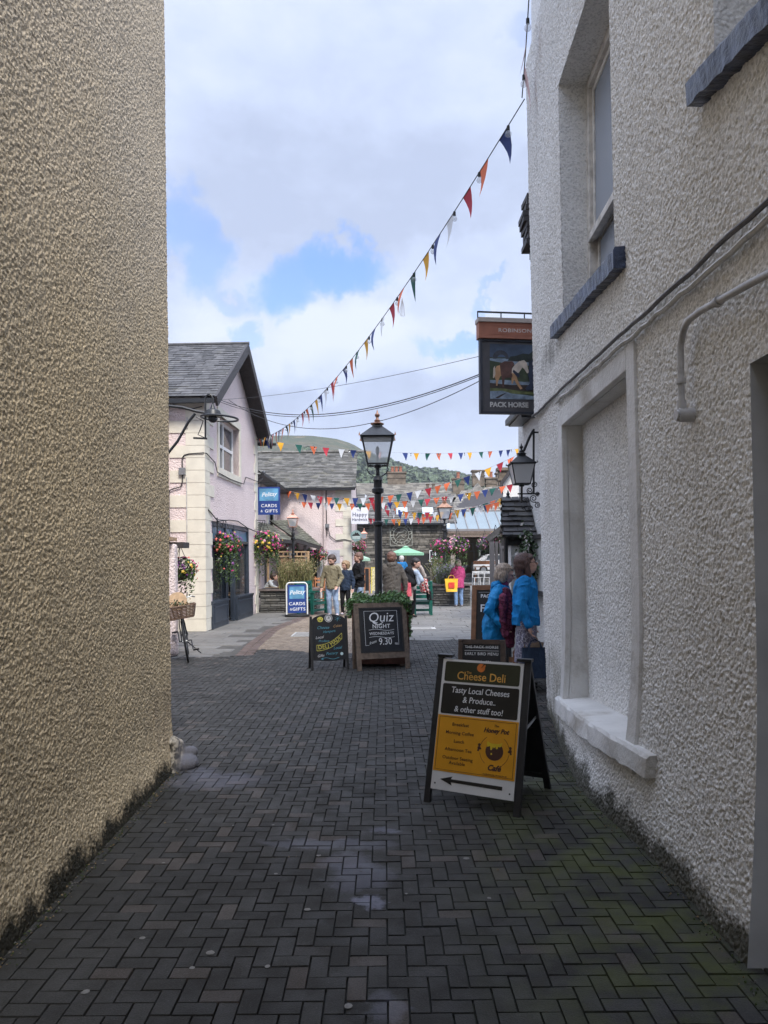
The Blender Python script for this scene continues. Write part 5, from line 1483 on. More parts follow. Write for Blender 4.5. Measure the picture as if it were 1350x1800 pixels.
# white gabled house on the right, beyond the pub
wh = thing('white_gabled_house', 'pale gabled house with dark verge boards behind the pub lantern', 'house', (5, 29, 0))
Yw = 27.
pts = [P(884, 870, Yw), P(884, 846, Yw), P(925, 790, Yw), P(990, 850, Yw), P(990, 870, Yw)]
pz_ = [(p.x, p.z if 0 < i < 4 else 0) for i, p in enumerate(pts)]
mb = MB(); shx = 1.5; vs = [(x, Yw, z) for x, z in pz_] + [(x + shx, Yw + 8, z) for x, z in pz_]
mb.add(vs, [(0, 4, 3, 2, 1), (5, 6, 7, 8, 9)] + [(i, (i + 1) % 5, 5 + (i + 1) % 5, 5 + i) for i in range(5)]); mb.build('wall', RC_PALE, wh)
def plate(mb, a, b, y0, y1, t0, t1):
    a, b = Vector(a), Vector(b); mb.add([(a.x, y0, a.z + t0), (b.x, y0, b.z + t0), (b.x, y0, b.z + t1), (a.x, y0, a.z + t1), (a.x + (y1 - y0) * .19, y1, a.z + t0), (b.x + (y1 - y0) * .19, y1, b.z + t0), (b.x + (y1 - y0) * .19, y1, b.z + t1), (a.x + (y1 - y0) * .19, y1, a.z + t1)],
        [(0, 1, 2, 3), (7, 6, 5, 4), (0, 4, 5, 1), (1, 5, 6, 2), (2, 6, 7, 3), (3, 7, 4, 0)])
mb = MB(); plate(mb, P(876, 858, Yw), P(925, 789, Yw), Yw - .35, Yw + 8, -.02, .16); plate(mb, P(925, 789, Yw), P(992, 852, Yw), Yw - .35, Yw + 8, -.02, .16); mb.build('roof', TIMBER_DK, wh)
q = P(887, 828, Yw + 3); chimney(wh, q.x, Yw + 3, q.z - .6, q.z, .5, 0, CHST)
# slate lean-to, grey boarded gate and timber fence below it
lt = thing('slate_lean_to', 'dark slate lean-to roof sloping down left beside the grey panels', 'lean-to', (3.6, 19.6, 0))
mb = MB(); A, B = P(856, 946, 19), P(890, 919, 19)
slates(mb, A, A + Vector((A.x * .17, 3, 0)), B + Vector((B.x * .17, 3, 0)), B, .2, .3, .02, seed=3); mb.v = mb.v
mb.bar(A + Vector((0, -.03, -.04)), B + Vector((0, -.03, -.04)), .06, .14); mb.build('roof', [SLATE, TIMBER_DK], lt)
for yy in (19.1, 21.9):
    xx = (A.x + .12) * (1 + (yy - 19) * .057); mb = MB(); mb.bar((xx, yy, 0), (xx, yy, A.z), .09); mb.build('post', GREYPAINT, lt)
gp = thing('boarded_screen', 'tall grey painted boarded screen beside the pub porch', 'screen', (3.0, 16, 0))
mb = MB(); Yg = 14.5
for (l, r_, tp, dz_) in ((861, 869, 952, .0), (871, 876, 952, .02), (878, 898, 954, -.02)):
    A, B = P(l, tp, Yg), P(r_, tp, Yg); mb.bb((A.x, Yg + dz_, 0), (B.x, Yg + .06 + dz_, A.z))
mb.build('panel', GREYPAINT, gp)
mb = MB(); A, B = P(880, 962, Yg - .05), P(896, 962, Yg - .05)
for q in ((A.x, .3, A.x + .03, A.z), (B.x - .03, .3, B.x, A.z), (A.x + .03, A.z - .03, B.x - .03, A.z)): mb.bb((q[0], Yg - .05, q[1]), (q[2], Yg - .022, q[3]))
mb.build('moulding', GREYPAINT, gp)

# ------------------------------------------------------------------ pub behind the white corner
pub = thing('pub', 'white pub with low slate eaves just beyond the white corner', 'pub', (4, 11, 0))
mb = MB(); PX = 2.27
Mp = frame((PX, 12.4, 0), (0, -1, 0), (0, 0, 1))
wall_open(mb, Mp, 4.5, 3.95, [], 0); mb.add([(PX, 12.4, 0), (PX + 5, 12.4, 0), (PX + 5, 12.4, 3.95), (PX, 12.4, 3.95)], [(0, 1, 2, 3)]); mb.add([(PX, 7.95, 0), (PX, 7.95, 3.95), (1.9, 7.95, 3.95), (1.9, 7.95, 0)], [(0, 1, 2, 3)])
mb.build('wall', RC_PALE, pub)
mb = MB(); slates(mb, (2.04, 12.0, 3.86), (2.04, 7.95, 3.86), (5, 7.95, 4.9), (5, 12.0, 4.9), .2, .3, .02, seed=7); rp = mb.build('roof', [SLATE, TIMBER_DK], pub)
mb = MB(); mb.bar((2.03, 12.0, 3.84), (2.03, 7.95, 3.84), .09, .09); mb.bar((2.15, 12.0, 3.80), (2.15, 7.95, 3.80), .22, .04); mb.build('gutter', BLACKIRON, pub)
# porch with stepped slate hood
ph = thing('pub_porch', 'stepped slate hood over the pub entrance with a small finial', 'porch', (2.0, 11.6, 0))
A, B = P(886, 944, 11.0), P(943, 875, 11.0)
mb = MB(); slates(mb, (A.x - .04, 10.9, A.z), (2.26, 10.9, A.z), (2.26, 11.55, B.z + .06), (A.x + .06, 11.55, B.z + .06), .115, .17, .03, seed=17)
slates(mb, (A.x + .14, 12.1, A.z), (A.x - .04, 10.9, A.z), (A.x + .06, 11.55, B.z + .06), (A.x + .22, 12.1, B.z + .06), .115, .17, .03, seed=18)
rq = mb.build('roof', [SLATE, TIMBER_DK], ph)
q = P(893, 874, 11.55); mb = MB(); mb.lathe([(.04, 0), (.02, .03), (.03, .05), (.012, .08), (.004, .11)], 10, q); mb.build('finial', BLACKIRON, rq)
mb = MB(); A2 = P(892, 958, 11.0); mb.bb((A2.x, 11.0, A2.z), (2.26, 11.6, A.z - .01)); mb.build('fascia', DARKPAINT, ph)
mb = MB(); A3 = P(898, 958, 11.05); mb.bb((A3.x, 11.05, 0), (2.268, 11.3, A2.z - .003)); mb.build('wall', RC_PALE, ph)
mb = MB(); mb.tube([(A.x + .02, 10.95, 0), (A.x + .02, 10.95, A.z)], .03, 8); mb.build('downpipe', BLACKIRON, ph)
# framed menu board on the pub wall
t = thing('wall_menu_frame', 'black framed menu case on the pub wall in front of the woman in fleece', 'menu case', (PX - .05, 10.3, 1.2))
mb = MB(); y0_, y1_ = 9.9, 10.95; z0_, z1_ = 1.12, 1.98
for q in ((y0_, z0_, y0_ + .06, z1_), (y1_ - .06, z0_, y1_, z1_), (y0_ + .06, z1_ - .06, y1_ - .06, z1_), (y0_ + .06, z0_, y1_ - .06, z0_ + .06)): mb.bb((PX - .12, q[0], q[1]), (PX - .01, q[2], q[3]))
mb.build('frame', DARKPAINT, t); mb = MB(); mb.bb((PX - .05, y0_ + .06, z0_ + .06), (PX - .01, y1_ - .06, z1_ - .06)); mb.build('menu', OFFWHITE, t)
# climbing plant and box on the pub wall
t = thing('climbing_plant', 'leafy climbing plant with pale flowers on the pub wall by the menu case', 'plant', (2.05, 11.0, 1.2))
mb = MB(); leaf_cloud(mb, 700, lambda r_: (2.08 + r_.gauss(0, .06), 10.75 + r_.gauss(0, .12), 1.55 + r_.gauss(0, .25)), .035, ms=(0, 0, 0, 1), seed=3); mb.build('foliage', [LEAF_DK, PETALS[5]], t)

# pub sign
SY = 9.5
sg = thing('pub_sign', 'hanging pub sign painted with a pack horse under a terracotta header', 'sign', P(905, 730, SY))
a, b = P(843.5, 727, SY), P(968, 595, SY)
Wp, Hp = b.x - a.x, b.z - a.z
M = frame((a.x, SY, a.z), (1, .13, 0), (0, 0, 1))
FR = mat('sign_frame_navy', (.028, .032, .045), .5, .15); PL = mat('sign_plate_grey', (.075, .072, .078), .5, .1)
mb = MB()
for q in ((0, 0, .035, Hp), (Wp - .035, 0, Wp, Hp), (.035, 0, Wp - .035, .03), (.035, Hp - .03, Wp - .035, Hp)): mb.bb((q[0], q[1], -.05), (q[2], q[3], .03), M=M)
mb.build('frame', FR, sg, bevel=.004)
mb = MB(); mb.bb((.036, .031, -.04), (Wp - .036, Hp - .031, .01), M=M); mb.build('board', PL, sg)
hd0, hd1 = Hp, Hp + (P(0, 567, SY).z - P(0, 595, SY).z)
TERR = mat('terracotta_header', (.33, .125, .075), .6, .1, 8)
mb = MB(); mb.bb((-.02, Hp + .001, -.07), (Wp + .02, hd1, .06), M=M)
mb.bb((.10, Hp + .05, .06), (Wp - .10, Hp + .055, .063), M=M); mb.bb((.10, hd1 - .05, .06), (Wp - .10, hd1 - .045, .063), M=M)
hdr = mb.build('header', TERR, sg, bevel=.003)
mb = MB(); mb.bb((-.03, hd1 + .001, -.09), (Wp + .03, hd1 + .055, .08), M=M); mb.build('cap_moulding', mat('pale_sign_capping', (.42, .36, .32), .6, .1), sg)
mb = MB(); mb.text('ROBINSONS', .068, Wp * .52, Hp + (hd1 - Hp) / 2, M=M, lift=.062, sx=1.25, sp=1.05); mb.build('lettering', mat('dull_silver_lettering', (.66, .60, .56), .4), hdr)
mb = MB(); zr_ = hd1 + .15
mb.bar(M @ Vector((-.02, zr_, -.01)), M @ Vector((Wp + .25, zr_, -.01)), .018)
for xx in (-.015, Wp * .32, Wp * .66, Wp - .01): mb.bar(M @ Vector((xx, hd1 + .05, -.01)), M @ Vector((xx, zr_, -.01)), .014)
mb.build('iron_rail', BLACKIRON, sg)
mb = MB(); mb.bar(M @ Vector((Wp * .6, -.025, -.01)), M @ Vector((Wp + .3, -.025, -.01)), .03); mb.build('iron_arm', BLACKIRON, sg)
px0, py0, px1, py1 = .135, .19, Wp - .135, Hp - .06
pw, phh = px1 - px0, py1 - py0
pm = [mat('painted_dusk_sky', (.055, .085, .14), .5, .4, 3), mat('painted_field', (.045, .065, .03), .5, .4, 8), mat('painted_water', (.20, .26, .33), .5, .4, 10), mat('painted_bridge', (.045, .05, .065), .5, .3, 10),
      mat('painted_trees', (.016, .024, .02), .6, .5, 10), mat('painted_bank', (.035, .022, .018), .6, .5, 10), mat('painted_horse_tan', (.46, .26, .13), .5, .2, 10), mat('painted_horse_pale', (.56, .48, .40), .5, .2, 10),
      mat('painted_pack', (.10, .045, .035), .5, .3, 12), mat('painted_figure', (.018, .028, .06), .5), mat('painted_grass_light', (.12, .14, .05), .5, .4, 12)]
mb = MB()
def pg(pts, m, lay):
    # 0..1 picture coordinates, y downwards
    P2 = [(px0 + u * pw, py1 - v * phh) for u, v in pts]
    ar_ = sum(P2[i][0] * P2[(i + 1) % len(P2)][1] - P2[(i + 1) % len(P2)][0] * P2[i][1] for i in range(len(P2)))
    if ar_ < 0: P2 = P2[::-1]
    mb.prism(P2, .009, .011 + lay * .0006, m, M)
pg([(0, 0), (1, 0), (1, 1), (0, 1)], 1, 0)
pg([(0, 0), (1, 0), (1, .24), (0, .24)], 0, 1)
pg([(.0, .26), (.3, .26), (.55, .28), (1, .32), (1, .38), (.6, .38), (.25, .34), (0, .3)], 2, 2)
arch = [(.06, .27)] + [(.22 - .16 * math.cos(a_), .24 - .13 * math.sin(a_)) for a_ in np.linspace(.2, PI - .2, 10)] + [(.40, .27), (.33, .27)] + [(.24 + .09 * math.cos(a_), .26 - .07 * math.sin(a_)) for a_ in np.linspace(.1, PI - .1, 8)] + [(.13, .27)]
pg(arch, 3, 3)
pg([(.36, .30), (.42, .22), (.55, .20), (.68, .16), (.80, .17), (.9, .10), (1, .12), (1, .33), (.6, .31)], 4, 3)
pg([(0, .66), (.3, .65), (.7, .68), (1, .66), (1, .74), (.5, .76), (0, .71)], 2, 3)
pg([(0, .71), (.4, .74), (1, .73), (1, .86), (.6, .84), (.2, .80), (0, .80)], 5, 4)
pg([(0, .80), (.3, .81), (.7, .86), (1, .87), (1, .9), (.5, .9), (0, .86)], 10, 5)
pg([(0, .86), (.25, .85), (.45, .90), (.75, .92), (.98, .95), (1, 1), (0, 1)], 2, 6)
pg([(.10, .98), (.22, .92), (.34, .88), (.25, .94), (.16, .99)], 5, 7)
# the pony: quarters, pack, neck, head, legs
pg([(.10, .46), (.14, .40), (.22, .38), (.26, .44), (.25, .55), (.20, .60), (.16, .68), (.15, .76), (.12, .76), (.12, .66), (.09, .58)], 6, 8)
pg([(.07, .44), (.10, .40), (.11, .55), (.08, .62), (.06, .62)], 7, 9)
pg([(.22, .50), (.32, .56), (.46, .55), (.46, .60), (.30, .62), (.28, .78), (.25, .78), (.24, .62)], 8, 7)
pg([(.20, .36), (.30, .31), (.46, .31), (.50, .35), (.45, .42), (.44, .56), (.34, .59), (.22, .56)], 8, 10)
pg([(.42, .48), (.50, .38), (.60, .30), (.70, .32), (.66, .42), (.60, .50), (.54, .56), (.46, .56)], 7, 9)
pg([(.62, .30), (.70, .28), (.76, .34), (.78, .44), (.80, .50), (.76, .52), (.70, .44), (.64, .40)], 7, 10)
pg([(.44, .52), (.52, .54), (.56, .64), (.60, .72), (.66, .80), (.62, .82), (.54, .72), (.48, .62)], 6, 11)
pg([(.46, .56), (.49, .64), (.46, .72), (.44, .72), (.44, .62)], 6, 7)
pg([(.48, .46), (.60, .54), (.60, .60), (.54, .58), (.46, .50)], 9, 12)
pg([(.80, .30), (.90, .26), (.96, .40), (.98, .66), (.92, .82), (.76, .84), (.72, .80), (.82, .70), (.78, .56), (.80, .44)], 9, 12)
pg([(.90, .26), (.96, .24), (.99, .34), (1, .50), (.95, .50), (.93, .36)], 6, 13)
mb.build('painting', pm, sg)
mb = MB(); mb.text('PACK HORSE', .088, px0 - .005, .115, M=M, lift=.011, bold=.003, sx=.98, ax='LEFT'); mb.build('lettering', mat('cream_sign_lettering', (.55, .54, .52), .5), sg)

# ------------------------------------------------------------------ street lamps
def lantern(t, c, s, top_m, frame_m, fin_m, n=4, glass=GLASS_LAMP):
    """tapered glass lantern whose base centre is c; s is its full width"""
    c = Vector(c); r = s * .5 * math.sqrt(2); hb = s * .80; rb = r * .60; ro = PI / 4
    mb = MB()
    cs = lambda rad, z: [c + Vector((rad * math.cos(ro + k * PI / 2), rad * math.sin(ro + k * PI / 2), z)) for k in range(4)]
    lo, hi = cs(rb, 0), cs(r * .93, hb)
    for k in range(4):
        mb.bar(lo[k], hi[k], s * .035); mb.bar(lo[k], lo[(k + 1) % 4], s * .05); mb.bar(hi[k], hi[(k + 1) % 4], s * .05)
    mb.lathe([(s * .10, -s * .1), (s * .13, -s * .02), (s * .09, .0)], 10, c)
    f = mb.build('lantern_frame', frame_m, t)
    for k in range(4):
        a_, b_ = lo[k], lo[(k + 1) % 4]; d_, e_ = hi[k], hi[(k + 1) % 4]
        mbp = MB(); mbp.add([a_, b_, e_, d_], [(0, 1, 2, 3)]); mbp.build('glass_pane', glass, f)
    mb = MB()
    mb.lathe([(r * 1.0, hb - .005), (r * 1.05, hb + s * .03), (r * .62, hb + s * .22), (r * .30, hb + s * .36), (r * .28, hb + s * .42)], 4, c, rot=ro)
    rf_ = mb.build('lantern_roof', top_m, t)
    mb = MB(); z = hb + s * .42
    mb.lathe([(s * .19, z), (s * .21, z + s * .03), (s * .15, z + s * .06), (s * .08, z + s * .10), (s * .10, z + s * .13), (s * .055, z + s * .17), (s * .035, z + s * .22), (s * .075, z + s * .27), (s * .08, z + s * .31), (s * .03, z + s * .37), (s * .02, z + s * .42), (s * .002, z + s * .47)], 14, c)
    for k in range(4): q_ = cs(r * 1.07, hb + s * .04)[k]; mb.lathe([(s * .03, -.01), (s * .012, s * .05), (.001, s * .09)], 6, q_)
    mb.build('finial', fin_m, t, smooth=True)
    mb = MB(); mb.lathe([(.012, 0), (.012, hb * .35), (.03, hb * .45), (.03, hb * .62), (.01, hb * .7)], 8, c); mb.build('lamp_burner', GALV, f)
def street_lamp(lab, x, y, ztop_glass, s, top_m, frame_m, fin_m, base=0., r0=.07):
    t = thing('street_lamp', lab, 'street lamp', (x, y, base), 0, 'old style street lamps')
    zb = ztop_glass - s * .80; c = Vector((x, y, zb))
    lantern(t, c, s, top_m, frame_m, fin_m)
    mb = MB(); L = zb - s * .1
    mb.lathe([(r0 * 2.0, base), (r0 * 2.0, base + .12), (r0 * 1.5, base + .2), (r0 * 1.45, base + .75), (r0 * 1.7, base + .8), (r0 * 1.1, base + .9), (r0 * .82, base + 1.0), (r0 * .80, L - .95), (r0 * 1.1, L - .93), (r0 * 1.1, L - .88), (r0 * .78, L - .86), (r0 * .74, L - .42),
              (r0 * 1.25, L - .40), (r0 * 1.3, L - .34), (r0 * .9, L - .32), (r0 * .9, L - .22), (r0 * 1.05, L - .2), (r0 * .8, L - .14), (r0 * .45, L - .12), (r0 * .40, L), (r0 * .8, L + .02)], 16, (x, y, 0))
    mb.build('post', BLACKIRON, t, smooth=True)
    mb = MB()
    for sg_ in (-1, 1):
        mb.tube([Vector((x, y, zb - s * .42)), Vector((x + sg_ * s * .12, y, zb - s * .36)), Vector((x + sg_ * s * .26, y, zb - s * .26)), Vector((x + sg_ * s * .33, y, zb - s * .14)), Vector((x + sg_ * s * .28, y, zb - s * .04)), Vector((x + sg_ * s * .2, y, zb))], s * .016, 6)
    mb.build('cradle', BLACKIRON, t)
    return t
q = P(663.5, 771, 12.0)
street_lamp('tall black street lamp with a copper finial rising from the ivy planter', q.x, 12.0, q.z, .53, BLACKIRON, BLACKIRON, COPPER_OLD, r0=.075)
q = P(524.5, 909, 26.6); street_lamp('black post lamp with a bright copper lantern before the pink cottage', q.x, 25.0, P(524.5, 911, 25.).z, .36, COPPER, COPPER, COPPER, r0=.06)
q = P(787, 892, 25.5); street_lamp('street lamp with a worn copper top standing in the slate planter', q.x, 26.9, P(787, 893, 26.9).z, .50, COPPER_OLD, BLACKIRON, COPPER_OLD, r0=.075)
q = P(640, 938, 46); street_lamp('distant copper topped lamp below the white cottage sign', q.x, 46, q.z, .40, COPPER, COPPER, COPPER, r0=.06)
# wall lantern of the pub on its bracket
t = thing('wall_lantern', 'black wall lantern on a scrolled iron bracket under the pub sign', 'wall lamp', P(917, 850, 10.0))
c = P(917, 851, 10.0); lantern(t, c, .33, BLACKIRON, BLACKIRON, BLACKIRON, glass=glass_mat('frosted_lantern_glass', (.55, .56, .57), .8, .3))
mb = MB(); w = lambda px, py: P(px, py, 10.0)
mb.tube([c + Vector((0, 0, -.02)), w(917, 884)], .016, 8); mb.bar(w(910, 868), w(950, 868), .018)
mb.bar(w(938, 754), w(938, 868), .025); mb.tube([w(917, 798), w(922, 790), w(930, 770), w(937, 757)], .018, 8)
mb.bar(w(938, 868), w(960, 868), .02); mb.bar(w(938, 760), w(960, 760), .02)
mb.build('bracket', BLACKIRON, t)
mb = MB()
for (cx, cy, r_, ph_) in ((931, 862, 6, 0), (940, 852, 5.5, 2), (938, 876, 7, 1), (926, 880, 5, 3), (944, 888, 5.5, 4), (933, 893, 4.5, 2), (945, 868, 4, 1), (920, 893, 3, 3)):
    mb.tube([w(cx + r_ * (1 - k / 30) * math.cos(ph_ + k * .45), cy + r_ * (1 - k / 30) * math.sin(ph_ + k * .45)) for k in range(24)], .0065, 5)
mb.build('scrolls', BLACKIRON, t)
# iron strut of the pub sign and small cables beneath

# ------------------------------------------------------------------ people
def cloth(name, c, pat=None, rough=.85):
    if name in MATS: return MATS[name]
    n = N(name)
    col_ = n.mix(n.rng(n.noise(6, 5), .3, .7), tuple(x * .8 for x in c), tuple(min(1, x * 1.15) for x in c))
    if pat:
        sc, c2, th = pat
        v = n.n('ShaderNodeTexVoronoi'); v.inputs['Scale'].default_value = sc; v.feature = 'DISTANCE_TO_EDGE'
        n.l(n.tc.outputs['Object'], v.inputs['Vector'])
        col_ = n.mix(n.rng(v.outputs['Distance'], th, th * 1.6), c2, col_)
    wr_ = n.n('ShaderNodeMapping'); wr_.inputs['Scale'].default_value = (1, 1, .45); n.l(n.tc.outputs['Object'], wr_.inputs[0])
    nm = n.bump(n.noise(13, 4, .55, wr_.outputs[0]), 1.0, .035)
    n.set(col_, rough, nm); n.b.inputs['Specular IOR Level'].default_value = .25
    MATS[name] = n.m
    return n.m
def hairmat(name, c):
    if name in MATS: return MATS[name]
    n = N(name); mp = n.n('ShaderNodeMapping'); mp.inputs['Scale'].default_value = (1, 1, .3); n.l(n.tc.outputs['Object'], mp.inputs[0])
    f = n.noise(70, 4, .6, mp.outputs[0])
    n.set(n.mix(n.rng(f, .3, .7), tuple(x * .5 for x in c), tuple(min(1, x * 1.5) for x in c)), .55, n.bump(f, .8, .01))
    MATS[name] = n.m
    return n.m
EYEM = mat('eyes', (.02, .015, .012), .3)

def person(lab, x, y, rz, H, top, bottom, hair, shoes, base=0., pose=None, hem=.47, bulk=1., hairstyle='short', hood=False, look=(0, 0), lean=0., vox=.012, skin=None,
           beard=None, skirt=False, glasses=False, collar=None, legbulk=1., sit=False):
    t = thing('person', lab, 'person', (x, y, base), rz)
    pose = pose or {}
    skin = skin or SKIN
    V_ = lambda p: Vector(p) * H
    sh_z, hip_z = .815, .515
    def bend(p):
        """lean the part above the hip forwards (towards -y)"""
        p = Vector(p); k = max(0, p.z - hip_z)
        return Vector((p.x, p.y - math.sin(lean) * k, hip_z + min(p.z - hip_z, 0) + k * math.cos(lean)))
    def hand_def(s): return ((s * .150, .015, .635), (s * .150, -.035, .49))
    arms = {1: pose.get('L', hand_def(1)), -1: pose.get('R', hand_def(-1))}
    kn = pose.get('knees', ((.055, -.012, .285), (-.055, -.012, .285)))
    an = pose.get('ankles', ((.06, .02, .045), (-.06, .02, .045)))
    hipx = .052
    # head
    hc = bend((0, -.008, .925)); nk = bend((0, .008, .85))
    Mh = Matrix.Translation(hc * H) @ Matrix.Rotation(look[0], 4, 'Z') @ Matrix.Rotation(look[1], 4, 'X')
    hd = MB(M=Mh)
    r = H * .066
    hd.ell((0, .012 * H, .012 * H), (r * .92, r * 1.12, r * .98), nu=20, nv=14)
    hd.ell((0, -.012 * H, -.028 * H), (r * .72, r * .82, r * .75), nu=16, nv=10)
    hd.ell((0, -.034 * H, -.050 * H), (r * .34, r * .32, r * .26)); 
    hd.cap((0, -.060 * H, .004 * H), (0, -.074 * H, -.014 * H), r * .10, r * .16, 8)
    hd.ell((0, -.060 * H, -.033 * H), (r * .30, r * .14, r * .07)); hd.ell((0, -.058 * H, -.040 * H), (r * .24, r * .13, r * .07))
    for s in (-1, 1):
        hd.ell((s * r * .93, .012 * H, -.004 * H), (r * .10, r * .20, r * .30)); hd.ell((s * r * .38, -.052 * H, .016 * H), (r * .30, r * .14, r * .08)); hd.ell((s * r * .45, -.043 * H, -.016 * H), (r * .26, r * .20, r * .2))
    bd = MB(); bd.v, bd.f, bd.mi = hd.v, hd.f, hd.mi
    bd.cap(V_(nk) + Vector((0, 0, .03 * H)), V_(bend((0, .01, .80))), .036 * H, .044 * H)
    # unseen torso, arms and legs of the one continuous body
    for z, rx, ry in ((.77, .088, .052), (.70, .085, .055), (.62, .075, .052), (.54, .082, .06)):
        bd.ell(V_(bend((0, 0, z))), (rx * H, ry * H, .06 * H))
    for s in (1, -1):
        shp = bend((s * .098, .005, sh_z - .012)); el, ha = arms[s]
        el, ha = Vector(el), Vector(ha)
        bd.cap(V_(shp), V_(el), .026 * H, .022 * H); bd.cap(V_(el), V_(ha), .022 * H, .0155 * H)
        d = (ha - el).normalized(); side = Vector((1, 0, 0)) if abs(d.x) < .8 else Vector((0, 0, 1))
        nrm = d.cross(side).normalized(); side = nrm.cross(d).normalized()
        fr = max(.0085, vox * .75)
        pc = V_(ha) + d * .028 * H
        bd.ell(pc, (.024 * H, .014 * H, .030 * H), q=Matrix((side, nrm, d)).transposed())
        for k in range(4):
            off = side * (k - 1.5) * .0115 * H * 1.05; L = (.040, .046, .043, .034)[k] * H
            a0 = pc + off + d * .02 * H; a1 = a0 + d * L * .55 + nrm * .004 * H; a2 = a1 + (d * .6 + nrm * .75).normalized() * L * .5
            bd.cap(a0, a1, fr, fr * .95, 7); bd.cap(a1, a2, fr * .95, fr * .85, 7)
        th = side * (-s if abs(side.x) > .5 else 1)
        b0 = pc - d * .012 * H + th * .018 * H; b1 = b0 + (th * .6 + d * .7 + nrm * .3).normalized() * .028 * H; b2_ = b1 + (d + nrm * .5).normalized() * .02 * H
        bd.cap(b0, b1, fr * 1.1, fr, 7); bd.cap(b1, b2_, fr, fr * .9, 7)
        i = 0 if s == 1 else 1
        bd.cap(V_((s * hipx, 0, hip_z)), V_(kn[i]), .048 * H, .033 * H); bd.cap(V_(kn[i]), V_(an[i]), .032 * H, .021 * H); bd.cap(V_(an[i]), V_(Vector(an[i]) + Vector((0, -.07, -.025))), .02 * H, .016 * H)
    remesh('body', bd, vox, 2, skin, t)
    eb = MB(M=Mh)
    for s in (-1, 1): eb.ell((s * r * .36, -.0595 * H, .004 * H), (r * .13, r * .07, r * .08), nu=8, nv=6)
    eb.build('eyes', EYEM, t, local=True)
    if glasses:
        gb = MB(M=Mh)
        for s in (-1, 1): gb.tube([Vector((s * r * .4 + r * .26 * math.cos(a), -.066 * H, .004 * H + r * .22 * math.sin(a))) for a in np.linspace(0, 2 * PI, 12)[:-1]], .0022, 5, closed=True); gb.bar((s * r * .66, -.064 * H, .006 * H), (s * r * .98, .0, .006 * H), .004)
        gb.build('glasses', BLACKIRON, t, local=True)
    # hair
    hb = MB(M=Mh)
    if hairstyle != 'bald':
        hb.ell((0, .022 * H, .026 * H), (r * 1.04, r * 1.12, r * .98), nu=20, nv=14)
        hb.ell((0, .036 * H, -.004 * H), (r * .98, r * .92, r * 1.0), nu=18, nv=12)
        hb.ell((0, -.026 * H, .056 * H), (r * .70, r * .45, r * .26))
    if hairstyle == 'bob' or hairstyle == 'curly':
        for s in (-1, 1): hb.ell((s * r * .86, .012 * H, -.02 * H), (r * .34, r * .62, r * .85))
        hb.ell((0, .045 * H, -.03 * H), (r * .92, r * .72, r * .85))
    if hairstyle == 'curly':
        rr = random.Random(int(x * 100)); 
        for k in range(60):
            d = Vector((rr.gauss(0, 1), abs(rr.gauss(0, 1)) * .8 - .15, rr.gauss(.1, .8))).normalized()
            hb.ell(Vector((0, .02 * H, .01 * H)) + Vector((d.x * r * 1.15, d.y * r * 1.15, d.z * r * 1.1)), r * rr.uniform(.2, .3), nu=7, nv=5)
    if hairstyle == 'long':
        for s in (-1, 1): hb.cap((s * r * .78, .012 * H, .01 * H), (s * r * .8, .01 * H, -.085 * H), r * .36, r * .26); hb.ell((s * r * .5, -.03 * H, .042 * H), (r * .4, r * .35, r * .3))
        hb.cap((0, .045 * H, 0), (0, .055 * H, -.10 * H), r * .85, r * .62); hb.ell((0, .04 * H, -.09 * H), (r * .95, r * .45, r * .5))
    if hairstyle == 'back':
        hb.ell((0, .06 * H, .02 * H), (r * .5, r * .4, r * .5))
    if hb.f: remesh('hair', hb, vox * .8, 1, hair, t, wrinkle=.006)
    if beard:
        bb_ = MB(M=Mh); bb_.ell((0, -.030 * H, -.047 * H), (r * .70, r * .62, r * .42)); bb_.ell((0, -.056 * H, -.052 * H), (r * .38, r * .2, r * .26)); remesh('beard', bb_, vox * .7, 1, beard, t)
    # upper garment
    g = MB()
    rings = [(hem, .098, .078), (.52, .099, .080), (.60, .096, .072), (.68, .101, .070), (.75, .108, .068), (.795, .104, .060), (.822, .075, .048), (.84, .045, .042)]
    rings = [q for q in rings if q[0] >= hem]
    if hem > .47: rings = [(hem, .096, .072)] + rings[0:] if rings[0][0] - hem > .01 else rings
    n_ = 20; vs = []; fs = []
    for z, rx, ry in rings:
        c_ = bend((0, .004, z)); k = bulk if z < .8 else 1 + (bulk - 1) * .5
        for q in range(n_):
            a = 2 * PI * q / n_; vs.append(V_((c_.x + rx * k * math.cos(a), c_.y + ry * k * (1.08 if bulk > 1.1 else 1) * math.sin(a), c_.z)))
    m_ = len(rings)
    for i in range(m_ - 1):
        for q in range(n_): fs.append((i * n_ + q, i * n_ + (q + 1) % n_, (i + 1) * n_ + (q + 1) % n_, (i + 1) * n_ + q))
    fs.append(tuple(range(n_))[::-1]); fs.append(tuple((m_ - 1) * n_ + q for q in range(n_)))
    g.add(vs, fs)
    ab = .5 + .5 * bulk
    for s in (1, -1):
        shp = bend((s * .094, .005, sh_z - .022)); el, ha = Vector(arms[s][0]), Vector(arms[s][1])
        g.cap(V_(shp), V_(el), .046 * H * ab, .036 * H * ab); g.cap(V_(el), V_(el.lerp(ha, .93)), .036 * H * ab, .027 * H * ab)
    if hood:
        hh = bend((0, .062, .832)); g.ell(V_(hh), (.066 * H, .036 * H, .036 * H)); g.cap(V_(bend((-.05, .03, .848))), V_(bend((.05, .03, .848))), .026 * H, .026 * H); g.ell(V_(bend((0, .068, .80))), (.05 * H, .025 * H, .04 * H))
    remesh('jacket', g, vox, 2, top, t, wrinkle=.016)
    if collar:
        cb_ = MB(); cb_.cap(V_(bend((-.02, -.015, .85))), V_(bend((.02, -.015, .85))), .035 * H, .035 * H); remesh('collar', cb_, vox, 1, collar, t)
    # trousers or skirt
    g = MB(); lb = legbulk
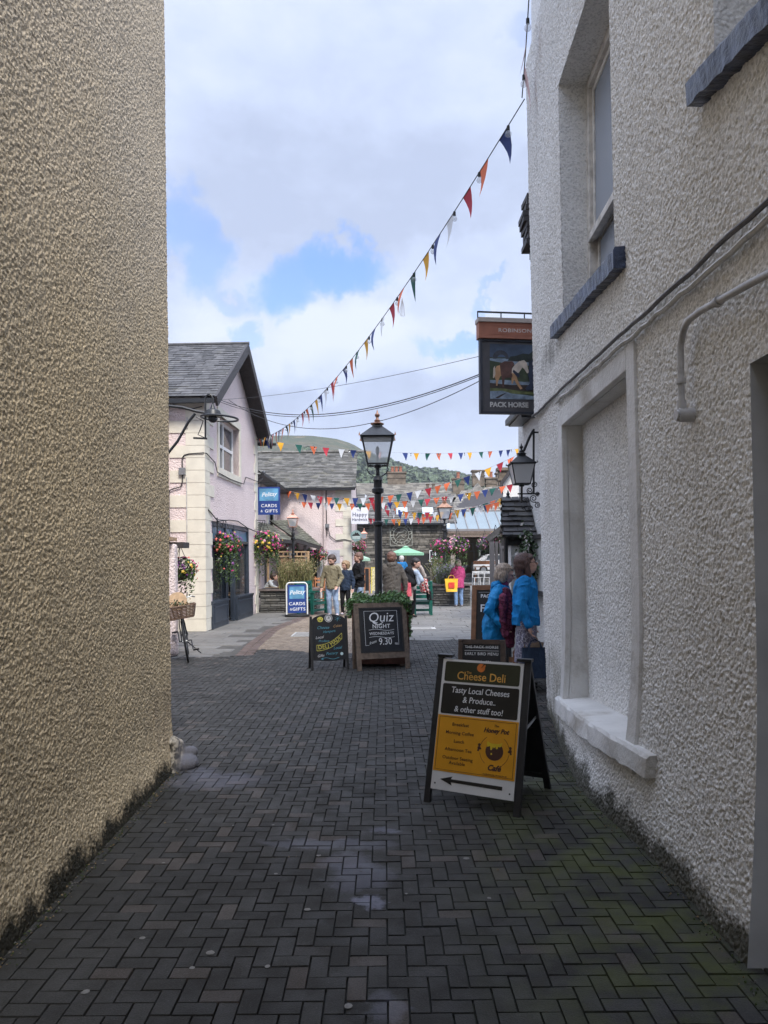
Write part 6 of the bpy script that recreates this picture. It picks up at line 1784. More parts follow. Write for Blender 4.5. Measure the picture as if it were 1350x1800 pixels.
    g.ell(V_((0, .004, .52)), (.090 * H * lb, .068 * H * lb, .055 * H))
    for i, s in ((0, 1), (1, -1)):
        g.cap(V_((s * hipx, .003, hip_z - .01)), V_(kn[i]), .057 * H * lb, .041 * H * lb)
        e_ = Vector(kn[i]).lerp(Vector(an[i]), .96); g.cap(V_(kn[i]), V_(e_), .041 * H * lb, .031 * H * lb)
    if skirt:
        n_ = 18; vs = []; fs = []
        for j, (z, rr_) in enumerate(((.52, .085), (.35, .10), (.2, .115))):
            for q in range(n_): a = 2 * PI * q / n_; vs.append(V_((rr_ * math.cos(a), rr_ * .8 * math.sin(a), z)))
        for i in range(2):
            for q in range(n_): fs.append((i * n_ + q, (i + 1) * n_ + q, (i + 1) * n_ + (q + 1) % n_, i * n_ + (q + 1) % n_))
        fs.append(tuple(range(n_))); fs.append(tuple(2 * n_ + q for q in range(n_))[::-1]); g.add(vs, fs)
    remesh('trousers', g, vox, 2, bottom, t, wrinkle=.010)
    for i in (0, 1):
        g = MB(); a = Vector(an[i])
        g.ell(V_((a.x, a.y - .030, a.z - .018)), (.026 * H, .072 * H, .020 * H)); g.ell(V_((a.x, a.y - .058, a.z - .022)), (.028 * H, .042 * H, .019 * H)); g.cap(V_((a.x, a.y, a.z - .012)), V_((a.x, a.y, a.z + .012)), .026 * H, .026 * H)
        remesh('shoe', g, vox * .8, 1, shoes, t)
    return t

JEANS = cloth('pale_blue_denim', (.27, .36, .50)); JEANS2 = cloth('mid_blue_denim', (.17, .26, .42)); BLK = cloth('black_cloth', (.012, .012, .014)); NAVYC = cloth('navy_cloth', (.022, .035, .062))
OLIVE = cloth('olive_khaki_cloth', (.19, .165, .105)); GREYC = cloth('grey_brown_cloth', (.085, .075, .065)); PINKC = cloth('raspberry_cloth', (.40, .055, .155)); LILAC = cloth('lilac_cloth', (.42, .38, .62))
BLUEF = cloth('bright_blue_fleece', (.010, .20, .50)); BLUER = cloth('bright_blue_raincoat', (.010, .22, .50), rough=.5); BURG = cloth('burgundy_cloth', (.16, .035, .07), (16, (.06, .014, .028), .05))
PATT = cloth('grey_patterned_cloth', (.16, .15, .20), (22, (.42, .40, .44), .04)); SHOEB = cloth('black_leather', (.015, .015, .016), rough=.5); SHOEW = cloth('pale_canvas', (.45, .42, .46))
PLAID = cloth('red_check_cloth', (.32, .03, .035), (14, (.55, .48, .46), .07)); LIGHTC = cloth('pale_grey_knit', (.44, .38, .34)); AZURE = cloth('azure_cloth', (.02, .17, .42))
H_BR = hairmat('dark_brown_hair', (.045, .025, .016)); H_BL = hairmat('blond_curly_hair', (.26, .17, .09)); H_GR = hairmat('grey_blond_hair', (.30, .23, .17)); H_BK = hairmat('black_hair', (.012, .010, .010)); H_AU = hairmat('auburn_brown_hair', (.075, .038, .03)); H_WH = hairmat('white_hair', (.48, .46, .44)); H_RD = hairmat('short_red_brown_hair', (.13, .065, .045))

p = lambda px, Y: P(px, 983, Y).x
# three friends by the chalkboard
person('man in olive hooded top and pale ripped jeans looking down to his right', p(583, 21.5), 21.5, R(-8), 1.77, OLIVE, JEANS, H_BR, SHOEW, hairstyle='short', look=(R(-28), R(28)), beard=H_BR, hem=.45, bulk=1.08, legbulk=1.1,
       pose={'L': ((.165, .01, .64), (.11, -.10, .50)), 'R': ((-.16, .02, .635), (-.165, -.04, .48)), 'knees': ((.065, -.03, .285), (-.05, -.005, .285)), 'ankles': ((.09, .0, .045), (-.05, .04, .045))})
person('curly haired woman in navy jacket and black trousers standing between two men', p(606.5, 22.0), 22.0, R(-12), 1.60, NAVYC, BLK, H_BL, SHOEW, hairstyle='curly', look=(R(-30), R(14)), hem=.46, bulk=1.08,
       pose={'R': ((-.15, .0, .63), (-.12, -.11, .52))})
person('bearded man in black hooded jacket and blue jeans holding a dog lead', p(630, 22.4), 22.4, R(-62), 1.84, BLK, JEANS, H_RD, SHOEB, hairstyle='short', look=(R(-12), R(12)), beard=H_RD, hood=True, hem=.44, bulk=1.12,
       pose={'R': ((-.14, -.05, .64), (-.06, -.19, .60)), 'L': ((.15, .0, .64), (.08, -.14, .58))})
ld = MB(); a_ = P(613, 1018, 22.2); b_ = P(594, 1030, 21.7); ld.tube([a_, a_.lerp(b_, .5) - Vector((0, 0, .03)), b_], .006, 6); o = ld.build('dog_lead', RUBBER, label='dark dog lead stretched across in front of the curly haired woman', cat='dog lead')
person('heavy man in grey brown hooded jacket seen from behind beside the tall lamp', p(689, 18.6), 18.6, R(176), 1.82, GREYC, BLK, H_RD, SHOEB, hairstyle='short', hood=True, bulk=1.28, hem=.42, legbulk=1.15, look=(R(-8), 0),
       pose={'L': ((.175, .0, .64), (.185, -.02, .49)), 'R': ((-.175, .0, .64), (-.18, -.03, .48))})
person('distant white haired man in a bright blue jacket facing the dark doorway', p(706, 36), 36, R(180), 1.80, AZURE, BLK, H_WH, SHOEB, vox=.02, bulk=1.15)
person('black haired woman raising a hand to her face, black coat over her arm', p(722, 20.8), 20.8, R(50), 1.68, LIGHTC, BLK, H_BK, SHOEB, hairstyle='back', look=(R(20), R(18)), lean=R(16), bulk=1.1,
       pose={'L': ((.15, -.17, .70), (.03, -.17, .86)), 'R': ((-.13, -.10, .62), (-.05, -.22, .60))})
person('small child in a red checked jacket sitting by the green bench', p(745, 21.2), 21.2, R(120), 1.02, PLAID, BLK, H_BK, SHOEB, base=.22, hairstyle='short', look=(0, R(10)), bulk=1.25,
       pose={'knees': ((.07, -.15, .46), (-.07, -.15, .46)), 'ankles': ((.07, -.18, .27), (-.07, -.18, .27))})
person('dark haired woman in a lilac blouse bending behind the slate planter', p(777, 28.6), 28.6, R(-15), 1.66, LILAC, JEANS2, H_BR, SHOEB, hairstyle='bob', look=(R(10), R(40)), lean=R(20),
       pose={'L': ((.17, -.12, .62), (.08, -.20, .50)), 'R': ((-.17, -.12, .62), (-.08, -.20, .50))})
person('grey haired woman in a raspberry coat and blue jeans leaning on the slate planter', p(805.5, 25.45), 25.45, R(188), 1.60, PINKC, JEANS2, H_GR, SHOEW, hairstyle='bob', hood=True, hem=.40, bulk=1.2, lean=R(6), legbulk=1.1, look=(0, R(20)),
       pose={'L': ((.14, -.09, .64), (.06, -.16, .56)), 'R': ((-.14, -.09, .64), (-.10, -.13, .52))})
person('seated person in a pale grey top leaning over behind the long planter', p(462, 25.1), 25.1, R(95), 1.6, cloth('pale_grey_top', (.40, .42, .43)), BLK, H_BR, SHOEB, base=-.28, hairstyle='short', lean=R(35),
       pose={'knees': ((.08, -.22, .46), (-.08, -.22, .46)), 'ankles': ((.08, -.24, .22), (-.08, -.24, .22)), 'L': ((.14, -.2, .66), (.06, -.3, .6)), 'R': ((-.14, -.2, .66), (-.06, -.3, .6))})
mb = MB(); q = P(462, 1030, 25.1); tt = thing('dark_chair', 'dark low chair under the seated person in the pale top', 'chair', (q.x, 25.1, 0)); mb.box((0, 0, .42), (.5, .5, .06)); mb.box((-.26, 0, .68), (.05, .5, .5)); mb.build('seat', DARKPAINT, tt, local=True)
for sx in (-1, 1):
    for sy in (-1, 1): mb = MB(); mb.bar((sx * .2, sy * .2, 0), (sx * .2, sy * .2, .4), .04); mb.build('leg', DARKPAINT, tt, local=True)
# two women reading the menu by the pub wall
Y9 = 9.35
person('long haired woman in bright blue fleece and patterned trousers looking up at the menu', P(924, 983, Y9).x, Y9, R(78), 1.70, BLUEF, PATT, H_AU, SHOEB, hairstyle='long', look=(R(10), R(-12)), hem=.475, bulk=1.2, legbulk=1.25, vox=.0075, glasses=True, skirt=True,
       pose={'R': ((-.152, .035, .635), (-.150, -.02, .475)), 'L': ((.150, .02, .64), (.14, -.04, .48))})
person('older grey blond woman in a bright blue raincoat beside the woman in fleece', P(869, 983, 9.75).x, 9.75, R(74), 1.57, BLUER, BLK, H_GR, SHOEB, hairstyle='bob', look=(R(4), R(16)), hem=.36, bulk=1.18, vox=.0075, collar=cloth('rose_scarf', (.27, .06, .13)), lean=R(12), hood=True,
       pose={'R': ((-.165, .03, .62), (-.15, -.08, .50)), 'L': ((.155, -.04, .64), (.12, -.12, .53))})
rc = thing('coat', 'burgundy and black quilted coat carried in front by the older woman', 'coat', P(892, 1090, 9.6))
g = MB(); w = lambda px, py, dy=0.: P(px, py, 9.55 + dy)
g.cap(w(889, 1040), w(894, 1066), .055, .085); g.cap(w(894, 1066), w(893, 1110), .095, .085); g.cap(w(885, 1050, -.08), w(884, 1092, -.1), .05, .045); g.cap(w(897, 1100), w(896, 1130), .075, .06); g.cap(w(884, 1092, -.1), w(890, 1118, -.08), .05, .04)
remesh('coat_cloth', g, .0075, 2, BURG, rc, True, wrinkle=.02)
def bag(lab, c, w_, h_, d_, m, taper=.12, handle=True, rz=0., col2=None, name='shopping_bag', hm=None):
    t = thing(name, lab, 'bag', c, rz)
    mb = MB(); n_ = 6; vs = []
    rr = random.Random(int(w_ * 1000))
    for i in range(n_):
        f = i / (n_ - 1); ww = w_ / 2 * (1 - taper * (1 - f)); dd = d_ / 2 * (1 - .6 * f)
        for (a, b) in ((-1, -1), (0, -1.15), (1, -1), (1, 1), (0, 1.15), (-1, 1)): vs.append((a * ww + rr.uniform(-.008, .008), b * dd + rr.uniform(-.01, .01), h_ * f))
    fs = [(i * 6 + q, i * 6 + (q + 1) % 6, (i + 1) * 6 + (q + 1) % 6, (i + 1) * 6 + q) for i in range(n_ - 1) for q in range(6)] + [tuple(range(6))[::-1]]
    mb.add(vs, fs); mb.build('bag_body', m, t, local=True, smooth=True)
    if col2: mb = MB(); mb.bb((-w_ * .24, -d_ / 2 - .02, h_ * .28), (w_ * .2, -d_ / 2 * .6 - .02, h_ * .72)); mb.build('printed_square', col2, t, local=True)
    mb = MB()
    for s in (-1, 1): mb.tube([(-w_ * .25, s * d_ * .2, h_), (-w_ * .18, 0, h_ * 1.2), (0, 0, h_ * 1.28), (w_ * .18, 0, h_ * 1.2), (w_ * .25, s * d_ * .2, h_)], .008, 5)
    mb.build('handle', hm or m, t, local=True)
    return t
bag('bright yellow shopping bag with a red square held by the raspberry coated woman', P(793.5, 1040, 25.15), .46, .44, .14, mat('yellow_bag', (.72, .42, .02), .45, .1), .2, rz=R(6), col2=mat('red_print', (.62, .05, .03), .45))
bag('pinkish red shopping bag hanging by the man in the grey jacket', P(713, 1048, 18.8), .26, .34, .16, mat('red_print_bag', (.50, .07, .10), .5, .3, 30), -.2)
bag('cloudy plastic bag hanging beside the green bench', P(723, 1055, 20.6), .10, .40, .08, mat('clear_bag', (.45, .36, .33), .4, .3, 30), .0, name='plastic_bag')
bag('dark blue bag hanging from the arm of the woman in fleece', P(941, 1190, 9.1), .32, .36, .2, NAVYC, .0)
bag('crumpled brown canvas bag held by the woman in fleece', P(938, 1166, 9.2), .24, .26, .14, mat('brown_canvas', (.22, .16, .11), .8, .3, 20), .0)
cb = thing('black_coat', 'black coat hanging over the arm of the black haired woman', 'coat', P(716, 1030, 20.6)); g = MB(); w = lambda px, py: P(px, py, 20.45)
g.cap(w(718, 1003), w(726, 1012), .12, .10); g.cap(w(716, 1016), w(725, 1024), .13, .13); g.cap(w(713, 1010), w(712, 1022), .09, .09); remesh('coat', g, .015, 2, BLK, cb, True)
g = thing('folded_jacket', 'light denim jacket held in front by the black haired woman', 'jacket', P(737, 1018, 20.4)); q = MB(); w = lambda px, py: P(px, py, 20.35); q.cap(w(732, 1006), w(741, 1020), .08, .07); q.cap(w(734, 1012), w(736, 1026), .07, .05); remesh('jacket_body', q, .015, 2, cloth('pale_denim_jacket', (.35, .42, .52)), g, True)

# ------------------------------------------------------------------ pavement boards
def aboard(name, lab, bl, br, h, s, rear, post, fm, cat='sandwich board', group=None, topbar=True, foot=0.0, rearpanel=None):
    bl, br = Vector((*bl, 0)), Vector((*br, 0)); d = br - bl; W = d.length; rz = math.atan2(d.y, d.x)
    t = thing(name, lab, cat, bl, rz, group)
    mats_ = fm
    Mf = frame((0, 0, 0), (1, 0, 0), (0, s, h)); L = math.hypot(s, h)
    Mr = frame((W, rear, 0), (-1, 0, 0), (0, s - rear + .02, h)); Lr = math.hypot(rear - s, h)
    for x in (0, W):
        mb = MB(); mb.bb((x - post / 2, 0, -.03), (x + post / 2, L, .0), M=Mf); mb.build('front_post', mats_, t, local=True, bevel=.003)
        mb = MB(); mb.bb((x - post / 2, 0, -.03), (x + post / 2, Lr - .01, -.003), M=Mr); mb.build('rear_post', mats_, t, local=True, bevel=.003)
    return t, Mf, L, W, Mr, Lr
# cheese deli board
t, Mf, L, W, Mr, Lr = aboard('deli_board', 'black framed sandwich board with orange cafe panel and arrow, nearest the camera', (.272, 5.015), (.825, 4.705), .955, .26, .70, .045, DARKPAINT)
v0, v1 = .095, L - .012; u0, u1 = .022, W - .022
mb = MB(); mb.bb((u0 + .001, v0, -.012), (u1 - .001, v1, .004), M=Mf); mb.build('panel', mat('white_sign_board', (.62, .61, .59), .35, .05, 5, dirt=.2, dirtc=(.35, .33, .3)), t, local=True)
hh = v1 - v0; fv = lambda f: v1 - f * hh
def rounded(mb, x0, y0, x1, y1, r, z0, z1, M, m=0):
    pts = []
    for cx, cy, a0 in ((x1 - r, y0 + r, -PI / 2), (x1 - r, y1 - r, 0), (x0 + r, y1 - r, PI / 2), (x0 + r, y0 + r, PI)):
        for k in range(5): pts.append((cx + r * math.cos(a0 + k * PI / 8), cy + r * math.sin(a0 + k * PI / 8)))
    mb.prism(pts, z0, z1, m, M)
wi = u1 - u0
mb = MB(); rounded(mb, u0 + .022, fv(.175), u1 - .022, fv(.018), .012, .003, .0062, Mf, 0); rounded(mb, u0 + .018, fv(.425), u1 - .018, fv(.192), .012, .003, .0062, Mf, 1)
mb.bb((u0 + .004, fv(.862), .003), (u1 - .004, fv(.437), .0062), 2, Mf)
for q in ((u0 + .018, fv(.850), u1 - .018, fv(.847)), (u0 + .018, fv(.452), u1 - .018, fv(.449)), (u0 + .018, fv(.847), u0 + .021, fv(.452)), (u1 - .021, fv(.847), u1 - .018, fv(.452))): mb.bb((q[0], q[1], .006), (q[2], q[3], .0072), 3, Mf)
# pot of honey
cx, cy = u0 + wi * .735, fv(.655); PR = .062
mb.prism([(cx + PR * math.cos(a) * 1.0, cy - .012 + PR * .95 * math.sin(a)) for a in np.linspace(0, 2 * PI, 28)[:-1]], .006, .0076, 4, Mf)
ho = [(cx - .055, cy + .045), (cx - .05, cy + .012), (cx - .04, cy + .018), (cx - .032, cy + .02), (cx - .028, cy - .005), (cx - .018, cy - .005), (cx - .012, cy + .018), (cx - .004, cy + .008), (cx + .004, cy + .02), (cx + .012, cy + .004), (cx + .02, cy + .006), (cx + .026, cy + .022), (cx + .036, cy + .018), (cx + .045, cy + .024), (cx + .052, cy + .045)]
mb.prism(ho + [(cx + .03, cy + .062), (cx - .03, cy + .062)], .0072, .0086, 5, Mf)
mb.prism([(cx + .05 * math.cos(a), cy + .052 + .015 * math.sin(a)) for a in np.linspace(0, 2 * PI, 20)[:-1]], .008, .0094, 2, Mf)
mb.prism([(cx - .018, cy - .022), (cx - .012, cy - .032), (cx - .02, cy - .036), (cx - .026, cy - .030)], .008, .0094, 5, Mf)
for a0, a1 in ((-.95, -.12), (.32, .95), (PI - .95, PI - .32), (PI + .2, PI + .95)):
    mb.tube([Mf @ Vector((cx + .103 * math.cos(a), cy - .01 + .103 * math.sin(a), .007)) for a in np.linspace(a0, a1, 8)], .0014, 4, 3)
for sx in (-1, 1):
    for (dx_, dy_, r_) in ((0, .02, .010), (0, .0, .012), (.006 * sx, -.016, .007), (-.01 * sx, -.004, .006)): mb.prism([(cx + sx * .108 + dx_ + r_ * math.cos(a), cy + dy_ + r_ * math.sin(a)) for a in np.linspace(0, 2 * PI, 9)[:-1]], .006, .0076, 4, Mf)
# cheese wheel logo and arrow
ox, oy = u0 + wi * .49, fv(.055)
mb.prism([(ox, oy)] + [(ox + .029 * math.cos(a), oy + .029 * math.sin(a)) for a in np.linspace(.95, 2 * PI + .35, 26)], .006, .0078, 6, Mf)
mb.prism([(ox + .006, oy + .003), (ox + .033, oy + .012), (ox + .027, oy + .024)], .006, .0078, 6, Mf)
ay = fv(.925)
mb.prism([(u0 + wi * .11, ay + .004), (u0 + wi * .26, ay - .028), (u0 + wi * .245, ay - .008), (u0 + wi * .86, ay - .012), (u0 + wi * .86, ay + .012), (u0 + wi * .245, ay + .012), (u0 + wi * .26, ay + .030)][::1], .004, .0062, 1, Mf)
for xx in (u0 + .03, u1 - .03): mb.prism([(xx + .006 * math.cos(a), fv(.955) + .006 * math.sin(a)) for a in np.linspace(0, 2 * PI, 9)[:-1]], .004, .007, 1, Mf)
mb.build('printed_panels', [mat('olive_black_print', (.025, .028, .014), .35), mat('black_print', (.012, .012, .012), .35), mat('orange_print', (.62, .28, .012), .4, .05), mat('brown_line', (.10, .03, .01), .5), mat('brown_print', (.055, .02, .012), .5), mat('honey_print', (.62, .43, .02), .4), mat('logo_orange', (.62, .17, .03), .4)], t, local=True)
mb = MB()
mb.text('Cheese Deli', .078, u0 + wi * .50, fv(.128), 0, Mf, lift=.0065, bold=.0006, sx=.92); mb.text('The', .024, u0 + wi * .345, fv(.098), 0, Mf, lift=.007)
for body, f, sz in (('Tasty Local Cheeses', .240, .058), ('& Produce..', .312, .058), ('& other stuff too!', .385, .056)): mb.text(body, sz, u0 + wi * .5, fv(f), 1, Mf, lift=.0065, bold=.0002, sx=.88, shear=.12)
for body, f, x_ in (('Breakfast', .503, .30), ('Morning Coffee', .566, .30), ('Lunch', .629, .30), ('Afternoon Tea', .692, .30), ('Outdoor Seating', .755, .30), ('Available', .792, .30)): mb.text(body, .031, u0 + wi * x_, fv(f), 2, Mf, lift=.0065, bold=.0002, sp=1.05)
mb.text('The', .022, u0 + wi * .735, fv(.482), 3, Mf, lift=.0065, shear=.3); mb.text('Honey Pot', .042, u0 + wi * .735, fv(.520), 3, Mf, lift=.0065, shear=.3, bold=.0015, sx=.95); mb.text('Café', .050, u0 + wi * .745, fv(.790), 3, Mf, lift=.0065, shear=.3, bold=.002)
mb.text('Family friendly, Access for all', .014, u0 + wi * .76, fv(.838), 2, Mf, lift=.0065)
mb.build('lettering', [mat('amber_letters', (.62, .34, .07), .4), mat('white_lettering', (0, 0, 0)), mat('brown_print', (0, 0, 0)), mat('brown_print', (0, 0, 0)), mat('honey_letters', (.62, .38, .10), .4)], t, local=True)
mb = MB(); mb.bb((.022, .14, -.02), (W - .022, Lr - .03, -.012), M=Mr); mb.bb((.02, .1, -.028), (W - .02, .14, -.004), M=Mr); mb.bb((.02, .5, -.028), (W - .02, .53, -.004), M=Mr); mb.build('rear_panel', DARKPAINT, t, local=True)
mb = MB(); mb.bar(Mf @ Vector((W - .01, .52, -.02)), Mr @ Vector((.0, .62, -.02)), .006, .018); mb.build('stay', GALV, t, local=True)
mb = MB(); mb.bar((-.02, .27, .965), (.09, .27, .965), .05, .02); mb.bar((W - .07, .27, .965), (W + .03, .27, .965), .05, .02); mb.build('hinge', BLACKIRON, t, local=True)
# quiz night board
t, Mf, L, W, Mr, Lr = aboard('quiz_board', 'brown framed blackboard lettered for a quiz night in front of the ivy planter', (-.37, 10.92), (.35, 11.14), .99, .20, .30, .07, WOOD_OLD)
for nm_, q in (('top_rail', (-.035, L - .07, W + .035, L)), ('bottom_rail', (.035, .17, W - .035, .26))):
    mb = MB()
    if nm_ == 'top_rail': mb.bb((.036, q[1], -.028), (W - .036, q[3], -.002), M=Mf)
    else: mb.bb((q[0], q[1], -.028), (q[2], q[3], -.002), M=Mf)
    mb.build(nm_, WOOD_OLD, t, local=True)
mb = MB(); mb.bb((.036, .261, -.024), (W - .036, L - .071, -.010), M=Mf); bdo = mb.build('blackboard', CHALK, t, local=True)
mb = MB()
for q in ((.036, .262, .06, L - .072), (W - .06, .262, W - .036, L - .072), (.061, .262, W - .061, .286), (.061, L - .096, W - .061, L - .072)): mb.bb((q[0], q[1], -.0095), (q[2], q[3], .002), M=Mf)
mb.build('inner_moulding', DARKPAINT, bdo, local=True)
mb = MB(); y0_, y1_ = .375, L - .125
for q in ((.115, y0_, .119, y1_), (W - .119, y0_, W - .115, y1_), (.115, y1_, W - .115, y1_ + .004), (.115, y0_ - .004, .17, y0_), (W - .17, y0_ - .004, W - .115, y0_)): mb.bb((q[0], q[1], -.0098), (q[2], q[3], -.008), M=Mf)
cx = W / 2
mb.text('Quiz', .205, cx, .785, 0, Mf, lift=-.0095, shear=.15); mb.tube([Mf @ Vector((cx - .13 + .1 * k / 8 * 1.6, .715 - .035 * math.sin(PI * k / 8), -.008)) for k in range(9)], .006, 5)
mb.text('NIGHT', .085, cx, .652, 0, Mf, lift=-.0095, bold=.0012, sp=1.1); mb.text('WEDNESDAYS', .058, cx, .545, 0, Mf, lift=-.0095, bold=.0004, sp=1.1, sx=.95)
mb.text('9.30', .145, cx + .05, .42, 0, Mf, lift=-.0095, sx=.85); mb.text('from', .06, cx - .15, .415, 0, Mf, lift=-.0095, shear=.5, rot=.3); mb.text('PM', .035, cx + .22, .385, 0, Mf, lift=-.0095)
for yy in (.60, .49): mb.tube([Mf @ Vector((cx - .20 + .40 * k / 10, yy + .012 * math.sin(2 * PI * k / 10), -.008)) for k in range(11)], .0028, 5)
mb.build('lettering', WHITEINK, bdo, local=True)
# deli made chalkboard
t, Mf, L, W, Mr, Lr = aboard('chalkboard', 'arched black chalkboard with coloured chalk writing left of the quiz board', (-1.075, 11.0), (-.555, 11.14), .80, .13, .30, .035, DARKPAINT)
pts = [(.018, .14), (W - .018, .14)] + [(W / 2 + (W / 2 - .018) * math.cos(a), L - .06 + .085 * math.sin(a)) for a in np.linspace(.05, PI - .05, 14)]
pts = [(.018, .15), (W * .5, .13), (W - .018, .15)] + pts[2:]
mb = MB(); mb.prism(pts, -.02, -.004, 0, Mf); cb_ = mb.build('board', CHALK, t, local=True)
CHB, CHY, CHO, CHW = mat('blue_chalk', (.10, .30, .38), .9), mat('yellow_chalk', (.55, .50, .10), .9), mat('orange_chalk', (.42, .26, .12), .9), mat('grey_chalk', (.60, .60, .60), .9)
mb = MB(); tx = lambda s_, sz, x_, y_, m_, **k: mb.text(s_, sz, x_ * W, y_, m_, Mf, lift=-.003, ext=.001, **k)
tx('Cheese', .062, .33, .635, 0, shear=.4); tx('Cakes', .055, .74, .655, 2, shear=.4, rot=.1); tx('Hampers', .052, .50, .575, 0, shear=.4, rot=.08); tx('Local', .058, .22, .49, 3, shear=.4, rot=.1); tx('Produce', .048, .34, .435, 0, shear=.4)
tx('DELI', .085, .33, .345, 1, rot=.08); tx('MADE', .085, .68, .43, 1, rot=.62, sx=.85); tx('Local', .06, .72, .325, 0, shear=.4, rot=.08); tx('Pottery', .058, .55, .245, 0, shear=.4, rot=.06); tx('Gifts', .055, .24, .215, 3, shear=.4, rot=.1)
for off in (0, .085): mb.tube([Mf @ Vector((W * (.14 + .72 * k / 10), .29 + off + .17 * (k / 10) ** 2.2 + (.0), -.002)) for k in range(11)], .003, 4, 1)
mb.tube([Mf @ Vector((W * .14, .29, -.002)), Mf @ Vector((W * .14, .375, -.002))], .003, 4, 1); mb.tube([Mf @ Vector((W * .86, .46, -.002)), Mf @ Vector((W * .86, .545, -.002))], .003, 4, 1)
mb.prism([(W * .26 + .045 * math.cos(a) * (1 + .15 * math.sin(5 * a)), .76 + .04 * math.sin(a)) for a in np.linspace(0, 2 * PI, 16)[:-1]], -.004, -.002, 1, Mf)
for q in range(4): mb.prism([(W * .26 + (.02, -.02, .0, .012)[q] + .008 * math.cos(a), .76 + (.012, -.005, -.02, -.012)[q] + .008 * math.sin(a)) for a in np.linspace(0, 2 * PI, 7)[:-1]], -.003, -.001, 4, Mf)
mb.prism([(W * .5 + .06 * math.cos(a), .775 + .06 * math.sin(a)) for a in np.linspace(0, 2 * PI, 24)[:-1]], -.004, -.0025, 3, Mf); mb.prism([(W * .5 + .052 * math.cos(a), .775 + .052 * math.sin(a)) for a in np.linspace(0, 2 * PI, 24)[:-1]], -.003, -.0018, 4, Mf); mb.prism([(W * .5 + .042 * math.cos(a), .775 + .042 * math.sin(a)) for a in np.linspace(0, 2 * PI, 24)[:-1]], -.002, -.0012, 3, Mf)
mb.text('R', .06, W * .5, .775, 4, Mf, lift=0.0, ext=.001, shear=.2)
for q in range(7): a = q * .9; mb.bar(Mf @ Vector((W * .76, .765, -.002)), Mf @ Vector((W * .76 + .05 * math.cos(a), .765 + .04 * math.sin(a), -.002)), .008, .003, m=0)
mb.prism([(W * .84 + .024 * math.cos(a), .235 + .024 * math.sin(a)) for a in np.linspace(0, 2 * PI, 10)[:-1]], -.004, -.002, 5, Mf)
mb.tube([Mf @ Vector((W * (.28 + .06 * k), .172 + .012 * math.sin(k * .9), -.002)) for k in range(9)], .003, 4, 0); mb.prism([(W * .24, .168), (W * .31, .15), (W * .31, .188)], -.004, -.002, 0, Mf)
mb.build('chalk_writing', [CHB, CHY, CHO, CHW, CHALK, mat('pale_blue_chalk', (.45, .58, .62), .9)], cb_, local=True)
# the pub's two boards
def blackboard(name, lab, bl, br, h, s, rear, fw, fm, lines, legs=.0, group=None):
    t, Mf, L, W, Mr, Lr = aboard(name, lab, bl, br, h, s, rear, fw, fm)
    mb = MB(); mb.bb((fw / 2 + .001, L - fw, -.03), (W - fw / 2 - .001, L, .0), M=Mf); mb.build('top_rail', fm, t, local=True)
    mb = MB(); mb.bb((fw / 2 + .001, .1, -.03), (W - fw / 2 - .001, .1 + fw, .0), M=Mf); mb.build('bottom_rail', fm, t, local=True)
    mb = MB(); mb.bb((fw / 2 + .001, .1 + fw + .001, -.02), (W - fw / 2 - .001, L - fw - .001, -.012), M=Mf); b = mb.build('blackboard', CHALK, t, local=True)
    mb = MB(); mb.bb((fw / 2 + .03, L - fw - .036, -.012), (W - fw / 2 - .03, L - fw - .033, -.010), M=Mf)
    for (s_, sz, x_, y_, k) in lines: mb.text(s_, sz, W * x_, L - y_, 0, Mf, lift=-.011, **k)
    mb.build('lettering', WHITEINK, b, local=True)
    mb = MB(); mb.bb((fw / 2 + .001, .1, -.02), (W - fw / 2 - .001, Lr - .03, -.012), M=Mr); mb.build('rear_panel', DARKPAINT, t, local=True)
    return t, Mf, L, W
a, b = P(806, 1200, 7.1), P(882, 1200, 7.0)
t, Mf, L, W = blackboard('menu_board', 'small brown framed early bird menu board behind the cheese deli board', (a.x, 7.1), (b.x, 7.0), .86, .16, .45, .045, mat('dark_brown_frame', (.06, .038, .026), .55, .3, 14, .2, 50, .002),
           [('THE PACK HORSE', .036, .5, .074, dict(sx=1.05, sp=1.1)), ('EARLY BIRD MENU', .040, .5, .140, dict(sx=.9, sp=1.1)), ('MON - FRI', .04, .5, .22, {}), ('TWO COURSES', .036, .5, .3, {})])
mb = MB(); mb.bb((.04, L - .110, -.0118), (W - .04, L - .107, -.010), M=Mf); mb.build('rule', WHITEINK, t, local=True)
a, b = P(830, 1100, 11.2), P(905, 1100, 11.0)
blackboard('menu_board', 'tall orange brown framed pub blackboard left of the two women in blue', (a.x, 11.2), (b.x, 11.0), 1.24, .2, .6, .075, mat('orange_brown_frame', (.21, .095, .045), .5, .25, 14, .2, 50, .002),
           [('PACK HORSE', .075, .5, .17, dict(bold=.002)), ('FOOD', .16, .5, .36, dict(bold=.002)), ('SERVED DAILY', .05, .5, .52, {})])
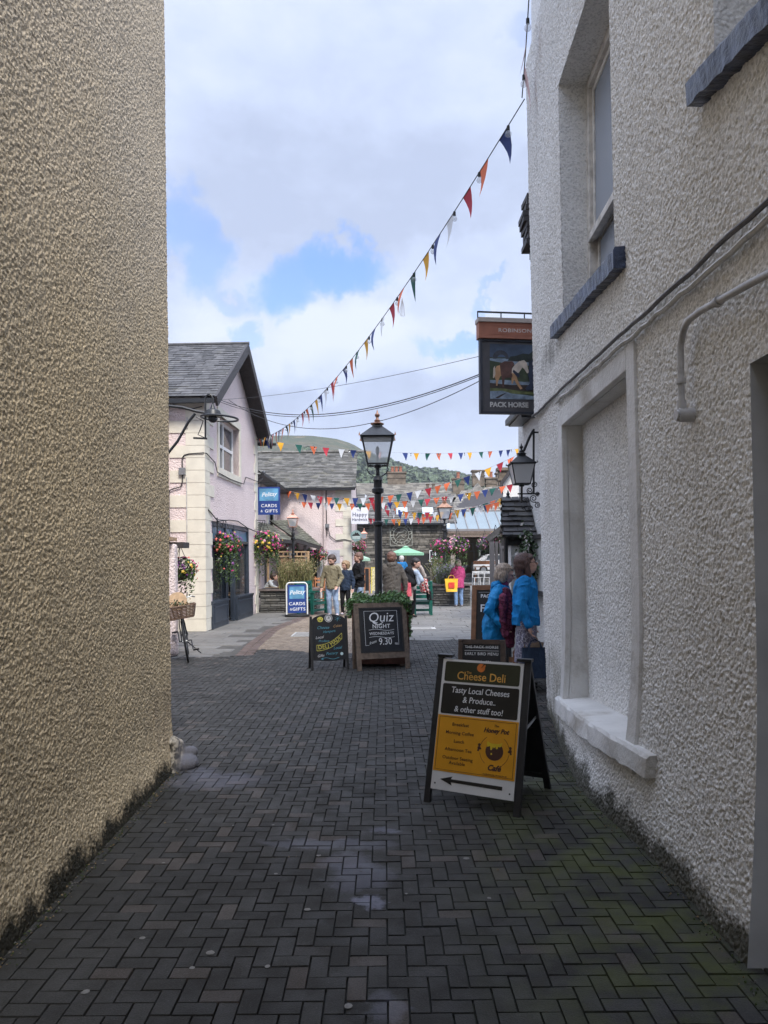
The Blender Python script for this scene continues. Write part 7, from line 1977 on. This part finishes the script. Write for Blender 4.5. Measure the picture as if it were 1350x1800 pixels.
# blue cards and gifts swing board
a, b = P(507, 1080, 21.6), P(537, 1084, 21.3)
t = thing('swing_board', 'white framed blue cards and gifts pavement sign on a rounded black base', 'pavement sign', ((a.x + b.x) / 2, 21.5, 0), R(9))
Wd, Hd = .60, .90
Ms = frame((0, .0, .09), (1, 0, 0), (0, .10, 1))
mb = MB(); rp = []
for cx_, cy_, a0 in ((Wd / 2 - .1, Hd - .1, 0), (-Wd / 2 + .1, Hd - .1, PI / 2)):
    for k in range(7): rp.append(Ms @ Vector((cx_ + .1 * math.cos(a0 + k * PI / 12), cy_ + .1 * math.sin(a0 + k * PI / 12), 0)))
mb.tube([Ms @ Vector((Wd / 2, -.08, 0))] + rp + [Ms @ Vector((-Wd / 2, -.08, 0))], .022, 8); mb.build('frame', OFFWHITE, t, local=True, smooth=True)
m1, m2, m3 = MB(), MB(), MB(); giftboard(frame(Ms @ Vector((0, .02, 0)), (1, 0, 0), (0, .10, 1)), Wd - .07, Hd - .08, m1, m2, m3)
bo = m1.build('board', SIGNBLUE, t, local=True); m2.build('picture', SIGNSKY, bo, local=True); m3.build('lettering', WHITEINK, bo, local=True)
mb = MB(); mb.prism([(.36 * math.cos(a), .24 * math.sin(a)) for a in np.linspace(0, 2 * PI, 24)[:-1]], 0, .07); mb.build('base', RUBBER, t, local=True, bevel=.02)

# ------------------------------------------------------------------ ivy planter round the tall lamp
t = thing('ivy_planter', 'brown boarded planter overflowing with ivy behind the quiz board', 'planter', (-.05, 11.75, 0))
mb = MB()
for k in range(6):
    z = .04 + k * .155
    mb.bb((-.50, 11.36, z), (.38, 11.39, z + .15)); mb.bb((-.50, 12.41, z), (.38, 12.44, z + .15)); mb.bb((-.50, 11.395, z), (-.47, 12.405, z + .15)); mb.bb((.35, 11.395, z), (.38, 12.405, z + .15))
mb.build('boards', WOOD_BR, t)
mb = MB(); mb.bb((-.46, 11.4, .75), (.34, 12.4, .9)); mb.build('soil', mat('dark_soil', (0, 0, 0)), t)
mb = MB()
def ivp(r_):
    x = r_.uniform(-.50, .36); y = r_.uniform(11.3, 12.45); z = .98 + abs(r_.gauss(0, .045)) + .028 * math.sin(x * 9) + .03 * math.sin(y * 7)
    u = r_.random()
    if u < .16: x = .37 + abs(r_.gauss(0, .022)); z = 1.0 - r_.random() ** 1.3 * .55
    elif u < .27: x = -.52 - abs(r_.gauss(0, .03)); z = 1.0 - r_.random() ** 1.5 * .25
    elif u < .34: y = 11.32; z = .98 - r_.random() * .12
    return (x, y, z)
leaf_cloud(mb, 5200, ivp, .026, ms=(0, 0, 0, 1), seed=3); mb.build('ivy', [IVY, LEAF], t)

# ------------------------------------------------------------------ green benches
def armchair(lab, x, y, rz, w=.62):
    t = thing('green_armchair', lab, 'garden chair', (x, y, 0), rz, 'green slatted garden seats')
    mb = MB()
    for k in range(4): mb.box((0, -.18 + k * .12, .42), (w, .1, .025))
    mb.build('seat', PINEGREEN, t, local=True)
    mb = MB(); 
    for k in range(4): mb.box((0, .29 + k * .015, .55 + k * .13), (w, .022, .10))
    mb.build('backrest', PINEGREEN, t, local=True)
    for sx in (-1, 1):
        mb = MB(); mb.box((sx * (w / 2 + .03), -.24, .32), (.07, .09, .64)); mb.build('leg', PINEGREEN, t, local=True)
        mb = MB(); mb.bar((sx * (w / 2 + .03), .26, 0), (sx * (w / 2 + .03), .36, 1.0), .07, .09); mb.build('leg', PINEGREEN, t, local=True)
        mb = MB(); mb.box((sx * (w / 2 + .03), .02, .66), (.11, .66, .03)); mb.build('armrest', PINEGREEN, t, local=True)
    mb = MB(); mb.box((0, -.24, .33), (w, .03, .09)); mb.box((0, -.24, .12), (w, .03, .07)); mb.build('rail', PINEGREEN, t, local=True)
    return t
armchair('green slatted seat pushed up against the slate planter, child beside it', P(742, 983, 21.9).x, 21.9, R(180), .42)
armchair('green slatted garden seat behind the blue swing sign', P(549, 983, 22.7).x, 22.7, R(62), .7)

# ------------------------------------------------------------------ bicycle
bx, by = -3.2, 12.05
t = thing('bicycle', 'old black bicycle with a wicker front basket leaning by the pink pier', 'bicycle', (bx, by, 0), R(15))
ln = R(-9)
Mb = Matrix.Rotation(ln, 4, 'Y')
def wheel(y0):
    mb = MB(M=Mb); mb.tube([(0, y0 + .335 * math.cos(a), .345 + .335 * math.sin(a)) for a in np.linspace(0, 2 * PI, 41)[:-1]], .017, 8, closed=True); w_ = mb.build('wheel', RUBBER, t, local=True, smooth=True)
    mb = MB(M=Mb); mb.tube([(0, y0 + .312 * math.cos(a), .345 + .312 * math.sin(a)) for a in np.linspace(0, 2 * PI, 41)[:-1]], .009, 6, closed=True)
    for k in range(28):
        a = 2 * PI * k / 28; mb.tube([(.02 * (-1) ** k, y0 + .02 * math.cos(a + .6), .345 + .02 * math.sin(a + .6)), (0, y0 + .305 * math.cos(a), .345 + .305 * math.sin(a))], .0012, 3)
    mb.tube([(-.04, y0, .345), (.04, y0, .345)], .02, 8); mb.build('rim', GALV, w_, local=True)
wheel(0.02); wheel(1.08)
mb = MB(M=Mb); hd_, bb_p, st, ra = (0, .16, .86), (0, .62, .29), (0, .78, .80), (0, 1.08, .345)
mb.tube([hd_, (0, .13, .98)], .018, 8); mb.tube([(0, .17, .78), bb_p], .016, 8); mb.tube([(0, .165, .84), (0, .76, .74)], .014, 8); mb.tube([bb_p, st], .015, 8)
for s in (-1, 1):
    mb.tube([(s * .045, .02, .345), (s * .045, .10, .62), (s * .03, .16, .72), (0, .17, .76)], .011, 6); mb.tube([bb_p, (s * .05, 1.08, .345)], .009, 6); mb.tube([(0, .76, .74), (s * .05, 1.08, .345)], .008, 6)
mb.build('frame', BLACKIRON, t, local=True)
mb = MB(M=Mb); mb.tube([(-.27, .30, 1.02), (-.22, .16, 1.05), (0, .12, 1.02), (.22, .16, 1.05), (.27, .30, 1.02)], .011, 8); mb.tube([(.15, .1, 1.05), (.17, .04, 1.13)], .008, 6); mb.build('handlebar', GALV, t, local=True)
mb = MB(M=Mb); mb.ell((0, .80, .90), (.09, .14, .035)); mb.ell((0, .9, .91), (.11, .08, .04)); mb.tube([(0, .78, .80), (0, .79, .89)], .013, 6); mb.build('saddle', SHOEB, t, local=True, smooth=True)
mb = MB(M=Mb); mb.tube([(-.10, .62, .29), (.10, .62, .29)], .012, 6); mb.tube([(.10, .62, .29), (.10, .56, .13)], .01, 6); mb.tube([(-.10, .62, .29), (-.10, .68, .45)], .01, 6); mb.box((.15, .55, .12), (.1, .07, .025)); mb.box((-.15, .69, .46), (.1, .07, .025)); mb.tube([(.0, .66, .3), (.22, .70, .02)], .01, 6); mb.build('pedals', BLACKIRON, t, local=True)
mb = MB(M=Mb); c0 = Vector((0, -.07, .74))
for k in range(9):
    f = k / 8; w2, d2 = .20 + .05 * f, .13 + .04 * f; z = .19 * f
    mb.tube([c0 + Vector((a * w2, b * d2, z)) for a, b in ((-1, -1), (-.3, -1.1), (.3, -1.1), (1, -1), (1.05, 0), (1, 1), (0, 1.05), (-1, 1), (-1.05, 0))], .012 if k in (0, 8) else .009, 5, closed=True)
for k in range(22):
    a = 2 * PI * k / 22; mb.bar(c0 + Vector((.2 * math.cos(a) * 1.1, .13 * math.sin(a) * 1.1, 0)), c0 + Vector((.25 * math.cos(a) * 1.1, .17 * math.sin(a) * 1.1, .19)), .016, .006)
mb.box(c0, (.36, .22, .01)); mb.build('basket', WICKER, t, local=True)
q = thing('wooden_disc', 'round pale wooden lid standing in the bicycle basket', 'wooden lid', (bx - .17, by - .02, .93)); mb = MB(); Mq = frame((0, 0, .06), (1, 0, 0), (0, .35, 1)); mb.prism([(.16 * math.cos(a), .155 * math.sin(a)) for a in np.linspace(0, 2 * PI, 28)[:-1]], 0, .02, 0, Mq); mb.build('disc', WOOD_LT, q, local=True)
q = thing('trailing_plants', 'small trailing greenery in the bicycle basket', 'plants', (bx - .13, by - .1, .92)); mb = MB(); leaf_cloud(mb, 160, lambda r_: (r_.gauss(0, .12), r_.gauss(0, .07), .02 + abs(r_.gauss(0, .03))), .022, ms=(0, 1), seed=2); mb.build('foliage', [LEAF_DK, WOOD_LT], q, local=True)

# ------------------------------------------------------------------ parasols, far boards, tables, car
def parasol(lab, x, y, zt, r, m, drop):
    t = thing('parasol', lab, 'parasol', (x, y, 0), 0, 'green cafe parasols')
    mb = MB(); mb.tube([(x, y, 0), (x, y, zt)], .03, 8); mb.build('pole', WOOD_LT, t)
    mb = MB(); mb.lathe([(r, zt - drop), (r * .5, zt - drop * .55), (.03, zt)], 8, (x, y, 0), rot=PI / 8); mb.lathe([(r, zt - drop - .14), (r * 1.002, zt - drop)], 8, (x, y, 0), rot=PI / 8); mb.build('canopy', m, t)
    mb = MB(); mb.lathe([(r * .22, zt - drop * .12), (.02, zt + .06)], 8, (x, y, 0), rot=PI / 8); mb.build('cap', m, t)
GPAR = mat('pale_green_canvas', (.20, .40, .25), .75, .1)
q = P(713, 961, 44); parasol('pale green cafe parasol before the dark doorway of the stone building', q.x, 44, q.z, 1.15, GPAR, .38)
q = P(628, 972, 40); parasol('pale green parasol half hidden behind the cottage corner', q.x, 40, q.z, .75, mat('faded_green_canvas', (.30, .45, .33), .75, .1), .3)
for nm, lab, px, py0, py1, pw_, m1_, m2_, Y in (('menu_board', 'far orange framed blackboard left of the tall lamp post', 645, 1023, 998, 10, WOOD_OR, CHALK, 36), ('menu_board', 'far yellow poster board close to the lamp post', 657, 1021, 997, 10, mat('yellow_poster', (.60, .50, .10), .5, .3, 20), mat('pale_poster', (.55, .50, .30), .5, .4, 20), 36)):
    a = P(px - pw_ / 2, py1, Y); b = P(px + pw_ / 2, py1, Y); t = thing(nm, lab, 'sandwich board', ((a.x + b.x) / 2, Y, 0)); mb = MB(); w2 = b.x - a.x; h2 = a.z
    for q in ((-w2 / 2, 0, -w2 / 2 + .05, h2), (w2 / 2 - .05, 0, w2 / 2, h2), (-w2 / 2 + .05, h2 - .05, w2 / 2 - .05, h2)): mb.bb((q[0], -.02, q[1]), (q[2], .02, q[3]))
    mb.build('frame', m1_, t, local=True); mb = MB(); mb.bb((-w2 / 2 + .051, -.01, .12), (w2 / 2 - .051, .01, h2 - .051)); mb.build('board', m2_, t, local=True)
def bistro_chair(lab, x, y, rz):
    t = thing('metal_chair', lab, 'chair', (x, y, 0), rz, 'pale metal chairs under the arcade')
    m = mat('pale_metal_chair', (.45, .44, .42), .4)
    mb = MB(); mb.box((0, 0, .45), (.4, .4, .03)); mb.build('seat', m, t, local=True)
    mb = MB(); mb.box((0, .2, .82), (.4, .03, .08)); mb.box((0, .2, .68), (.4, .03, .05)); mb.build('backrest', m, t, local=True)
    for sx in (-1, 1):
        for sy in (-1, 1): mb = MB(); mb.bar((sx * .19, sy * .19, 0), (sx * .18, sy * .18, .84 if sy > 0 else .44), .045); mb.build('leg', m, t, local=True)
for k, (px, Y, rz) in enumerate(((837, 46, .2), (846, 47, 2.9), (856, 46, -.3), (866, 47.5, 3.3))):
    bistro_chair(('leftmost pale metal chair under the arcade', 'second pale metal chair under the arcade, turned away', 'third pale metal chair from the left under the arcade', 'rightmost pale metal chair under the arcade')[k], p(px, Y), Y, rz)
for k, (px, Y) in enumerate(((842, 47.3), (862, 46.4))):
    t = thing('cafe_table', ('round cafe table between the two left metal chairs', 'round cafe table beside the right metal chairs')[k], 'table', (p(px, Y), Y, 0), 0, 'round cafe tables'); mb = MB(); mb.lathe([(.42, .72), (.42, .75)], 16); mb.build('tabletop', OFFWHITE, t, local=True); mb = MB(); mb.lathe([(.25, 0), (.04, .05), (.035, .72)], 10); mb.build('pedestal', GALV, t, local=True)
mb = MB(); t = thing('picnic_bench', 'orange wooden bench on the terrace in front of the white car', 'bench', (p(857, 52), 52.6, 0)); mb.box((0, 0, 1.05), (1.8, .4, .06)); mb.build('seat', WOOD_OR, t, local=True)
mb = MB(); mb.box((0, .3, 1.35), (1.8, .05, .25)); mb.build('backrest', WOOD_OR, t, local=True)
for sx in (-1, 1): mb = MB(); mb.box((sx * .8, 0, .5), (.08, .4, 1.0)); mb.build('leg', WOOD_OR, t, local=True)
# white hatchback on the terrace, seen from its rear left side
cx0 = P(829, 983, 56).x; YC_ = 56.
t = thing('parked_car', 'white hatchback parked on the terrace beyond the arcade', 'car', (cx0 + 2.1, YC_, .5))
Mc = frame((cx0, YC_ - .85, .5), (1, 0, 0), (0, 0, 1))
side = [(0.05, .28), (.0, .55), (.05, .85), (.35, 1.0), (.75, 1.36), (1.1, 1.46), (2.3, 1.47), (3.0, 1.05), (3.9, .9), (4.15, .6), (4.15, .28)]
mb = MB(); mb.prism(side[::-1], 0, -1.7, 0, Mc); mb.build('body', mat('white_car_paint', (.72, .73, .75), .2, .03), t, bevel=.06)
mb = MB(); mb.prism([(.95, 1.03), (1.15, 1.36), (2.25, 1.37), (2.75, 1.05)][::-1], .005, .012, 0, Mc); mb.prism([(-.0, 0), (0.5, 0), (.5, .6), (0, .6)], 0, 0.001, 0, frame((cx0 + .42, YC_ - .6, 1.5), (0, 1, 0), (.6, 0, .6))); mb.build('window', GLASS_DK, t)
for xx in (.78, 3.35):
    mb = MB(); mb.tube([Mc @ Vector((xx, .30, .03)), Mc @ Vector((xx, .30, -.2))], .31, 20); wl_ = mb.build('wheel', RUBBER, t); mb = MB(); mb.tube([Mc @ Vector((xx, .30, .035)), Mc @ Vector((xx, .30, .0))], .19, 16); mb.build('rim', GALV, wl_)
mb = MB(); mb.prism([(.06, .80), (.38, .90), (.42, .98), (.12, .93)][::-1], .003, .02, 0, Mc); mb.build('tail_light', mat('red_tail_light', (.45, .02, .03), .3), t)

# signs on the corner of the cottage
a, b = P(617.5, 921, 29.6), P(647, 892, 29.6)
t = thing('hanging_sign', 'white hanging board with grey serif lettering on the cottage corner', 'sign', ((a.x + b.x) / 2, 29.6, a.z)); mb = MB(); mb.bb((a.x, 29.57, a.z), (b.x, 29.63, b.z)); bo = mb.build('board', mat('white_hanging_board', (.70, .71, .76), .5, .03), t)
M = frame((a.x, 29.565, a.z), (1, 0, 0), (0, 0, 1)); w2, h2 = b.x - a.x, b.z - a.z
mb = MB(); mb.text('The', .11, w2 * .45, h2 * .83, 0, M); mb.text('Happy', .21, w2 * .5, h2 * .56, 0, M, bold=.003, sp=1.1); mb.text('Herdwick', .165, w2 * .5, h2 * .26, 0, M, bold=.003, sx=.85, sp=1.1); mb.build('lettering', mat('slate_blue_letters', (.10, .11, .17), .6), bo)
mb = MB(); mb.bar((a.x - .25, 29.6, b.z + .06), (b.x + .05, 29.6, b.z + .06), .03); mb.build('bracket', BLACKIRON, t)
c = P(626, 942, 29.6); t = thing('round_sign', 'round grey green sign with black mountain peaks under the white board', 'sign', c)
M = frame(c, (1, 0, 0), (0, 0, 1)); circ = lambda r_, n_=28: [(r_ * math.cos(a_), r_ * math.sin(a_)) for a_ in np.linspace(0, 2 * PI, n_)[:-1]]
mb = MB(); mb.prism(circ(.225), -.02, .02, 0, M); bo = mb.build('board', mat('grey_green_board', (.20, .29, .28), .6), t)
mb = MB(); mb.prism([(-.17, .0), (-.1, .08), (-.08, .05), (-.02, .15), (.02, .1), (.06, .14), (.17, .0)][::-1], .018, .024, 0, M); mb.bb((-.15, -.12, .018), (.15, -.01, .022), 1, M); mb.text('OLD SAW', .065, 0, -.065, 2, M, lift=.023); mb.build('mountain_logo', [DARKPAINT, mat('grey_green_band', (.45, .52, .50), .6), mat('grey_green_board', (0, 0, 0))], bo)
mb = MB(); mb.bar(c + Vector((0, 0, .2)), c + Vector((0, 0, .45)), .02); mb.build('rod', BLACKIRON, t)

# ------------------------------------------------------------------ bunting and wires
FL = {'o': mat('orange_pennant', (.62, .13, .045), .7, .08), 'r': mat('red_pennant', (.45, .03, .05), .7, .08), 'w': mat('white_pennant', (.66, .67, .68), .7, .05), 'b': mat('navy_pennant', (.015, .035, .16), .7, .08),
      'y': mat('yellow_pennant', (.68, .34, .02), .7, .08), 'g': mat('green_pennant', (.008, .085, .065), .7, .08), 'p': mat('faded_pink_pennant', (.60, .42, .42), .7, .1)}
def bunting(lab, A, B, sag, n, seq, fw=.20, fl=.30, bulbs=0, start=.0, end=1., cord=.006, group='strings of coloured bunting', seed=1, skip=(), bias=0., wind=.3):
    A, B = Vector(A), Vector(B); t = thing('bunting_string', lab, 'bunting', A, 0, group)
    pt = lambda u: A.lerp(B, u) - Vector((0, 0, 4 * sag * u * (1 - u)))
    mb = MB(); mb.tube([pt(k / 40) for k in range(41)], cord, 5); mb.build('cord', CB if cord > .005 else mat('pale_cord', (.3, .3, .3), .7), t)
    Lt = (B - A).length; rr = random.Random(seed)
    for k in range(n):
        if k in skip: continue
        u = start + (end - start) * (k + .5) / n + rr.uniform(-.12, .12) / n * (end - start); d = (pt(min(1, u + .003)) - pt(max(0, u - .003))).normalized()
        c_ = pt(u); h = Vector((d.x, d.y, 0)).normalized(); pr = Vector((-h.y, h.x, 0)); sw = rr.uniform(-wind, wind); tp = c_ + Vector((0, 0, -fl * rr.uniform(.9, 1.05))) + pr * sw * fl * .6 + h * rr.uniform(-.15, .15) * fl
        mb = MB(); a0, a1 = c_ - d * fw / 2, c_ + d * fw / 2; m_ = 4; vs = []; bs = rr.uniform(-1, 1)
        for q in range(m_ + 1):
            f = q / m_; bow = pr * math.sin(f * PI) * .10 * fl * bs
            vs += [a0.lerp(tp, f) + bow, a1.lerp(tp, f) + bow]
        fs = [(2 * q, 2 * q + 1, 2 * q + 3, 2 * q + 2) for q in range(m_)]
        mb.add(vs, fs); mb.build('pennant', FL[seq[k % len(seq)]], t, smooth=True)
    for k in range(bulbs):
        u = (k + .5) / bulbs; c_ = pt(u)
        mb = MB(); mb.lathe([(.016, 0), (.018, -.05)], 8, c_); bu = mb.build('bulb_holder', RUBBER, t)
        mb = MB(); mb.ell(c_ + Vector((0, 0, -.088)), .036, nu=12, nv=8); mb.build('bulb', GLASS_BULB, bu, smooth=True)
    return t
A = P(929, 174, 7.55); A.x = RX(7.55, A.z) - .08; B = P(452, 772, 23.2)
bunting('long bunting with bulbs swooping from the white corner down to the pink shop', A, B, .77, 36, 'borwbygorwbygo', .21, .36, 24, start=.015, end=.985, seed=4)
bunting('short end of bunting rising past the white corner with one faded pink pennant', A + Vector((-.03, -.02, .0)), Vector((RX(6.9, 7.0) - .12, 6.9, 7.0)), .05, 2, 'pp', .12, .5, 2, start=.1, end=.8, seed=5)
t = thing('string_tassel', 'loose pale ribbon ends dangling from the long bunting', 'ribbon', P(707, 527, 11.1)); mb = MB(); c = P(707, 524, 11.05)
for k in range(4): mb.tube([c, c + Vector((-.02 + k * .015, 0, -.12)), c + Vector((-.04 + k * .025, .01, -.2 - .02 * k)), c + Vector((-.02 + k * .01, .0, -.27))], .004, 4)
mb.build('ribbon', FL['w'], t)
H_ = MB(); pc = P(452, 772, 23.2); H_.tube([pc + Vector((-.15, 0, -.35)), pc + Vector((-.10, 0, -.1)), pc], .02, 6); H_.build('bunting_hook', mat('red_oxide_iron', (.22, .06, .05), .6), label='curved red iron hook on the pink corner where the bunting ends', cat='hook')
S = lambda x0, y0, Y0, x1, y1, Y1, sg, lab, n, seq, **k: bunting(lab, P(x0, y0, Y0), P(x1, y1, Y1), sg, n, seq, cord=.0045, seed=n, **k)
S(452, 772, 23.2, 918, 788, 32, .32, 'highest bunting string crossing the square from the pink corner to the pale gable', 22, 'bygorwbypwbygorbygob'[0:], fw=.29, fl=.30, bulbs=9, skip=(9,))
S(500, 861, 29.8, 925, 792, 25, .85, 'bunting string rising from the pink cottage to the pale gable under the highest one', 26, 'oybwrogybwroogbwroogbwyrog', fw=.27, fl=.33, bulbs=9)
S(505, 880, 29.8, 905, 850, 26, .35, 'bunting string starting low on the pink cottage wall, one string below', 30, 'bgorbwbywogorwbyowgrorwbyo', fw=.25, fl=.29, bulbs=8, skip=(0, 1))
S(612, 880, 33, 912, 872, 26, .55, 'bunting string level with the white hanging board and the skylights', 24, 'ybgwoorwboygrwyb', fw=.29, fl=.33, bulbs=8)
S(625, 908, 38, 900, 868, 32, .5, 'bunting string just above the iron emblem', 24, 'owrrwgoybwroryb', fw=.30, fl=.34, bulbs=8)
S(640, 868, 44, 885, 876, 30, .9, 'most distant bunting string in front of the stone market roof', 26, 'wboygrwobyw', fw=.32, fl=.36, bulbs=6)
def wire(lab, pts, Y0, Y1, r, sag=0.):
    a, b = P(*pts[0], Y0), P(*pts[1], Y1); mb = MB(); mb.tube([a.lerp(b, k / 30) - Vector((0, 0, 4 * sag * k / 30 * (1 - k / 30))) for k in range(31)], r, 5)
    mb.build('overhead_cable', CB, label=lab, cat='cable', group='overhead cables', origin=tuple(a))
wire('thin upper cable running from the pink gable towards the pub sign', ((372, 703), (848, 625)), 17.4, 9.9, .004, .12)
wire('upper of the two paired cables sagging between the shop and the sign', ((365, 693), (848, 656)), 17.3, 9.9, .008, .52)
wire('lower of the two paired cables sagging between the shop and the sign', ((366, 697), (848, 659)), 17.3, 9.9, .006, .52)
wire('lowest cable looping under the paired ones towards the pub sign', ((402, 703), (850, 666)), 17.6, 9.9, .006, .68)

# ------------------------------------------------------------------ damp air that softens the far fell
hz = MB(); hz.bb((-905, -42, -4), (905, 1206, 330))
hn = bpy.data.materials.new('damp_air'); hn.use_nodes = True
ht = hn.node_tree
for x in list(ht.nodes): ht.nodes.remove(x)
ho_ = ht.nodes.new('ShaderNodeOutputMaterial'); pv = ht.nodes.new('ShaderNodeVolumePrincipled')
pv.inputs['Color'].default_value = (.80, .86, .95, 1); pv.inputs['Density'].default_value = .00024; pv.inputs['Anisotropy'].default_value = .2
ht.links.new(pv.outputs[0], ho_.inputs['Volume'])
hz.build('haze', hn, kind='stuff', label='thin damp air softening the distant fell', cat='haze')

# grit, moss tufts and a few fallen leaves gathered along the two wall feet
mb = MB(); gr = random.Random(12)
for k in range(900):
    left = gr.random() < .5; y = gr.uniform(2.4, 7.6) if not left else gr.uniform(3.0, 5.8); o_ = abs(gr.gauss(0, .035)) + .004
    x = (LX(y, 0) + o_) if left else (RX(y, 0) - o_ - .012)
    s_ = gr.uniform(.002, .009); z = .003 + s_ * .5; a = Vector((gr.gauss(0, .5), gr.gauss(0, .5), 1)).normalized(); b = a.orthogonal().normalized(); c = a.cross(b); q = Vector((x, y, z))
    mb.add([q - b * s_, q - c * s_ * .7, q + b * s_, q + c * s_ * .7, q + a * s_ * .8], [(0, 1, 4), (1, 2, 4), (2, 3, 4), (3, 0, 4)], gr.choice((0, 0, 1, 1, 2)))
for k in range(46):
    x = gr.uniform(-1.5, 1.25); y = gr.uniform(2.5, 11); s_ = gr.uniform(.004, .013); a = gr.uniform(0, 6.3)
    if y > 5 and gr.random() < .4: continue
    q = Vector((x, y, .006)); b = Vector((math.cos(a), math.sin(a), .1)) * s_; c = Vector((-math.sin(a), math.cos(a), .25)) * s_ * .5
    mb.add([q - b, q - c, q + b, q + c + Vector((0, 0, .003))], [(0, 1, 2, 3)], 2)
mb.build('debris', [mat('grit', (.10, .095, .085), .9, .3, 40), mat('moss_tuft', (.035, .05, .012), .95, .3, 40), mat('dead_leaf_scraps', (.17, .12, .06), .8, .3, 30)], kind='stuff', label='grit, moss tufts and leaf scraps along the alley edges', cat='debris')
